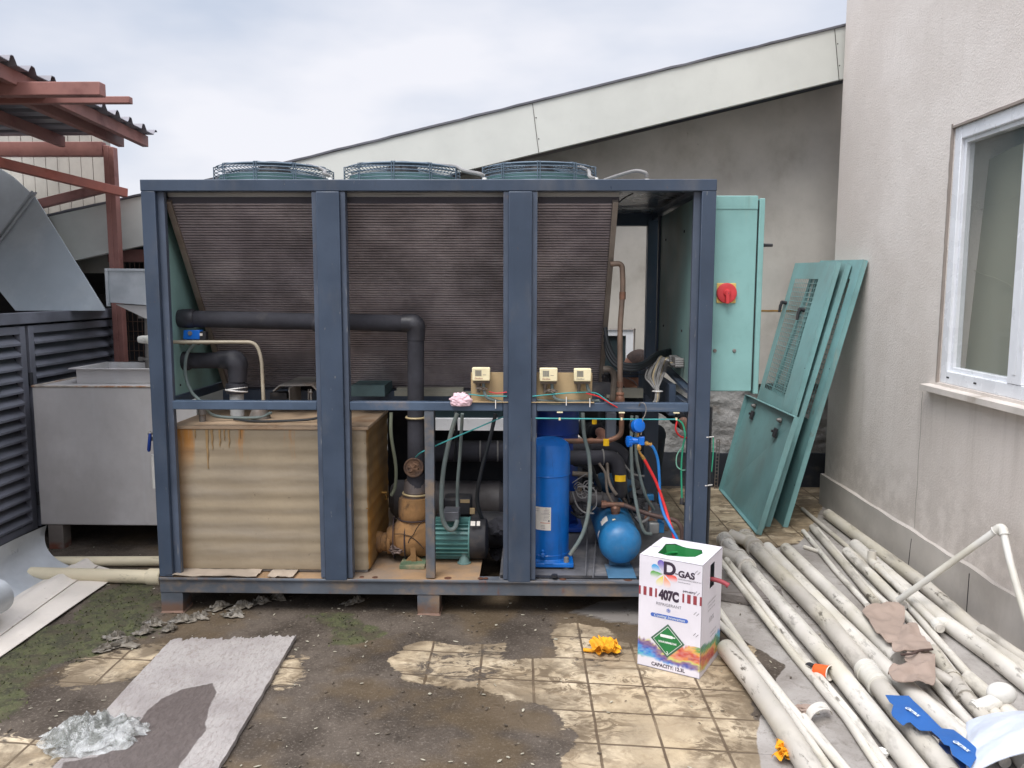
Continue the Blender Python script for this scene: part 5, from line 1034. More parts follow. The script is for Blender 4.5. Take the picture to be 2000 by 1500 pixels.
mb = MB(); rlab(.09, -.35, .11, -.2); P('label', mb, cream_m, rcv)
# filter drier, black elbow, copper pipes in the right bay
cpp = MB(); cpp.tube(round_path([FY(1035, 862, .3), FY(1190, 861, .32), FY(1214, 850, .32), FY(1214, 805, .32)], .07, 8), .0125, 14); P('copper_pipe', cpp, copper_m)
mb = MB(); mb.lathe(FY(1040, 862, .3)*[1, 0, 1]+[.05, .3, 0], (1, 0, 0), [(0, .0145), (.02, .0145)], 14); mb.lathe(FY(1150, 861, .31), (1, 0, 0), [(0, .0145), (.02, .0145)], 14); P('pipe_coupling', mb, copper_m)
a = FY(1095, 894, .45); el = foam('insulated_pipe', [a, FY(1205, 893, .42), FY(1211, 935, .42)], .036, rr=.1)
mb = MB(); mb.ring(FY(1177, 893, .43)*[1, 0, 1]+[0, .43, 0], (1, .1, 0), .038, .004, 26, 6); P('cable_tie', mb, cable_m, el)
mb = MB(); q = FY(1212, 932, .4); mb.lathe(q-[0, 0, .1], (0, 0, 1), [(0, .025), (.02, .033), (.1, .034), (.115, .028)], 22); fdr = P('filter_drier', mb, black_m)
mb = MB(); a = FY(1201, 940, .36); b = FY(1222, 928, .36); mb.grid(lambda u, v: (a[0]+(b[0]-a[0])*u, .36-.012*math.sin(PI*u), a[2]+(b[2]-a[2])*v), 8, 1, (0, .002, 0)); P('yellow_tag', mb, yellow_m, fdr)
for x, y, Y, w_, h_ in ((1184, 864, .29, .028, .034), (1161, 824, .5, .024, .024)):
    mb = MB(); q = FY(x, y, Y); mb.grid(lambda u, v: (q[0]-w_/2+w_*u, Y-.006*math.sin(PI*u), q[2]-h_/2+h_*v), 6, 1, (0, .004, 0)); P('yellow_tag', mb, yellow_m)
foam('insulated_pipe', [FY(1120, 872, .7), FY(1200, 870, .68), FY(1232, 905, .66)], .034, rr=.12)
foam('insulated_pipe', [FY(1100, 885, .95), FY(1185, 880, .95), FY(1238, 940, .95), FY(1245, 990, .95)], .045, rr=.2)
mb = MB(); mb.lathe(FY(1165, 945, .6), (1, .2, -.1), [(0, .05), (.02, .06), (.18, .06), (.2, .045)], 24); P('second_receiver', mb, M('dark_teal_blue', S(26, 62, 88), .5, 0, .15, 6))
q = FY(1112, 973, .45); q2 = FY(1205, 977, .45); mb = MB(); mb.tube([q, q2], .036, 20); mb.ring(FY(1150, 975, .45)*[1, 0, 1]+[0, .45, 0], (1, 0, 0), .037, .006, 26, 6); mb.ring(FY(1176, 976, .45)*[1, 0, 1]+[0, .45, 0], (1, 0, 0), .037, .006, 26, 6); P('oil_pipe', mb, M('dusty_dark_pipe', S(96, 92, 92), .6, .1, .15, 9))
mb = MB()
for k in range(7):
    c_ = FY(1128+5*k, 950+5*(k % 4), .38); r_ = .018+.006*(k % 3)
    mb.tube(smooth_path([c_+np.array([r_*math.cos(q), .008*math.sin(2*q+k), r_*1.1*math.sin(q)]) for q in np.linspace(.2*k, .2*k+5.2, 9)], 4), .0026, 6)
mb.tube(smooth_path([FY(1118, 943, .35), FY(1130, 935, .35), FY(1146, 925, .35)], 5), .0026, 6)
mb.tube(smooth_path([FY(1128, 950, .33), FY(1160, 955, .33), FY(1165, 985, .33), FY(1158, 996, .33)], 5), .0026, 6)
P('small_wire', mb, cable_m)
mb = MB(); mb.crumple(FY(1133, 992, .42), .045, .05, .04, 12, .3, 1.6, 3); mb.crumple(FY(1250, 965, .6), .04, .04, .05, 13, .3, 1.6, 3); mb.crumple(FY(1225, 988, .7), .05, .05, .04, 23, .3, 1.6, 3); P('dark_fitting', mb, black_m)
mb = MB(); q = FY(1248, 975, .45)
for k in range(6): mb.ring(q-[0, 0, .01*k], (0, .2, 1), .026-.001*k, .004, 20, 6)
P('spring_coil', mb, black_m)
hose('conduit', [(1138, 806, .22), (1141, 850, .2), (1150, 890, .17), (1153, 940, .15), (1149, 1000, .13), (1137, 1045, .12), (1113, 1084, .11)], .0095, conduit_m)
hose('conduit', [(1234, 812, .25), (1233, 880, .25), (1236, 940, .24), (1246, 1000, .2), (1258, 1038, .2), (1272, 1043, .22)], .0082, conduit_m)
hose('conduit', [(1244, 812, .3), (1242, 880, .3), (1250, 930, .3), (1262, 970, .3), (1277, 995, .35)], .0078, conduit_m)
hose('small_pipe', [(1186, 905, .4), (1188, 935, .35), (1196, 955, .33), (1204, 966, .33)], .0085, pipegrey_m)
mb = MB(); a = FY(1185, 856, .38); b = FY(1204, 806, .38); mb.box(a[0]-.002, b[0], .38, .45, a[2]-.01, b[2]); P('grey_column', mb, M('slate_column', S(86, 92, 102), .5, 0, .1, 6), bevel=.003)
sv = MB(); a = FY(1268, 1043, .28); b = FY(1288, 1022, .28); sv.box(a[0], b[0], .28, .33, a[2], b[2]); svo = P('solenoid_valve', sv, M('grey_valve', S(140, 140, 138), .45, .3, .1, 12), bevel=.006)
mb = MB(); a = FY(1281, 1040, .3); b = FY(1297, 1020, .3); mb.box(a[0]+.006, b[0], .29, .335, a[2], b[2]); mb.box(a[0]+.01, a[0]+.028, .3, .325, b[2], b[2]+.018); P('solenoid_coil', mb, rblue_m, svo, bevel=.003)
mb = MB(); a = FY(1264, 976, .55); mb.box(a[0], a[0]+.035, .55, .58, a[2]-.005, a[2]+.025); P('blue_block', mb, rblue_m, bevel=.003)
mb = MB(); mb.tube([FY(1270, 972, .6), FY(1268, 1000, .58), FY(1262, 1012, .5)], .008, 8); mb.bar(FY(1262, 1010, .4), FY(1303, 1034, .5), .02, .02); P('valve_body', mb, copper_m)
for pix, r_, mt_ in (([(1120, 905, .5), (1150, 915, .5), (1170, 950, .5), (1168, 990, .5)], .012, blackcable_m), ([(1118, 925, .6), (1160, 930, .6), (1200, 950, .62), (1225, 985, .6)], .014, pipegrey_m), ([(1232, 880, .6), (1228, 930, .6), (1240, 985, .6), (1262, 1000, .55)], .010, blackcable_m),
    ([(1115, 1000, .4), (1135, 1012, .38), (1150, 1005, .38), (1163, 985, .4)], .006, blackcable_m), ([(1150, 870, .5), (1152, 900, .5), (1160, 925, .5)], .012, blackcable_m), ([(1118, 960, .36), (1126, 985, .34), (1140, 1000, .34), (1160, 1003, .34)], .004, cable_m),
    ([(1205, 885, .55), (1218, 905, .5), (1235, 925, .5), (1258, 930, .52)], .005, cable_m), ([(1170, 905, .33), (1182, 925, .33), (1186, 960, .33), (1198, 985, .33)], .0065, pipegrey_m), ([(1216, 905, .5), (1222, 950, .48), (1236, 1005, .45), (1260, 1030, .4)], .006, blackcable_m), ([(1243, 1010, .3), (1252, 1020, .3), (1266, 1012, .3), (1270, 998, .3)], .007, cable_m)):
    hose('small_pipe', pix, r_, mt_)
mb = MB(); mb.box(2.03, 2.12, 1.36, 1.4, .18, .9); P('shade_backing', mb, bpy.data.materials['shade_backing_black'])  # black sheet added to darken the view behind the right bay
for x, y, Y_, r_ in ((1232, 955, .62, .05), (1160, 960, .5, .03), (1243, 992, .5, .028)):
    mb = MB(); q = FY(x, y, Y_); mb.lathe(q-[0, 0, r_], (.1, .1, 1), [(0, r_*.6), (.01, r_), (r_*1.2, r_), (r_*1.25, r_*1.15), (r_*1.5, r_*1.15), (r_*2, r_*.5)], 18); P('valve_body', mb, black_m)
mb = MB()
for k in range(10):
    q = FY(430+15*k, 520+(k*37) % 90, .27); 
a_ = []
# refrigerant riser from the coil header
mb = MB(); mb.tube(round_path([FY(1192, 516, .2), FY(1215, 514, .2), FY(1217, 560, .2), FY(1211, 640, .2), FY(1211, 766, .2)], .045, 8), .0125, 14); ris = P('refrigerant_riser', mb, M('brown_grey_riser', S(124, 104, 90), .5, .25, .15, 9, [(S(100, 94, 86), (5, 5, 3), .45, .7, .6, None)]))
mb = MB(); mb.lathe(FY(1211, 766, .2), (0, 0, -1), [(0, .015), (.004, .02), (.012, .02), (.014, .017), (.03, .022), (.045, .022), (.07, .016)], 16); mb.lathe(FY(1216, 570, .2), (0, .0, -1), [(0, .015), (.035, .015)], 14); mb.lathe(FY(1211, 745, .2), (0, .0, -1), [(0, .015), (.025, .015)], 14); P('riser_fitting', mb, copper_m, ris)
hose('small_pipe', [(1178, 721, .45), (1192, 722, .45), (1200, 735, .45), (1198, 760, .45), (1196, 782, .45)], .0165, pipegrey_m)
hose('small_pipe', [(1176, 732, .55), (1186, 740, .55), (1186, 785, .55)], .016, pipegrey_m)
mb = MB(); mb.crumple(FY(1186, 740, .5), .03, .03, .04, 31, .3, 1.6, 3); mb.box(FY(1150, 780, .3)[0], FY(1192, 780, .3)[0], .3, .36, .99, 1.045); P('pipe_bracket', mb, black_m)
# pressure switch plate
mb = MB(); ps = []
a = FY(920, 793, .045); b = FY(1157, 728, .045); mb.box(a[0], b[0], .045, .049, zR1+.0005, b[2]); mb.box(a[0], b[0]+.006, -.002, .0445, zR1+.0006, zR1+.004); plate = P('switch_plate', mb, tan_m, bevel=.001)
for k, (x0, x1, ytop, ybot) in enumerate(((922, 957, 718, 744), (1054, 1089, 719, 745), (1121, 1155, 720, 745))):
    a = FY(x0, ybot, -.03); b = FY(x1, ytop, -.03)
    mb = MB(); mb.box(a[0], b[0], -.03, -.003, a[2], b[2]); sw = P('pressure_switch', mb, cream_m, bevel=.004)
    mb = MB(); mb.box(a[0]+.003, b[0]-.003, -.0032, .0445, a[2]-.014, b[2]-.004); mb.lathe(((a[0]+b[0])/2-.014, .015, a[2]-.012), (0, 0, -1), [(0, .014), (.012, .01), (.03, .007), (.045, .009)], 12); P('switch_base', mb, pipegrey_m, sw, bevel=.002)
    xm = a[0]+(b[0]-a[0])*.2; zm_ = (a[2]+b[2])/2
    mb = MB(); mb.box(xm, xm+.024, -.0305, -.0301, zm_-.008, zm_+.018); P('scale_window', mb, M('grey_window', S(150, 146, 128), .2) if k == 0 else bpy.data.materials['grey_window'], sw)
    mb = MB(); mb.box(xm+.008, xm+.0095, -.0311, -.0307, zm_-.006, zm_+.016); mb.box(xm+.016, xm+.0172, -.0311, -.0307, zm_-.006, zm_+.016); mb.box(xm-.0018, xm, -.031, -.0302, zm_-.009, zm_+.019); mb.box(xm+.024, xm+.0255, -.031, -.0302, zm_-.009, zm_+.019); mb.box(xm+.032, xm+.046, -.031, -.0302, zm_-.003, zm_-.0015) if k < 2 else None; P('scale_marks', mb, grey_ink, sw, smooth=0)
    mb = MB(); mb.text('Danfoss', .011, (xm+.013, -.0302, a[2]+.011), (1, 0, 0), (0, 0, 1), shear=.2); P('maker_name', mb, maroon_m if k < 2 else grey_ink, sw, smooth=0)
hose('conduit', [(944, 746, .01), (946, 765, .0), (954, 778, 0), (985, 787, .02)], .0075, conduit_m)
hose('conduit', [(1078, 748, .01), (1080, 768, .0), (1088, 780, .0), (1120, 784, .02), (1170, 783, .05)], .0075, conduit_m)
hose('conduit', [(1146, 748, .01), (1150, 763, .0), (1160, 772, .02)], .0075, conduit_m)
hose('conduit', [(1035, 780, .03), (1100, 785, .025), (1172, 785, .06)], .006, conduit_m)
hose('conduit', [(1035, 786, .02), (1100, 789, .015), (1172, 788, .05)], .007, conduit_m)
hose('wire', [(955, 765, -.002), (970, 768, -.002), (990, 766, 0)], .0025, redswitch_m)
hose('wire', [(915, 770, 0), (945, 773, -.005), (990, 774, 0)], .0028, cyan_m)
hose('wire', [(1040, 774, 0), (1080, 770, -.008), (1120, 767, -.004), (1160, 767, .0), (1180, 778, .0), (1203, 795, .01)], .0028, cyan_m)
hose('wire', [(1145, 768, -.004), (1170, 775, .0), (1190, 787, .0), (1206, 796, .01)], .003, red_m)
mb = MB()
for x, y in ((1106, 775), (1152, 778), (968, 781)): mb.bar(FY(x, y, -.002), FY(x, y+17, -.002), .0035, .004, (0, 1, 0))
P('cable_tie', mb, white_m)
mb = MB()
for x, y in ((950, 757), (1086, 762)):
    q = FY(x, y, -.001); mb.crumple(q-[.02, 0, .004], .025, .014, .01, int(x), .4, 2, 3)
P('gauge_fitting', mb, pipegrey_m)
# thin cyan line under the rail with its clips
hose('capillary_line', [(1046, 817, .0), (1150, 818, 0), (1250, 819, 0), (1322, 819, .0)], .0032, cyan_m)
hose('capillary_line', [(1322, 819, 0), (1333, 828, .0), (1338, 850, .0), (1334, 872, .02), (1331, 905, .03), (1331, 940, .03), (1332, 976, .04)], .0042, M('green_wire', S(44, 150, 116), .5))
hose('capillary_line', [(1333, 872, .02), (1322, 890, .03), (1322, 910, .03), (1332, 918, .03), (1342, 918, .05)], .003, M('pale_green_wire', S(120, 170, 150), .5))
hose('capillary_line', [(1322, 822, 0), (1320, 840, .0), (1330, 853, .02), (1348, 856, .05)], .0038, red_m)
mb = MB()
for x in (1093, 1214, 1321): q = FY(x, 818, -.003); mb.box(q[0]-.004, q[0]+.004, -.006, .006, q[2]-.006, q[2]+.004); mb.box(q[0]-.012, q[0]+.014, -.002, .012, zR0-.005, zR0-.001)
P('line_clip', mb, cream_m)
mb = MB(); mb.lathe(FY(1332, 972, .04), (0, 0, -1), [(0, .007), (.01, .009), (.03, .009)], 8); mb.bar(FY(1330, 982, .04), FY(1343, 986, .06), .014, .014); P('line_fitting', mb, black_m)
# cable down the outside of the right post
mb = MB(); mb.tube(smooth_path([(W+.010, .03, .97), (W+.0095, .03, .8), (W+.012, .03, .55), (W+.010, .03, .3), (W+.011, .03, .12)], 6), .0085, 10); P('outer_cable', mb, blackcable_m)
mb = MB(); mb.tube(smooth_path([(W+.022, .02, .84), (W+.024, .02, .76), (W+.020, .02, .68)], 6), .003, 8); P('outer_wire', mb, bpy.data.materials['green_wire'])
mb = MB()
for z_ in (.84, .62): mb.bar((W-.012, -.003, z_), (W+.024, .018, z_), .004, .004)
P('cable_tie', mb, white_m)

# control cabinet
cb = MB(); cz0, cz1 = 1.034, 1.905; cx0, cx1, cy0, cy1 = W-.060, 2.706, .066, 1.06
CYF = .1
cb.box(W+.0005, cx1, CYF, cy1, cz0, cz1)
cab = P('control_cabinet', cb, teal_m, bevel=.004, label='teal control cabinet with a red isolator switch')
mb = MB(); mb.box(W+.001, cx1-.001, CYF-.003, CYF-.0003, cz1-.058, cz1-.003); P('cabinet_hood', mb, teal_m, cab)
mb = MB(); mb.box(cx1+.008, cx1+.032, CYF-.0, cy1, cz0-.012, cz1-.012); P('cabinet_door', mb, teal_m, cab, bevel=.003)
mb = MB(); mb.box(cx1+.0005, cx1+.0075, CYF+.012, cy1-.01, cz0+.01, cz1-.02); P('door_seal', mb, black_m, cab)
mb = MB(); q = FY(1495, 479, .14); mb.lathe((cx1+.032, .14, q[2]), (1, 0, 0), [(0, .01), (.015, .008), (.05, .007)], 10); P('door_handle', mb, black_m, cab)
mb = MB()
for x, y in ((1396, 685), (1434, 685)): mb.lathe(FY(x, y, CYF-.0), (0, -1, 0), [(-.001, .0085), (.003, .0085), (.006, .006)], 12)
P('cabinet_bolt', mb, steelgrey_m, cab)
mb = MB(); a = FY(1399, 592, CYF-.004); b = FY(1438, 553, CYF-.004); mb.box(a[0], b[0], CYF-.006, CYF-.0002, a[2], b[2]); swp = P('isolator_switch', mb, M('yellow_switch_plate', S(222, 190, 110), .5, 0, .06, 9), cab, bevel=.003)
sc_ = FY(1419, 572.5, CYF-.006); mb = MB(); mb.lathe(sc_, (0, -1, 0), [(0, .046), (.010, .044), (.012, .036), (.0125, .02)], 36); mb.obox(sc_+[-.008, -.0125, -.046], (.016, 0, 0), (0, -.016, 0), (0, 0, .06)); mb.lathe(sc_+[0, -.012, 0], (0, -1, 0), [(0, .017), (.008, .014)], 20)
P('isolator_knob', mb, redswitch_m, cab, bevel=.0015)
mb = MB(); mb.lathe(sc_+[.003, -.0285, 0], (0, -1, 0), [(0, .003), (.001, .002)], 8); P('knob_slot', mb, maroon_m, cab)
# inner teal wall inside the frame
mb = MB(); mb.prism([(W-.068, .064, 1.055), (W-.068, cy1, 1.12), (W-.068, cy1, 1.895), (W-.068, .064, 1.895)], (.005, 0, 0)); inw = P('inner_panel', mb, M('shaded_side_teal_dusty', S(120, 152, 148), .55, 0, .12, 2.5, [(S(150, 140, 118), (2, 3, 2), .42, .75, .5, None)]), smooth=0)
mb = MB()
for x, y in ((1301, 468), (1337, 452), (1296, 636), (1332, 646)): q = FX(x, y, W-.068); mb.lathe(q, (-1, 0, 0), [(0, .007), (.004, .005)], 8)
P('panel_screw', mb, black_m, inw)
mb = MB(); mb.bar((W-.075, .064, 1.035), (W-.075, cy1, 1.10), .014, .04, (1, 0, 0)); mb.bar((W-.075, .064, 1.912), (W-.075, cy1, 1.912), .014, .03, (1, 0, 0)); mb.box(W-.08, W-.062, 1.06, 1.09, 1.0, H-.06); P('panel_edge', mb, frame_m)
# cable bundle coming out of the inner panel
gl = [FX(1335+(-12 if k % 2 else 0), 703+(k//2)*4-(6 if k % 2 else 0), W-.072) for k in range(8)]
mb = MB(); q = FX(1329, 709, W-.072); mb.box(q[0]-.03, q[0], q[1]-.02, q[1]+.12, q[2]-.022, q[2]+.028)
for g in gl: mb.tube([g, g-[.04, 0, 0]], .009, 8)
P('cable_glands', mb, cable_m, bevel=.002)
for k in range(13):
    mt = cableb_m if k in (2, 7) else cable_m; f_ = k/12; r_ = .0052 if k % 3 else .0043; j_ = (k % 4-1.5)
    g_ = FX(1328-24*f_, 712-20*f_, W-.075)
    mb = MB(); mb.tube(smooth_path([g_, g_-[.05, .02, -.006*f_], FY(1305-26*f_, 704-9*f_, g_[1]-.08), FY(1298-37*f_, 727+6*f_, .36+.02*(k%3)), FY(1290-20*f_, 747+2*f_, .29+.01*(k%3)), FY(1284+j_*1.6, 766, .25+.008*(k//4)), FY(1281+j_*2, 784, .24+.008*(k//4)), FY(1266+j_*3, 795+j_, .24), FY(1246, 800, .26)], 7), r_, 8); P('cable', mb, mt)
mb = MB(); q = FY(1285, 765, .245); mb.ring(q+[0, .015, 0], (0, .1, 1), .024, .003, 24, 5); P('cable_tie', mb, white_m)
for k in range(3):
    hose('conduit', [(1182, 640+14*k, .4), (1188, 672+12*k, .38), (1205, 704+6*k, .36), (1232, 713+5*k, .36), (1256, 709+4*k, .4), (1285, 690+4*k, .5), (1308, 684+3*k, .6)], .0105, blackcable_m)
hose('conduit', [(1205, 731, .8), (1240, 731, .8), (1268, 731, .8)], .003, blackcable_m)
hose('wire', [(1222, 738, .8), (1238, 745, .8), (1247, 760, .8), (1246, 778, .8)], .0025, cable_m)

# ================================================================== LEANING TEAL PANELS
def leaf(name, label, BL, BR, TL, TR, mesh=None, handles=(), th=.028, mt=teal_door, group=None, latches=(), grp=None):
    """a sheet panel with folded edges; corners: bottom far/near, top far/near, as seen from the front"""
    BL, BR, TL, TR = map(V3, (BL, BR, TL, TR)); U = BR-BL; Vv = TL-BL; n = nrm(np.cross(U, Vv)); 
    if np.dot(n, CAM-BL) < 0: n = -n
    def pt(u, v, d=0): return BL+U*u+(TL+(TR-BR-(TL-BL))*u-BL)*v+n*d
    T_ = Thing(name, label, 'metal panel', (BL+BR)/2*[1, 1, 0], grp)
    lu, lv_ = np.linalg.norm(U), np.linalg.norm(Vv)
    mb = MB()
    def slab(u0, u1, v0, v1, d0, d1): mb.add([pt(u, v, d) for u in (u0, u1) for v in (v0, v1) for d in (d0, d1)], [(0, 2, 6, 4), (1, 5, 7, 3), (0, 4, 5, 1), (2, 3, 7, 6), (0, 1, 3, 2), (4, 6, 7, 5)])
    if mesh:
        mu0, mu1, mv0, mv1 = mesh
        slab(0, mu0, 0, 1, -.003, 0); slab(mu1, 1, 0, 1, -.003, 0); slab(mu0, mu1, 0, mv0, -.003, 0); slab(mu0, mu1, mv1, 1, -.003, 0)
    else: slab(0, 1, 0, 1, -.003, 0)
    T_.part('sheet', mb, mt, smooth=0)
    mb = MB(); fu, fv = .012/lu, .012/lv_
    s_ = 1 if not mesh else -1
    d0, d1 = (.0005, th) if s_ > 0 else (-th, -.0035)
    slab(0, .003/lu, 0, 1, d0, d1); slab(1-.003/lu, 1, 0, 1, d0, d1); slab(.0031/lu, 1-.0031/lu, 0, .003/lv_, d0, d1); slab(.0031/lu, 1-.0031/lu, 1-.003/lv_, 1, d0, d1)
    if s_ < 0: slab(1-.02/lu, 1+.002/lu, 0, 1, .0005, .004)
    T_.part('folded_edge', mb, mt, smooth=0)
    if mesh:
        mb = MB(); nu = max(6, int((mu1-mu0)*lu/.04)); nv = max(10, int((mv1-mv0)*lv_/.032))
        for k in range(nu+1): u = mu0+(mu1-mu0)*k/nu; slab(u-.0022/lu, u+.0022/lu, mv0, mv1, -.0025, -.0007)
        for k in range(nv+1): v = mv0+(mv1-mv0)*k/nv; slab(mu0, mu1, v-.002/lv_, v+.002/lv_, -.0006, .0014)
        T_.part('wire_mesh', mb, mt, smooth=0)
    for u, v in handles:
        mb = MB(); q = pt(u, v, .002); mb.lathe(q, n, [(0, .014), (.03, .012)], 12); vd = nrm(Vv); ud = nrm(U)
        mb.tube([q+n*.03+vd*.008, q+n*.036-vd*.03, q+n*.032-vd*.075], [.010, .011, .009], 10); mb.tube([q+n*.006, q-ud*.06+n*.02, q-ud*.075+n*.02], [.006, .009, .008], 8)
        T_.part('handle', mb, black_m)
    for u, v, k in latches:
        mb = MB(); q = pt(u, v, .0005); vd = nrm(Vv); ud = nrm(U)
        if k: mb.obox(q-ud*.028-vd*.03, ud*.056, vd*.06, n*.014); mb.obox(q-ud*.05-vd*.005, ud*.022, vd*.016, n*.02)
        else: mb.lathe(q, n, [(0, .017), (.012, .016), (.03, .008)], 10); mb.obox(q-ud*.03-vd*.006, ud*.045, vd*.012, n*.022)
        T_.part('latch', mb, black_m if k else steelgrey_m, bevel=.002)
    mb = MB()
    for v in (.16, .6): q = pt(1-.012/lu, v, .004); mb.lathe(q, n, [(0, .005), (.001, .004)], 8)
    if mesh: T_.part('screw_hole', mb, black_m)
    return T_
GP = 'teal chiller panels leaning in the corner'
leaf('access_panel', 'solid low teal panel with two black latches, frontmost of the leaning panels', (3.15, 2.42, .002), (3.118, 1.283, .002), FY(1463, 772, 2.33), FY(1561, 816, 1.30), None, (), .03, latches=((.2, .84, 1), (.2, .93, 0), (.72, .8, 1), (.74, .915, 0)), grp=GP)
leaf('mesh_panel', 'tall teal panel with a wire mesh window, just behind the low solid panel', (3.19, 2.34, .002), (3.152, 1.43, .002), FX(1553, 514, 3.62), FX(1635, 511, 3.62), (.12, .70, .47, .935), ((.08, .83), (.60, .81)), grp=GP)
leaf('mesh_panel', 'tall teal mesh panel in the middle of the leaning row, mostly hidden', (3.225, 2.32, .002), (3.20, 1.47, .002), FX(1592, 513, 3.69), FX(1655, 515, 3.68), (.06, .72, .47, .935), (), grp=GP)
leaf('mesh_panel', 'rearmost tall teal panel with a wire mesh window, resting on the stucco corner', (3.33, 2.27, .002), (3.309, 1.461, .002), FX(1602, 509, 3.725), FX(1687, 507, 3.725), (.05, .84, .40, .93), ((.62, .80),), grp=GP)

# ================================================================== PVC PIPES ON THE GROUND
def Z7(u, v, z=0.0): return G(1380+u/2.777, 960+v/2.777, z)
npipe = 0
GPIPE = 'discarded plastic pipes on the ground'
def pipe(pix, r, lift=0.0, mt=pvc_m, label='', sockets=(), ends='open', name='pvc_pipe', extra=None, raw=None, sag=True):
    """pix in survey-photo coordinates; r radius in metres"""
    pts = raw if raw is not None else [Z7(u, v, r+lift+(dz[0] if dz else 0)) for u, v, *dz in pix]
    pts = [V3(p_) for p_ in pts]
    L_ = sum(np.linalg.norm(pts[i+1]-pts[i]) for i in range(len(pts)-1))
    path = []
    for i in range(len(pts)-1):
        n = max(2, int(np.linalg.norm(pts[i+1]-pts[i])/.08))
        path += [pts[i]+(pts[i+1]-pts[i])*k/n for k in range(n)]
    path.append(pts[-1])
    T_ = Thing(name, label, 'pipe', (pts[0]+pts[-1])/2*[1, 1, 0], GPIPE)
    mb = MB(); mb.hollow(path, r, 22, min(.004, r*.15), .1); T_.part('pipe', mb, mt)
    d = nrm(pts[1]-pts[0])
    for s_, kind in sockets:
        # position by fraction of total length
        t_ = s_*L_; i = 0
        while i < len(pts)-2 and t_ > np.linalg.norm(pts[i+1]-pts[i]): t_ -= np.linalg.norm(pts[i+1]-pts[i]); i += 1
        dd = nrm(pts[i+1]-pts[i]); c = pts[i]+dd*t_; mb = MB()
        if kind == 'sock': mb.hollow([c-dd*.03, c, c+dd*.06], r*1.24, 22, r*.24); mb.ring(c-dd*.024, dd, r*1.26, r*.12, 24, 6); mb.ring(c+dd*.03, dd, r*1.17, r*.07, 24, 6)
        if kind == 'coupl': mb.lathe(c, dd, [(-.07, r*1.03), (-.068, r*1.22), (-.03, r*1.24), (-.028, r*1.14), (.05, r*1.12), (.052, r*1.18), (.07, r*1.17), (.072, r*1.02)], 24)
        if kind == 'tee':
            mb.lathe(c, dd, [(-.075, r*1.03), (-.073, r*1.32), (-.045, r*1.32), (-.048, r*1.16), (.06, r*1.16), (.062, r*1.34), (.1, r*1.34), (.097, r*1.03)], 24)
            sd_ = nrm(np.cross(dd, (0, 0, 1))); br = nrm(sd_*.75-dd*.62+np.array([0, 0, .2])); mb.hollow([c+br*.13, c+br*.08, c+br*.01], r*.86, 20, r*.15); mb.ring(c+br*.12, br, r*.88, r*.08, 22, 6)
        if kind == 'elbow':
            mb.tube(round_path([c+dd*.05, c-dd*.01, c-dd*.02+np.array([0, 0, .0])+nrm(np.cross(dd, (0, 0, 1)))*-.05], .04, 6), r*1.2, 20); mb.ring(c+dd*.045, dd, r*1.2, r*.1, 22, 6)
        T_.part('fitting', mb, pvcc_m if kind in ('coupl', 'elbow') else mt)
    if extra: extra(T_, pts, r)
    return T_
NE = 1.35   # how far the near ends run on past the picture
def ext(p0, p1, k): return (p1[0]+(p1[0]-p0[0])*k, p1[1]+(p1[1]-p0[1])*k)
pipe([(98, 262), (300, 505), (700, 960), (1175, 1560)], .036, 0, pvc_m, 'thick dirty pipe with a branching tee near its upper end, leftmost of the thick row', ((.01, 'sock'), (.16, 'tee')))
pipe([(215, 255), (330, 375), (640, 690), (960, 1085), (1330, 1560)], .038, 0, pvcd_m, 'thick grey-headed pipe with a clean white coupling under the blue card', ((.0, 'sock'), (.035, 'tee'), (.73, 'coupl')))
pipe([(330, 305), (700, 690), (1000, 985), (1450, 1400)], .034, 0, pvc_m, 'thick dirty pipe third from the left in the thick row, passing left of the cardboard')
pipe([(430, 310), (740, 610), (1040, 915)], .034, 0, pvc_m, 'thick mould-speckled pipe ending under the brown cardboard')
pipe([(72, 372, .05), (220, 560, .035), (480, 895), (760, 1230), (960, 1530)], .0155, 0, pvc_m, 'thin pipe, left one of the close pair beside the carton')
pipe([(108, 370, .05), (250, 545, .035), (500, 870), (800, 1235), (1000, 1530)], .0155, .004, pvc_m, 'thin pipe, right one of the close pair beside the carton')
pipe([(30, 590), (220, 870), (440, 1150), (790, 1560)], .0155, .0, pvc_m, 'thin pipe coming out from behind the carton, upper of two')
pipe([(20, 665), (180, 830), (390, 1110), (700, 1560)], .0155, .0, pvc_m, 'thin pipe coming out from behind the carton, lower of two')
pipe([(106, 850), (250, 1030), (400, 1245), (600, 1570)], .0385, 0, pvcd_m, 'thick dusty pipe with its open end on the tiles right of the carton')
pipe([(525, 1225), (770, 1530)], .016, 0, pvc_m, 'short thin pipe at the bottom right of the yellow paper')
pipe([(525, 215), (700, 430), (875, 620)], .014, 0, pvc_m, 'thin short pipe ending just left of the cardboard')
pipe([(572, 195), (740, 385), (920, 605)], .020, 0, pvcd_m, 'medium mottled brown-grey pipe beside the thin short one')
pipe([(600, 205), (860, 510), (1010, 640)], .016, .0, pvc_m, 'thin speckled pipe right of the mottled one')
pipe([(520, 95), (770, 305), (980, 520)], .0135, 0, pvcd_m, 'thin grey pipe reaching up towards the foot of the teal panels')
pipe([(658, 122), (830, 250), (1160, 490), (1500, 790), (1900, 1110)], .034, 0, pvcd_m, 'thick pipe with dark dirt bands lying closest to the stucco wall')
pipe([(805, 290), (930, 400), (1130, 575), (1310, 720), (1560, 900), (2000, 1250)], .034, 0, pvc_m, 'thick clean pipe running second from the stucco wall')
pipe([(760, 325), (900, 460), (1060, 620)], .026, 0, pvc_m, 'medium pipe ending at the upper corner of the cardboard')
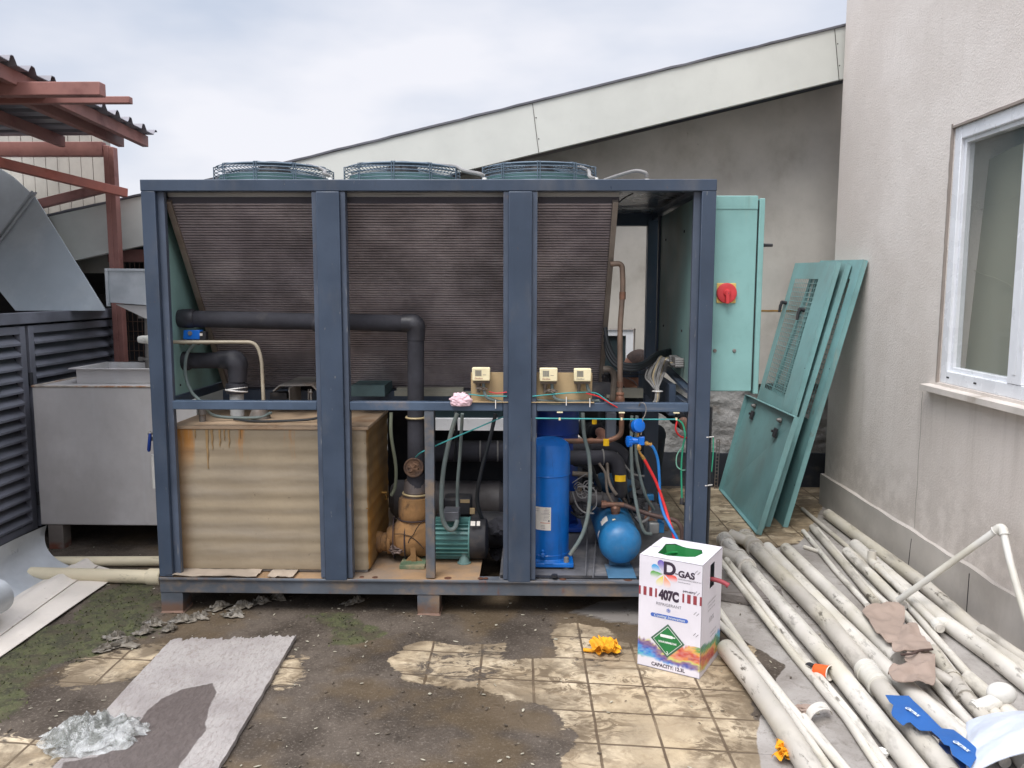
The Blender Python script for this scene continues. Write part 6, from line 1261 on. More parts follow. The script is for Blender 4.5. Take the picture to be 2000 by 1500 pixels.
pipe([(905, 385), (1100, 575), (1270, 745)], .018, .03, pvc_m, 'medium pipe with an upturned open elbow on its upper end', ((.93, 'elbow'),),
     extra=lambda T_, pts, r: T_.part('top_elbow', MB().hollow(round_path([pts[0]+[-.01, 0, .065], pts[0]+[-.01, 0, .005], pts[0]+nrm(pts[1]-pts[0])*.06], .04, 6), r*1.25, 20, r*.28), pvc_m))
pipe([(1070, 660), (1260, 880), (1480, 1180), (1640, 1400)], .0175, .0, pvc_m, 'thin pipe crossing under the cardboard and on to the lower right')
pipe([(1050, 560), (1240, 790), (1480, 1060), (1750, 1370)], .0165, .0, pvc_m, 'thin pipe right of the cardboard running to the white cap')
pipe([(1230, 860), (1400, 1110), (1600, 1330), (1750, 1510)], .025, .0, pvcd_m, 'medium grimy pipe below the cardboard with a tee fitting', ((.36, 'tee'),))
pipe([(1120, 1070), (1330, 1240), (1560, 1430)], .02, .0, pvc_m, 'medium pipe right of the blue card')
pipe([(1230, 1030), (1430, 1260), (1620, 1470)], .019, .0, pvc_m, 'medium speckled pipe second right of the blue card')
pipe([(1545, 1180), (1640, 1300), (1800, 1480)], .022, .0, pvc_m, 'short pipe at the lower right edge below the white cap')
pipe([(1420, 1010), (1640, 1200), (1830, 1370)], .027, .0, pvc_m, 'thick short pipe at the right edge under the white cap')
pipe([(1490, 745), (1640, 850), (1850, 990)], .02, .045, pvcd_m, 'medium grimy pipe lying on the pipe nearest to the stucco wall')
# bent pipe leaning up to the wall
e = FX(1957, 1028, XW-.075); p0 = Z7(1040, 590, .06); p2 = FX(2010, 1235, XW-.075)+[-.0, -.1, -.1]
mb = MB(); mb.hollow([p0, e+(p0-e)*.05], .0145, 18, .003); bp_ = Thing('bent_pipe', 'white bent pipe propped diagonally against the stucco wall with an elbow on top', 'pipe', p0*[1, 1, 0], GPIPE); bp_.part('pipe', mb, pvcc_m)
mb = MB(); mb.tube(smooth_path([e, e+(p2-e)*.4+[-.01, 0, 0], p2, p2+(p2-e)*.25+[0, 0, .0]], 6), .0145, 18); bp_.part('pipe', mb, pvcc_m)
mb = MB(); d0 = nrm(p0-e); d2 = nrm(p2-e); mb.tube(round_path([e+d0*.04, e+[0, 0, .0], e+d2*.04], .03, 6), .019, 18); mb.ring(e+d0*.036, d0, .019, .0025, 20, 6); mb.ring(e+d2*.036, d2, .019, .0025, 20, 6); bp_.part('elbow', mb, pvcc_m)
# white plastic elbow/cap pieces lying among the pipes
mb = MB(); c = Z7(1600, 1095, .075); mb.ell(c, .05, .04, .038, 24); mb.tube([c+[-.02, -.01, -.02], c+[-.11, -.03, -.045]], .026, 18); mb.ring(c+[-.1, -.028, -.042], (1, .2, .2), .027, .004, 20, 6); solo('rounded_pipe_end', mb, pvcc_m, 'round white plastic cap lying across the pipes at the right edge', 'pipe cap', c*[1, 1, 0])
mb = MB(); c = Z7(612, 1210, .02)
for a0 in (0,):
    mb.grid(lambda u, v: c+np.array([.045*math.cos(PI*u), .05*(v-.5)+.02*math.cos(PI*u), .03*math.sin(PI*u)]), 16, 4, (0, 0, .003))
solo('broken_pipe_piece', mb, pvc_m, 'broken half-round piece of white pipe lying between the thin pipes', 'pipe fragment', c*[1, 1, 0], smooth=50)
mb = MB(); mb.crumple(Z7(520, 1180, .012), .045, .03, .012, 41, .5, 2, 3); solo('dusty_scrap', mb, cardb_m, 'crumpled grey scrap lying on the ground left of the broken pipe piece', 'scrap', Z7(520, 1180, 0))
mb = MB(); mb.crumple(Z7(950, 1415, .014), .03, .02, .014, 42, .4, 2, 3); solo('plastic_scrap', mb, pvcc_m, 'small crumpled white scrap at the bottom between two thick pipes', 'scrap', Z7(950, 1415, 0))
mb = MB(); mb.tube(smooth_path([Z7(60, 470, .02), Z7(100, 545, .02), Z7(200, 565, .02), Z7(330, 570, .02), Z7(400, 560, .02)], 6), .0125, 12); solo('curved_hose', mb, pvcd_m, 'short grey curved hose on the ground behind the carton', 'hose', Z7(100, 540, 0))
mb = MB(); a = Z7(530, 300, .012); mb.tube([a, Z7(620, 330, .012)], .012, 12); solo('short_pipe_offcut', mb, pvc_m, 'tiny pipe offcut lying above the thick pipes near the teal panel', 'pipe', a*[1, 1, 0])
# timber plank
a, b, c, d = Z7(-160, 555), Z7(420, 655), Z7(400, 560), Z7(-150, 490)
mb = MB(); mb.prism([a*[1, 1, 0]+[0, 0, .045], b*[1, 1, 0]+[0, 0, .045], c*[1, 1, 0]+[0, 0, .045], d*[1, 1, 0]+[0, 0, .045]], (0, 0, -.043)); solo('timber_plank', mb, wood_m, 'weathered grey timber plank on the ground under the pipes, behind the carton', 'plank', a*[1, 1, 0], bevel=.003)

# ================================================================== CARDBOARD, CUP, BLUE CARD, BAG
def flatpoly(pix, z, seed, amp=.01, thick=.0035, soft=False, n=26):
    """an irregular sheet: outline in survey coordinates, laid over the pipes with folds"""
    Q = [Z7(u, v, z) for u, v in pix]; poly = [(q[0], q[1]) for q in Q]
    if soft:
        m_ = len(poly); P4 = [V3((poly[i % m_][0], poly[i % m_][1], 0)) for i in range(-1, m_+2)]; poly = []
        for i in range(1, m_+1):
            a, b, c, d = P4[i-1:i+3]
            for k in range(4):
                s = k/4; q = .5*((2*b)+(-a+c)*s+(2*a-5*b+4*c-d)*s*s+(-a+3*b-3*c+d)*s**3); poly.append((q[0]+.003*mn.noise(Vector((q[0]*60, q[1]*60, seed))), q[1]+.003*mn.noise(Vector((q[0]*60, q[1]*60, seed+5)))))
    x0, x1 = min(q[0] for q in poly), max(q[0] for q in poly); y0, y1 = min(q[1] for q in poly), max(q[1] for q in poly)
    import bmesh
    bm = bmesh.new(); vs = [bm.verts.new((x, y, z)) for x, y in poly]; bm.faces.new(vs)
    ng = 26 if soft else 14
    for k in range(1, ng):
        for co_, no in (((x0+(x1-x0)*k/ng, 0, 0), (1, 0, 0)), ((0, y0+(y1-y0)*k/ng, 0), (0, 1, 0))):
            bmesh.ops.bisect_plane(bm, geom=bm.verts[:]+bm.edges[:]+bm.faces[:], plane_co=co_, plane_no=no)
    for v in bm.verts: v.co.z += amp*(mn.noise(Vector((v.co.x*9+seed, v.co.y*9, seed)))+.5*mn.noise(Vector((v.co.x*25+seed, v.co.y*25, seed)))+(.9*(.35-abs(mn.noise(Vector((v.co.x*13+seed, v.co.y*13, 2.2))))*1.4) if soft else 0))
    mb = MB(); bm.verts.index_update(); V_ = [tuple(v.co) for v in bm.verts]; F_ = [tuple(v.index for v in f.verts) for f in bm.faces]; n_ = len(V_)
    E_ = [(e_.verts[0].index, e_.verts[1].index) for e_ in bm.edges if len(e_.link_faces) == 1]
    mb.add(V_+[(a_, b_, c_-thick) for a_, b_, c_ in V_], F_+[tuple(n_+i for i in f)[::-1] for f in F_]+[(a_, n_+a_, n_+b_, b_) for a_, b_ in E_]); bm.free(); return mb
cd = Thing('torn_cardboard', 'torn brown-grey cardboard pieces draped over the pipes', 'cardboard', Z7(1050, 830, 0))
cd.part('upper_sheet', flatpoly([(845, 635), (905, 612), (1000, 598), (1068, 622), (1075, 690), (1062, 740), (1040, 800), (1000, 825), (930, 770), (880, 700)], .088, 3, .014, soft=True), cardb_m, smooth=50)
cd.part('middle_sheet', flatpoly([(1062, 735), (1130, 720), (1170, 775), (1225, 850), (1130, 862), (1050, 872), (1005, 840)], .108, 8, .018, soft=True), cardb_m, smooth=50)
cd.part('lower_sheet', flatpoly([(1075, 900), (1120, 868), (1222, 856), (1240, 940), (1238, 1040), (1215, 1058), (1150, 1052), (1085, 1025), (1040, 1020), (990, 990), (992, 960), (1050, 930), (1090, 925)], .098, 12, .03, soft=True), cardb_m, smooth=50)
mb = MB(); mb.tube(smooth_path([Z7(1055, 885, .105), Z7(1110, 880, .122), Z7(1160, 862, .125), Z7(1225, 856, .11)], 5), .005, 6); cd.part('torn_edge', mb, M('dark_torn_edge', S(84, 66, 60), .9))
c = Z7(628, 975, .034); d_ = nrm(np.array([.62, -.75, .12]))
cup = Thing('paper_cup', 'crushed orange and white paper cup between the pipes', 'cup', c*[1, 1, 0])
mb = MB(); mb.lathe(c-d_*.03, d_, [(0, .022), (.06, .028), (.061, .0265), (.002, .0205)], 26, cap=True); cup.part('cup_body', mb, orange_m)
mb = MB(); mb.lathe(c-d_*.029, d_, [(0, .0005), (.0, .019), (.061, .0262), (.063, .0268), (.063, .029), (.06, .0292)], 26, cap=False); mb.ring(c+d_*.032, d_, .0278, .0018, 28, 6); cup.part('cup_lining', mb, label_m)
mb = MB(); mb.grid(lambda u, v: c-d_*(.031+.022*v)+np.array([.018*math.cos(2.6*u), .01*v, .018*math.sin(2.6*u)]), 12, 3, (0, 0, .001)); cup.part('torn_rim', mb, black_m)
# blue printed card
def Z8(u, v, z=0.0): return G(1700+u/6.667, 1280+v/6.667, z)
def tozz(L_): return [((1700+u/6.667-1380)*2.777, (1280+v/6.667-960)*2.777) for u, v in L_]
bcO = [(193, 520), (500, 528), (930, 940), (1080, 955), (1435, 1250), (1300, 1467), (1290, 1455), (1070, 1290), (1030, 1180), (960, 1160), (880, 1060), (790, 980), (640, 975), (600, 945), (520, 860), (470, 870), (440, 900), (420, 900), (290, 790), (272, 740), (300, 640), (250, 600)]
bc = Thing('blue_card_strip', 'bent blue printed card strip with white logos lying on the pipes', 'printed card', Z8(800, 900, 0))
mb = flatpoly(tozz(bcO), .098, 21, .004, .0015); bc.part('card', mb, folder_m, smooth=40)
mb = flatpoly(tozz([(740, 985), (800, 985), (900, 1075), (885, 1190), (940, 1250), (1040, 1290), (1180, 1467), (1330, 1467), (1290, 1440), (1060, 1300), (1030, 1180)]), .07, 22, .008, .0015); bc.part('folded_flap', mb, M('deep_blue_card', S(40, 62, 110), .5, 0, .1, 7), smooth=40)
for k, (lx, ly) in enumerate(((490, 695), (1115, 1135))):
    # logo: ringed disc followed by slanted lettering
    c0_ = Z8(lx, ly, .1035); c1_ = Z8(lx+165, ly+120, .1035); U = nrm(c1_-c0_); Vv = nrm(np.cross((0, 0, 1), U)); mb = MB()
    z_ = .1045
    mb.lathe(c0_*[1, 1, 0]+[0, 0, z_], (0, 0, 1), [(0, .0085), (.0004, .0085)], 26)
    for i in range(4): mb.bar(c0_*[1, 1, 0]+[0, 0, z_]+U*.004+Vv*(.0065-.0035*i), c0_*[1, 1, 0]+[0, 0, z_]+U*(.019-.002*i)+Vv*(.0065-.0035*i), .0014, .0005)
    mb.text('CTROL', .0165, c0_*[1, 1, 0]+U*.031+[0, 0, z_], U, Vv, .0006, .8, 'CENTER', .0005, .3); bc.part('logo', mb, pwhite_m, smooth=0)
    mb = MB(); mb.ring(c0_*[1, 1, 0]+[0, 0, z_+.0008], (0, 0, 1), .0055, .0007, 24, 4); mb.ring(c0_*[1, 1, 0]+[0, 0, z_+.0008], (0, 0, 1), .0025, .0006, 18, 4); mb.bar(c0_*[1, 1, 0]+[0, 0, z_-.0008]+U*.022-Vv*.012, c0_*[1, 1, 0]+[0, 0, z_-.0008]+U*.04-Vv*.012, .0008, .0004); bc.part('logo_ring', mb, folder_m, smooth=0)
# milky plastic bag at the lower right corner
def bagf(u, v):
    q = Z7(1400+700*u, 1345+330*v, 0); h = .16*math.sin(PI*min(1, max(0, u*.55+.02)))**.7*math.sin(PI*min(1, v*.6+.12))**.8
    return q+np.array([0, 0, h+.012*mn.noise(Vector((u*3, v*3, 0)))+.003*mn.noise(Vector((u*10, v*10, 0)))+.05])
mb = MB(); mb.grid(bagf, 50, 40, (0, 0, -.004)); solo('plastic_bag', mb, bag_m, 'milky bluish plastic bag on the pipes at the bottom right corner', 'plastic bag', Z7(1700, 1480, 0), smooth=60)

# ================================================================== CARTON
c0 = G(1245, 1297); c1 = G(1366, 1327); c2 = G(1399, 1254)
U = nrm(c1-c0); wF = np.linalg.norm(c1-c0); Vd = nrm(np.cross((0, 0, 1), U)); wS = .262; zc = .455
bxT = Thing('refrigerant_carton', 'white refrigerant carton with colourful flower logo and green diamond label, standing on the tiles', 'carton', (c0+c1)/2+Vd*wS/2)
def bp3(u, v, z): return c0+U*u+Vd*v+np.array([0, 0, z])
mb = MB()
def bulge(u, v): return -.004*math.sin(PI*u)*math.sin(PI*v)
mb.add([bp3(0, 0, .001), bp3(wF, 0, .001), bp3(wF, wS, .001), bp3(0, wS, .001), bp3(0, 0, zc), bp3(wF, 0, zc-.003), bp3(wF, wS, zc-.002), bp3(0, wS, zc)], [(0, 1, 5, 4), (2, 3, 7, 6), (3, 0, 4, 7), (3, 2, 1, 0)])
# right side with a hand hole
sd0, sd1, hz0, hz1 = .10, .155, .33, .425
def side(v0, v1, z0, z1): mb.add([bp3(wF, v0, z0), bp3(wF, v1, z0), bp3(wF, v1, z1), bp3(wF, v0, z1)], [(0, 1, 2, 3)])
side(0, sd0, .001, zc-.003); side(sd1, wS, .001, zc-.003); side(sd0, sd1, .001, hz0); side(sd0, sd1, hz1, zc-.003)
# top with a torn opening
ho = [(.055, .055), (.1, .05), (.175, .06), (.205, .075), (.215, .14), (.2, .175), (.13, .18), (.08, .195), (.045, .175), (.05, .12)]
outr = [(0, 0), (wF*.4, 0), (wF, 0), (wF, .06), (wF, wS*.6), (wF, wS), (wF*.6, wS), (wF*.25, wS), (0, wS), (0, .14)]
outr = [(0, 0), (wF*.4, 0), (wF*.8, 0), (wF, 0), (wF, wS*.5), (wF, wS), (wF*.5, wS), (wF*.3, wS), (0, wS), (0, wS*.5)]
k_ = wF/.255; ho = [(a_*k_*.98, b_) for a_, b_ in ho]
b0 = len(mb.v); mb.add([bp3(a_, b_, zc-.0015*(a_/wF)-.0) for a_, b_ in outr]+[bp3(a_, b_, zc-.004+.006*random.random()) for a_, b_ in ho], [(i, (i+1) % 10, 10+(i+1) % 10, 10+i) for i in range(10)])
bxT.part('carton_box', mb, carton_m, smooth=0)
mb = MB(); mb.add([bp3(a_, b_, zc-.002) for a_, b_ in ho]+[bp3(a_+(wF/2-a_)*.1, b_+(.12-b_)*.1, zc-.05) for a_, b_ in ho], [(i, (i+1) % 10, 10+(i+1) % 10, 10+i) for i in range(10)]); bxT.part('inner_flaps', mb, pgreen_m, smooth=0)
mb = MB(); q = bp3(wF/2, wS/2, .012); mb.lathe(q, (0, 0, 1), [(0, .09), (.01, .105), (.34, .105), (.385, .09), (.405, .05), (.41, .02)], 36); mb.ring(q+[0, 0, .412], (0, 0, 1), .07, .005, 36, 8); cyl_ = bxT.part('gas_cylinder', mb, green_m)
mb = MB(); q = bp3(wF, .127, .36); mb.tube(smooth_path([q-U*.02, q+U*.02+[0, 0, .0], q+U*.05+[0, 0, -.006], q+U*.066+[0, 0, -.014]], 5), [.009]*13+[.0105]*3, 12); bxT.part('hose_end', mb, maroon_m)
mb = MB(); mb.tube([bp3(wF+.0006, 0, .002), bp3(wF+.0006, 0, zc-.003)], .0009, 5); mb.tube([bp3(0, 0, zc), bp3(wF, 0, zc-.003)], .0008, 5); mb.tube([bp3(0, -.0006, .002), bp3(wF, -.0006, .002)], .0012, 5); mb.tube([bp3(wF, .0, zc-.002), bp3(wF, wS, zc-.001)], .0009, 5); mb.tube([bp3(0, .12, zc+.0006), bp3(.04, .125, zc+.0006)], .0007, 5)
bxT.part('carton_crease', mb, grey_ink)
# print on the front: coordinates measured on the face, u 0..1 across, z 0..1 up
FZ = np.array([0, 0, 1.0])
def fp_(u, z, l=.0008): return c0+U*u*wF+FZ*z*zc-Vd*l
def ftext(mb, s_, size, u, z, xs_=1, off=0, align='CENTER', shear=0): mb.text(s_, size*zc, fp_(u, z), U, FZ, off, xs_, align, .0003, shear)
mb = MB(); ftext(mb, 'D', .152, .487, .912, 1.0, .0028); ftext(mb, 'GAS', .078, .755, .886, 1.0, .0014); mb.bar(fp_(.578, .884, .0012), fp_(.622, .883, .0012), .0035, .0006, Vd); ftext(mb, '407C', .113, .487, .674, .70, .0034)
ftext(mb, '(HFC-407C)', .021, .80, .744, 1.0, .0003)
bxT.part('lettering', mb, ink_m, smooth=0)
mb = MB(); ftext(mb, 'REFRIGERANT', .036, .487, .592, 1.0); ftext(mb, 'NON-INDUSTRIAL GASLAR A.S.', .0155, .625, .842, .95, .0001, 'LEFT'); ftext(mb, 'www.d-gas.com.tr', .0155, .625, .818, .95, .0001, 'LEFT')
for z in (.93, .75, .57, .385):
    for k in range(2): mb.bar(fp_(.885+.04*k, z-.012-.008*k), fp_(.925+.04*k, z+.014-.008*k), .0003, .0018, U)
ftext(mb, '12,5 L', .022, .86, .16); 
bxT.part('small_print', mb, grey_ink, smooth=0)
mb = MB(); ftext(mb, 'CAPACITY: 12.3L', .045, .5, .04, .9, .0007); bxT.part('capacity_text', mb, ink_m, smooth=0)
mb = MB()
for u0, u1 in ((0.0, .03), (.075, .125), (.17, .22), (.265, .295), (.70, .73), (.775, .83), (.87, .925), (.97, 1.0)):
    mb.add([fp_(u0, .645), fp_(u1, .645), fp_(u1, .722), fp_(u0, .722)], [(0, 1, 2, 3)])
bxT.part('stripes', mb, maroon_m, smooth=0)
mb = MB(); pc, R_ = fp_(.40, .862), .054
cols = [((104, 84, 176), 108), ((20, 160, 222), 152), ((84, 164, 60), 190), ((226, 210, 60), 245), ((240, 140, 60), 290), ((232, 74, 54), 342)]
for c_, an in cols:
    an = math.radians(an); ax1 = U*math.cos(an)+FZ*math.sin(an); ax2 = np.cross(Vd, ax1); nn_ = 26; base = len(mb.v); ringp = []
    for k in range(nn_):
        t_ = 2*PI*k/nn_; l_ = (1-math.cos(t_))/2; w_ = math.sin(t_)*(math.sin(PI*min(1, l_**1.25)*.5)**1.0)*.34
        ringp.append(pc+ax1*R_*(.05+l_)*1.0+ax2*R_*w_)
    cen = pc+ax1*R_*.62
    mb.add([cen]+ringp, [(0, 1+k, 1+(k+1) % nn_) for k in range(nn_)])
    zt_ = max(q[2] for q in ringp); zb_ = min(q[2] for q in ringp); cl = np.array(S(*c_)[:3]); wh = np.array(S(232, 228, 232)[:3])
    for k, q in enumerate([cen]+ringp):
        f_ = min(1, max(0, (q[2]-zb_)/(zt_-zb_+1e-6)*1.25)); mb.c[base+k] = tuple(wh*(1-f_)+cl*f_)
bxT.part('flower_logo', mb, printed_m, smooth=0)
mb = MB(); zb_ = .485; 
pl_ = [fp_(.5+.27*s_+.03*s_*math.cos(a_), zb_+.0175*math.sin(a_)) for s_, rng in ((1, np.linspace(-PI/2, PI/2, 8)), (-1, np.linspace(PI/2, -PI/2, 8))) for a_ in rng]
mb.add(pl_, [tuple(range(len(pl_)))]); bxT.part('blue_banner', mb, pblue_m, smooth=0)
mb = MB(); mb.text('Cooling Innovation', .036*zc, fp_(.5, zb_, .0012), U, FZ, 0, 1.0, 'CENTER', .0004, .25); bxT.part('banner_text', mb, pwhite_m, smooth=0)
mb = MB(); q = fp_(.487, .546, .0006)
for k in range(6):
    d_ = U*math.cos(k*PI/3+.5)+FZ*math.sin(k*PI/3+.5); e_ = np.cross(Vd, d_); mb.bar(q, q+d_*.0085, .0004, .0014, e_)
    for s_ in (-1, 1): mb.bar(q+d_*.005, q+d_*.0075+e_*s_*.003, .0004, .001, d_)
bxT.part('snowflake', mb, pblue_m, smooth=0)
dcu, dcz, dr = .485, .275, .077
def dia(r_, l_): q = fp_(dcu, dcz, l_); return [q-U*r_, q-FZ*r_, q+U*r_, q+FZ*r_]
dr = .069
for nm_, r_, l_, mt in (('diamond_border', dr, .0014, pdgreen_m), ('diamond_line', dr*.86, .0018, pwhite_m), ('diamond_field', dr*.82, .0022, pgreen_m)):
    mb = MB(); mb.add(dia(r_, l_), [(0, 1, 2, 3)]); bxT.part(nm_, mb, mt, smooth=0)
mb = MB(); q = fp_(dcu, dcz+.04, .0026); mb.add([q+U*x_+FZ*z_ for x_, z_ in ((-.028, -.006), (.018, -.006), (.023, -.0025), (.031, -.0025), (.031, .0025), (.023, .0025), (.018, .006), (-.028, .006), (-.03, .003), (-.03, -.003))], [tuple(range(10))])
mb.text('NON-FLAMMABLE GAS', .0105, fp_(dcu, dcz-.015, .0026), U, FZ, .0005, .68, 'CENTER', .0); mb.text('2', .014, fp_(dcu, dcz-.105, .0026), U, FZ, .0005, 1, 'CENTER', .0); bxT.part('diamond_symbols', mb, pwhite_m, smooth=0)
# colour splash round the bottom of front and side
def splash(u, z, s):
    """u along the face, z height fraction -> colour or None"""
    edge = .235+.03*math.cos(u*6.3)+.04*math.sin(u*2.2-.9)*(u>.5)+.03*(vnoise(u*9, s*3+.5)-.5)+.03*(vnoise(u*40, z*8+s)-.5)
    low = .055-.05*min(1,u)+.03*float(vnoise(u*4+3*s, 7.3))+.02*float(vnoise(u*30, z*30))
    pal = [(196, 70, 58), (214, 106, 60), (226, 170, 70), (90, 150, 70), (30, 120, 90), (70, 180, 196), (36, 130, 206), (60, 70, 160), (120, 80, 120), (206, 200, 90), (220, 130, 70)]
    flow = 2.2*z/.2+1.9*u+s*1.4+1.7*float(fbm(u*2.4+z*5+s*5, z*9-u*2, 5))+.5*float(vnoise(u*6+z*40, z*60-u*20, 8))
    i_ = (flow*2.3) % len(pal); a_, b_ = pal[int(i_)], pal[(int(i_)+1) % len(pal)]; f_ = i_-int(i_); f_ = f_*f_*(3-2*f_)
    cl = np.array(S(*a_)[:3])*(1-f_)+np.array(S(*b_)[:3])*f_
    wh = np.array(S(224, 220, 228)[:3]); k_ = float(sm(np.array(edge-z), 0, .035))*float(sm(np.array(z-low), 0, .03)); k_ *= .78+.22*float(vnoise(u*25, z*90, 2))
    return tuple(wh*(1-k_)+cl*k_)
for s_, fn in ((0, lambda u, z: c0+U*u*wF*.998+FZ*(.004+z*zc)-Vd*.0004), (1, lambda u, z: c0+U*(wF+.0004)+Vd*u*wS*.998+FZ*(.004+z*zc))):
    mb = MB(); nu, nv = 110, 66; mb.grid(lambda a_, b_: fn(a_, b_*.27), nu, nv)
    for i in range(nu+1):
        for j in range(nv+1): mb.c[i*(nv+1)+j] = splash(i/nu if s_ == 0 else 1+i/nu, j/nv*.27, 0)
    bxT.part('colour_splash', mb, printed_m, smooth=0)
mb = MB()
for k in range(3):
    mb.text(('CHLORINE FREE REFRIGERANT', 'DISPOSABLE CYLINDER', 'KEEP AWAY FROM HEAT')[k], .0085, c0+U*(wF+.0012)+Vd*.13+FZ*(.275-.016*k), Vd, FZ, 0, 1, 'CENTER', 0)
mb.text('1.0 X', .03, c0+U*(wF+.0012)+Vd*.13+FZ*.2, Vd, FZ, 0, 1, 'CENTER', 0)
for k in range(2): mb.text(('STORE BELOW 50 C', 'NON REFILLABLE')[k], .009, c0+U*(wF+.0012)+Vd*.16+FZ*(.14-.016*k), Vd, FZ, 0, 1, 'CENTER', 0)
bxT.part('side_print', mb, grey_ink, smooth=0)

# ================================================================== RAG, YELLOW PAPERS, BOARD, FILM, LITTER
def petals(mb, c, r, n, seed, h=.5, w=.5):
    rnd = random.Random(seed)
    for k in range(n):
        q = rnd.uniform(0, 2*PI); el_ = rnd.uniform(.1, 1.3)*h; d_ = V3((math.cos(q)*math.cos(el_), math.sin(q)*math.cos(el_), math.sin(el_))); s_ = nrm(np.cross(d_, (rnd.uniform(-.4, .4), rnd.uniform(-.4, .4), 1))); n_ = np.cross(d_, s_); l_ = r*rnd.uniform(.65, 1.1); ph = rnd.uniform(0, 6)
        def fn(u, v):
            x = (v-.5)*w*r*(.5+1.1*u); p_ = V3(c)+d_*l_*u+s_*x+n_*(.16*r*math.sin(9*(v)+ph+3*u)*(.3+u)+.1*r*math.cos(5*u+ph)); p_[2] = max(p_[2], .004) if c[2] < .2 else p_[2]; return p_
        mb.grid(fn, 8, 10, n_*.0012)
    return mb
mb = MB(); c = FY(1178, 1262, 0); c = G(1180, 1272, .006); petals(mb, c+[0, 0, .010], .06, 14, 5, .35, .8); mb.tube(smooth_path([c+[-.0, 0, .01], c+[-.05, -.01, .008], c+[-.085, 0, .006]], 5), .008, 8); solo('crumpled_yellow_paper', mb, ypap_m, 'crumpled yellow paper on the tiles to the left of the carton', 'crumpled paper', c*[1, 1, 0], 'crumpled yellow papers', smooth=50)
mb = MB(); c = G(1540, 1478, .01); petals(mb, c+[0, 0, .012], .048, 14, 9, .6, .8); solo('crumpled_yellow_paper', mb, ypap_m, 'crumpled yellow paper beside the thick dusty pipe at the bottom edge', 'crumpled paper', c*[1, 1, 0], 'crumpled yellow papers', smooth=50)
mb = MB(); c = FY(901, 783, -.005)
def ragf(u, v):
    th, ph = 2*PI*u, PI*v; d_ = Vector((math.sin(ph)*math.cos(th), math.sin(ph)*math.sin(th), math.cos(ph)))
    f_ = abs(mn.noise(d_*1.9+Vector((4, 1, 2))))*.9+abs(mn.noise(d_*4.3))*.45; k_ = .95+f_*.35-.10*abs(math.sin(5*d_.x+4*d_.z+4*mn.noise(d_*1.5)))
    return c+np.array([d_.x*.047*k_, d_.y*.024*k_, max(d_.z*.036*k_, -.022)])
mb.grid(ragf, 72, 48); solo('pink_rag', mb, pink_m, 'crumpled pale pink rag lying on the middle rail of the chiller', 'rag', c, smooth=70)
# fibre board on the ground
bq = [G(335, 1258), G(578, 1250), G(400, 1560), G(60, 1560)]
bm_, t, p = newmat('grey_fibre_board'); co = t.coord(); a1 = t.noise(t.map(co, (1, .5, 1)), 70, 6, .72, .6); a2 = t.noise(co, 3, 4); a3 = t.noise(t.map(co, (1, .6, 1), (2, 2, 0)), 8, 5, .65)
at2 = t.attr('wetpatch').outputs['Fac']
c = t.mix(t.step(a2, .35, .65), S(150, 143, 140), S(172, 166, 162)); c = t.mix(t.math('MULTIPLY', t.step(a1, .48, .66), .6), c, S(136, 126, 120)); c = t.mix(t.math('MULTIPLY', t.step(a3, .6, .72), .55), c, S(124, 108, 94))
wm = t.step(t.math('ADD', at2, t.math('MULTIPLY', t.math('SUBTRACT', a3, .5), .8)), .44, .56); c = t.mix(t.math('MULTIPLY', wm, .92), c, t.mix(t.step(a1, .4, .6), S(84, 74, 70), S(98, 88, 84)))
t.put(p.inputs['Base Color'], c); t.put(p.inputs['Roughness'], t.math('SUBTRACT', .9, t.math('MULTIPLY', wm, .35))); t.put(p.inputs['Normal'], t.bump(a1, .8, .012))
mb = MB(); nu, nv = 110, 140
def bdf(u, v):
    fr = .045*float(fbm(u*26, 1.7, 4))+.03*float(vnoise(u*90, 3.1)) if True else 0
    v2 = v*(1-.0)+(fr-.035)*(1-v)**8; sd_ = .006*mn.noise(Vector((v*18, 7*round(u), 0)))*(1 if u in (0, 1) else 0)
    l = bq[0]+(bq[3]-bq[0])*v2; r = bq[1]+(bq[2]-bq[1])*v2; q = l+(r-l)*(u+sd_); q = q.copy(); q[2] = .022+.003*mn.noise(Vector((u*3, v*4, 0)))+.0015*mn.noise(Vector((u*40, v*40, 0))); return q
mb.grid(bdf, nu, nv, (0, 0, -.018)); bo = solo('fibre_board', mb, bm_, 'grey fibrous board with a dark wet patch lying on the muddy ground', 'board', bq[0], smooth=30)
wp = gp([(418, 1343), (423, 1362), (408, 1400), (402, 1440), (380, 1470), (350, 1510), (300, 1600), (100, 1600), (120, 1500), (190, 1492), (240, 1455), (268, 1432), (290, 1400), (315, 1376), (355, 1357), (400, 1348)])
co_ = np.array([(v.co.x+bq[0][0], v.co.y+bq[0][1]) for v in bo.data.vertices]); wv_ = sm(sdpoly(co_[:, 0], co_[:, 1], wp), -.035, .035).astype(np.float32)
a = bo.data.attributes.new('wetpatch', 'FLOAT', 'POINT'); a.data.foreach_set('value', wv_)
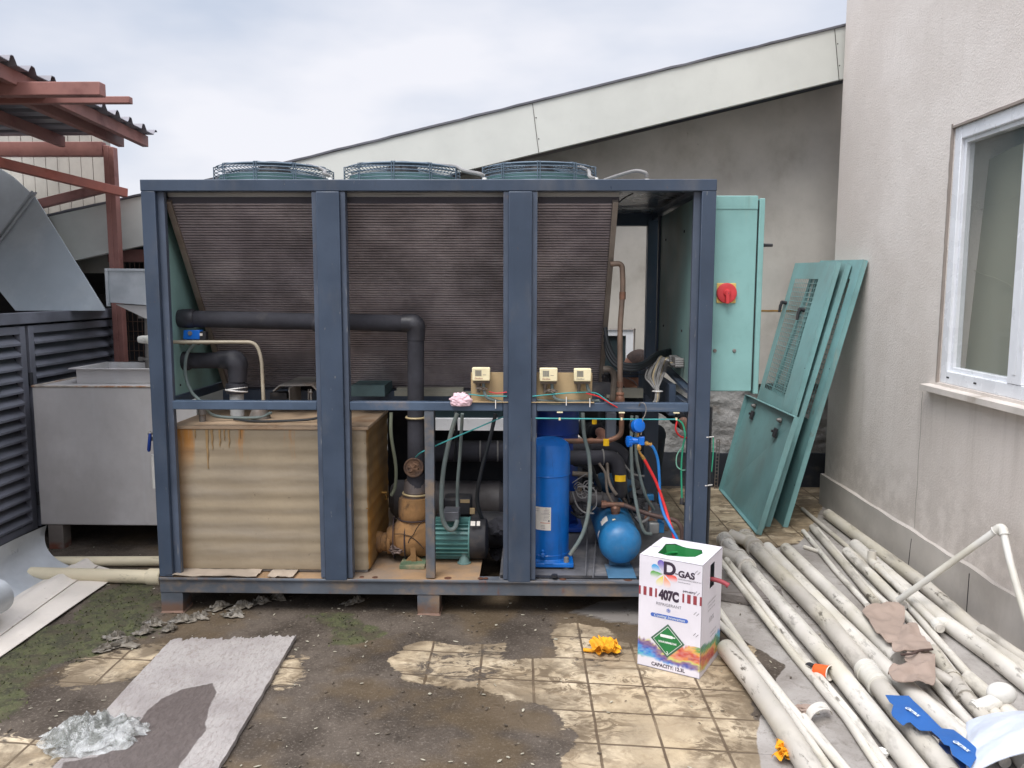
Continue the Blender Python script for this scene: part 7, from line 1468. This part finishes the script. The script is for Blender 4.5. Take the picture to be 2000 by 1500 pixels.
# crumpled clear film and torn scraps: thin creased sheets with ragged outlines
def film_sheet(mb, c, rx, ry, h, seed, rot=0.0, nu=70, nv=26, lay=0.0, rag=.35):
    cr_, sr_ = math.cos(rot), math.sin(rot)
    def fn(u, v):
        th = 2*PI*u; cu, su = math.cos(th), math.sin(th)
        e_ = 1+rag*(mn.noise(Vector((cu*1.6+seed, su*1.6, seed*.3)))+.5*mn.noise(Vector((cu*5+seed, su*5, 2)))+.3*mn.noise(Vector((cu*14+seed, su*14, 5)))); q = v*e_
        x, y = q*cu*rx, q*su*ry; k = 1/(.5*(rx+ry)); p_ = Vector((x*k*1.15+seed*2.1, y*k*1.5, seed*.77))
        rd = .62-abs(mn.noise(p_))*1.0+.30-abs(mn.noise(p_*2.3))*.55+.08-abs(mn.noise(p_*5.5))*.2
        z = lay+h*rd*(1-.55*v*v)*(1.0 if v < .97 else .8); dx = mn.noise(p_*1.9+Vector((5, 0, 0)))*rx*.16; dy = mn.noise(p_*1.9+Vector((0, 5, 0)))*ry*.16
        x += dx; y += dy; return np.array([c[0]+x*cr_-y*sr_, c[1]+x*sr_+y*cr_, max(.004, c[2]+z)])
    mb.grid(fn, nu, nv, (0, 0, .0006)); return mb
c = G(178, 1452, .0); fl_ = Thing('crumpled_clear_film', 'crumpled clear plastic film at the left edge of the fibre board', 'plastic film', c)
for i, (dx, dy, rx, ry, h_, sd_, l_) in enumerate(((0, 0, .165, .115, .05, 3, .0), (.03, .01, .14, .09, .07, 11, .006), (-.035, -.005, .12, .09, .065, 17, .012), (.01, .015, .09, .06, .085, 29, .02))):
    fl_.part('film_layer', film_sheet(MB(), c+np.array([dx, dy, .01]), rx, ry, h_, sd_, .2*i, 96, 40, l_, .3), plast_m, smooth=75)
rnd = random.Random(4)
scraps = [(300, 1222, .05), (352, 1215, .055), (388, 1209, .045), (425, 1190, .055), (470, 1188, .06), (505, 1180, .05), (540, 1172, .05), (240, 1262, .06), (205, 1272, .05), (280, 1238, .04), (455, 1205, .045), (690, 1180, .05), (330, 1232, .035), (225, 1248, .04)]
for i, (x, y, r_) in enumerate(scraps):
    mb = MB(); c = G(x, y, .0); film_sheet(mb, c, r_*1.1, r_*.5, .026, 40+i*3.3, rnd.uniform(-.5, .9), 44, 14, .002, .6); film_sheet(mb, c+[.01, .004, 0], r_*.7, r_*.3, .04, 90+i*3.3, rnd.uniform(-.5, .9), 40, 12, .006, .7)
    solo('plastic_scrap', mb, M('dirty_film', S(112, 105, 94), .4, 0, .35, 26) if i == 0 else bpy.data.materials['dirty_film'], 'dirty torn plastic scrap in the mud in front of and under the chiller', 'plastic scrap', c*[1, 1, 0], 'dirty plastic scraps by the chiller foot', smooth=60)

# ================================================================== GAUGE MANIFOLD
Yg = -.04
gm_ = Thing('gauge_manifold', 'blue refrigerant gauge manifold hanging from the middle rail on a wire hook', 'gauge manifold', FY(1244, 862, Yg))
mb = MB(); mb.tube(smooth_path([FY(1247, 795, .012), FY(1251, 787, .0), FY(1259, 789, -.012), FY(1262, 800, -.014), FY(1259, 812, -.018), FY(1255, 820, -.025), FY(1252, 850, -.045)], 6), .0026, 8); gm_.part('hook', mb, steelgrey_m)
mb = MB(); a = FY(1247, 870, Yg); mb.obox(a, np.array([.026, -.006, .002]), (.004, .03, 0), (-.001, 0, .036)); mb.lathe(FY(1247, 861, Yg+.015), (-1, .2, -.02), [(0, .015), (.018, .016), (.036, .018)], 18); gm_.part('manifold_body', mb, gblue_m, bevel=.002)
mb = MB(); kc = FY(1233, 862, Yg+.02); dk = nrm(np.array([-1, -.25, .0]))
mb.lathe(kc, dk, [(0, .019), (.002, .022), (.018, .022), (.02, .018)], 26)
for k in range(14): q = 2*PI*k/14; n1_ = nrm(np.cross(dk, (0, 0, 1))); n2_ = np.cross(dk, n1_); mb.tube([kc+dk*.001+(n1_*math.cos(q)+n2_*math.sin(q))*.022, kc+dk*.019+(n1_*math.cos(q)+n2_*math.sin(q))*.022], .0024, 6)
gm_.part('knob', mb, gblue_m)
mb = MB(); gc = FY(1249, 831, Yg-.0); dg = nrm(np.array([.45, -.8, .25])); mb.lathe(gc+dg*.0, dg, [(-.028, .026), (-.024, .029), (0, .03), (.002, .027)], 30); gg = gm_.part('gauge', mb, gblue_m)
mb = MB(); mb.lathe(gc-dg*.03, -dg, [(0, .027), (.012, .027), (.022, .02)], 26); gm_.part('gauge_boot', mb, black_m, gg)
mb = MB(); mb.lathe(FY(1246, 846, Yg+.01), (0, 0, -1), [(0, .006), (.014, .006)], 10); gm_.part('gauge_stem', mb, brass_m, gg)
mb = MB(); q = FY(1248, 868, Yg); mb.lathe(q, (0, 0, -1), [(0, .006), (.006, .010), (.02, .010), (.026, .006)], 6); mb.tube(smooth_path([FY(1248, 876, Yg), FY(1249, 883, Yg), FY(1255, 892, Yg)], 4), .0048, 8); mb.lathe(FY(1253, 889, Yg), (FY(1258, 897, Yg)-FY(1253, 889, Yg)), [(0, .007), (.022, .008)], 8); gm_.part('brass_fitting', mb, brass_m)
mb = MB(); q = FY(1259, 865, Yg); mb.lathe(q, (1, 0, -.25), [(0, .006), (.004, .010), (.014, .010), (.016, .007), (.024, .007), (.025, .0085), (.032, .008)], 8); gm_.part('brass_fitting', mb, brass_m)
def ghose(pix, mt, r_): mb = MB(); mb.tube(smooth_path([FY(*q) for q in pix], 8), r_, 12); gm_.part('hose', mb, mt)
ghose([(1269, 868, Yg), (1277, 876, Yg), (1285, 900, Yg), (1288, 940, Yg), (1289, 975, -.05), (1297, 1005, -.08), (1310, 1030, -.12), (1325, 1060, -.2), (1326, 1100, -.3)], bhose_m, .0065)
ghose([(1257, 895, Yg), (1268, 915, Yg), (1283, 945, Yg), (1297, 985, -.06), (1306, 1015, -.09), (1315, 1042, -.14), (1319, 1070, -.22), (1320, 1105, -.3)], red_m, .0068)

# ================================================================== PERSON behind the chiller
hc = FY(1246, 716, 1.72)                        # head centre
pr = Thing('person', 'person in dark clothes bending down behind the chiller with both hands inside it', 'person', (hc[0]+.08, 2.12, 0))
fd = nrm(np.array([.72, -.48, -.50])); up_ = nrm(np.array([.28, -.2, .95])-fd*np.dot(fd, np.array([.28, -.2, .95]))); sdv = np.cross(up_, fd)     # face, crown, left of head
Rh = np.stack([sdv, fd, up_], 1)
def hp(s_, f_, u_): return hc+sdv*s_+fd*f_+up_*u_
shL = FY(1185, 775, 1.9); 
ches = hc+np.array([-.02, .30, -.30]); pel = np.array([hc[0]-.02, 2.22, .50]); neck = hc+np.array([-.02, .12, -.13])
sA = ches+np.array([-.19, .0, .05]); sB = ches+np.array([.2, .02, .05])
hA = FY(1174, 845, .98); hB = FY(1336, 832, .98)          # hands
eA = (sA+hA)/2+np.array([-.09, .03, -.10]); eB = (sB+hB)/2+np.array([.10, .08, -.06])
skm = MB()
skm.ell(hc, .076, .098, .112, 24, rot=Rh); skm.ell(hp(0, .03, -.05), .056, .07, .07, 18, rot=Rh); skm.ell(hp(0, .085, -.085), .026, .022, .022, 12, rot=Rh)
skm.caps(hp(0, .092, .02), hp(0, .118, -.02), .010, .014, 10); skm.ell(hp(0, .108, -.028), .019, .012, .011, 10, rot=Rh)
for s_ in (-1, 1):
    skm.ell(hp(s_*.078, -.005, -.012), .011, .024, .034, 14, rot=Rh); skm.ell(hp(s_*.032, .085, .005), .015, .012, .011, 10, rot=Rh); skm.ell(hp(s_*.033, .09, .026), .02, .01, .007, 10, rot=Rh)
skm.ell(hp(0, .094, -.055), .024, .012, .007, 10, rot=Rh); skm.ell(hp(0, .092, -.064), .021, .012, .007, 10, rot=Rh)
skm.caps(hp(0, -.03, -.07), neck, .055, .06); skm.caps(neck, ches, .06, .12)
skm.caps(ches+[0, 0, .0], (ches+pel)/2, .14, .13, 18); skm.caps((ches+pel)/2, pel, .13, .145, 18)
skm.caps(sA, ches, .06, .09); skm.caps(sB, ches, .06, .09)
def arm(s_, e_, h_, fdir, n_, thumb):
    skm.caps(s_, e_, .052, .042); skm.caps(e_, h_, .042, .027)
    f_ = nrm(fdir); n_ = nrm(n_-f_*np.dot(n_, f_)); sd2 = np.cross(f_, n_)
    palm = h_+f_*.045; skm.ell(palm, .042, .05, .017, 14, rot=np.stack([sd2, f_, n_], 1)); skm.caps(h_, palm, .027, .024)
    for k, (o_, l_) in enumerate(((-.031, .070), (-.0105, .082), (.0105, .076), (.030, .060))):
        b_ = palm+sd2*o_+f_*.036; m_ = b_+nrm(f_+n_*-.35)*l_*.45; t_ = m_+nrm(f_*.6+n_*-.85)*l_*.35; e2 = t_+nrm(f_*.1-n_)*l_*.24
        skm.caps(b_, m_, .0092, .0085, 10); skm.caps(m_, t_, .0085, .0078, 10); skm.caps(t_, e2, .0078, .0068, 10)
    b_ = palm-sd2*.034*thumb-f_*.015; m_ = b_+nrm(-sd2*thumb*.8+f_*.6-n_*.3)*.04; t_ = m_+nrm(-sd2*thumb*.2+f_*.9-n_*.4)*.032; skm.caps(b_, m_, .0125, .0105, 10); skm.caps(m_, t_, .0105, .0085, 10)
arm(sA, eA, hA, np.array([.35, -.25, -.9]), np.array([.3, -.95, .1]), -1)
arm(sB, eB, hB, np.array([.75, -.45, -.35]), np.array([.1, -.5, .85]), 1)
kn = [(pel+np.array([s_*.16, -.38, .02])) for s_ in (-1, 1)]
for s_, k_ in zip((-1, 1), kn):
    an = k_*[1, 1, 0]+np.array([s_*.02, .22, .09]); hip = pel+np.array([s_*.09, 0, -.02])
    skm.caps(hip, k_, .085, .058, 16); skm.caps(k_, an, .056, .038, 14); skm.caps(an+[0, 0, -.045], an+np.array([0, -.17, -.055]), .035, .028, 12)
body = pr.part('body', skm, skin_m, smooth=180)
r = body.modifiers.new('one_surface', 'REMESH'); r.mode = 'VOXEL'; r.voxel_size = .0048; r.use_smooth_shade = True
s2 = body.modifiers.new('soft', 'SMOOTH'); s2.factor = .5; s2.iterations = 4
hr = MB()
def hairf(u, v):
    th = 2*PI*u; ph = PI*.43*v; d_ = V3((math.sin(ph)*math.sin(th), -math.sin(ph)*math.cos(th)*1.0-.0, math.cos(ph)))
    fl = max(0, d_[1])   # forward side recedes
    k_ = 1.035+.004*mn.noise(Vector((d_[0]*30, d_[1]*30, d_[2]*30)))
    if d_[1] > .15 and v > .5: d_ = nrm(d_*[1, .15/d_[1] if d_[1] > .15 else 1, 1.25])
    return hc+Rh@(d_*[.0775*k_, .1*k_, .114*k_])
hr.grid(hairf, 48, 20); pr.part('hair', hr, hair_m, smooth=80)
jk = MB()
jk.caps(neck+[0, .02, -.03], ches, .075, .15, 18); jk.caps(ches, (ches+pel)/2, .168, .16, 20); jk.caps((ches+pel)/2, pel+[0, 0, .03], .16, .165, 20)
for s_, e_, h_ in ((sA, eA, hA), (sB, eB, hB)):
    w_ = e_+(h_-e_)*(.86 if h_ is hA else .55); jk.caps(s_, ches, .085, .12, 16); jk.caps(s_, e_, .075, .06, 16); jk.caps(e_, w_, .06, .045, 16)
jo = pr.part('jacket', jk, cloth_m, smooth=180); r = jo.modifiers.new('one_surface', 'REMESH'); r.mode = 'VOXEL'; r.voxel_size = .011; r.use_smooth_shade = True
tx = bpy.data.textures.new('folds', 'CLOUDS'); tx.noise_scale = .09; dm = jo.modifiers.new('folds', 'DISPLACE'); dm.texture = tx; dm.strength = .028; dm.mid_level = .5
tr = MB()
for s_, k_ in zip((-1, 1), kn):
    an = k_*[1, 1, 0]+np.array([s_*.02, .22, .09]); hip = pel+np.array([s_*.09, 0, -.02]); tr.caps(hip, k_, .105, .075, 18); tr.caps(k_, an+[0, 0, .03], .073, .055, 16)
tr.caps(pel+[-.07, 0, -.01], pel+[.07, 0, -.01], .165, .165, 18)
to = pr.part('trousers', tr, trou_m, smooth=180); r = to.modifiers.new('one_surface', 'REMESH'); r.mode = 'VOXEL'; r.voxel_size = .011; r.use_smooth_shade = True
for s_, k_ in zip((-1, 1), kn):
    an = k_*[1, 1, 0]+np.array([s_*.02, .22, .09]); mb = MB(); mb.ell(an+[0, -.07, -.045], .047, .135, .05, 20); mb.box(an[0]-.04, an[0]+.04, an[1]-.19, an[1]+.05, .0, .018); pr.part('shoe', mb, black_m)
mb = MB()
for s_ in (-1, 1): mb.ell(hp(s_*.032, .097, .004), .010, .005, .006, 12, rot=Rh)
pr.part('eye', mb, black_m)
mb = MB()
for s_ in (-1, 1): mb.tube([hp(s_*.083, -.01, .012), hp(s_*.078, .06, .012), hp(s_*.06, .105, .008)], .0022, 6); mb.ring(hp(s_*.033, .112, .004), fd, .021, .002, 20, 5)
mb.tube([hp(-.012, .114, .006), hp(.012, .114, .006)], .002, 6); pr.part('glasses', mb, black_m)
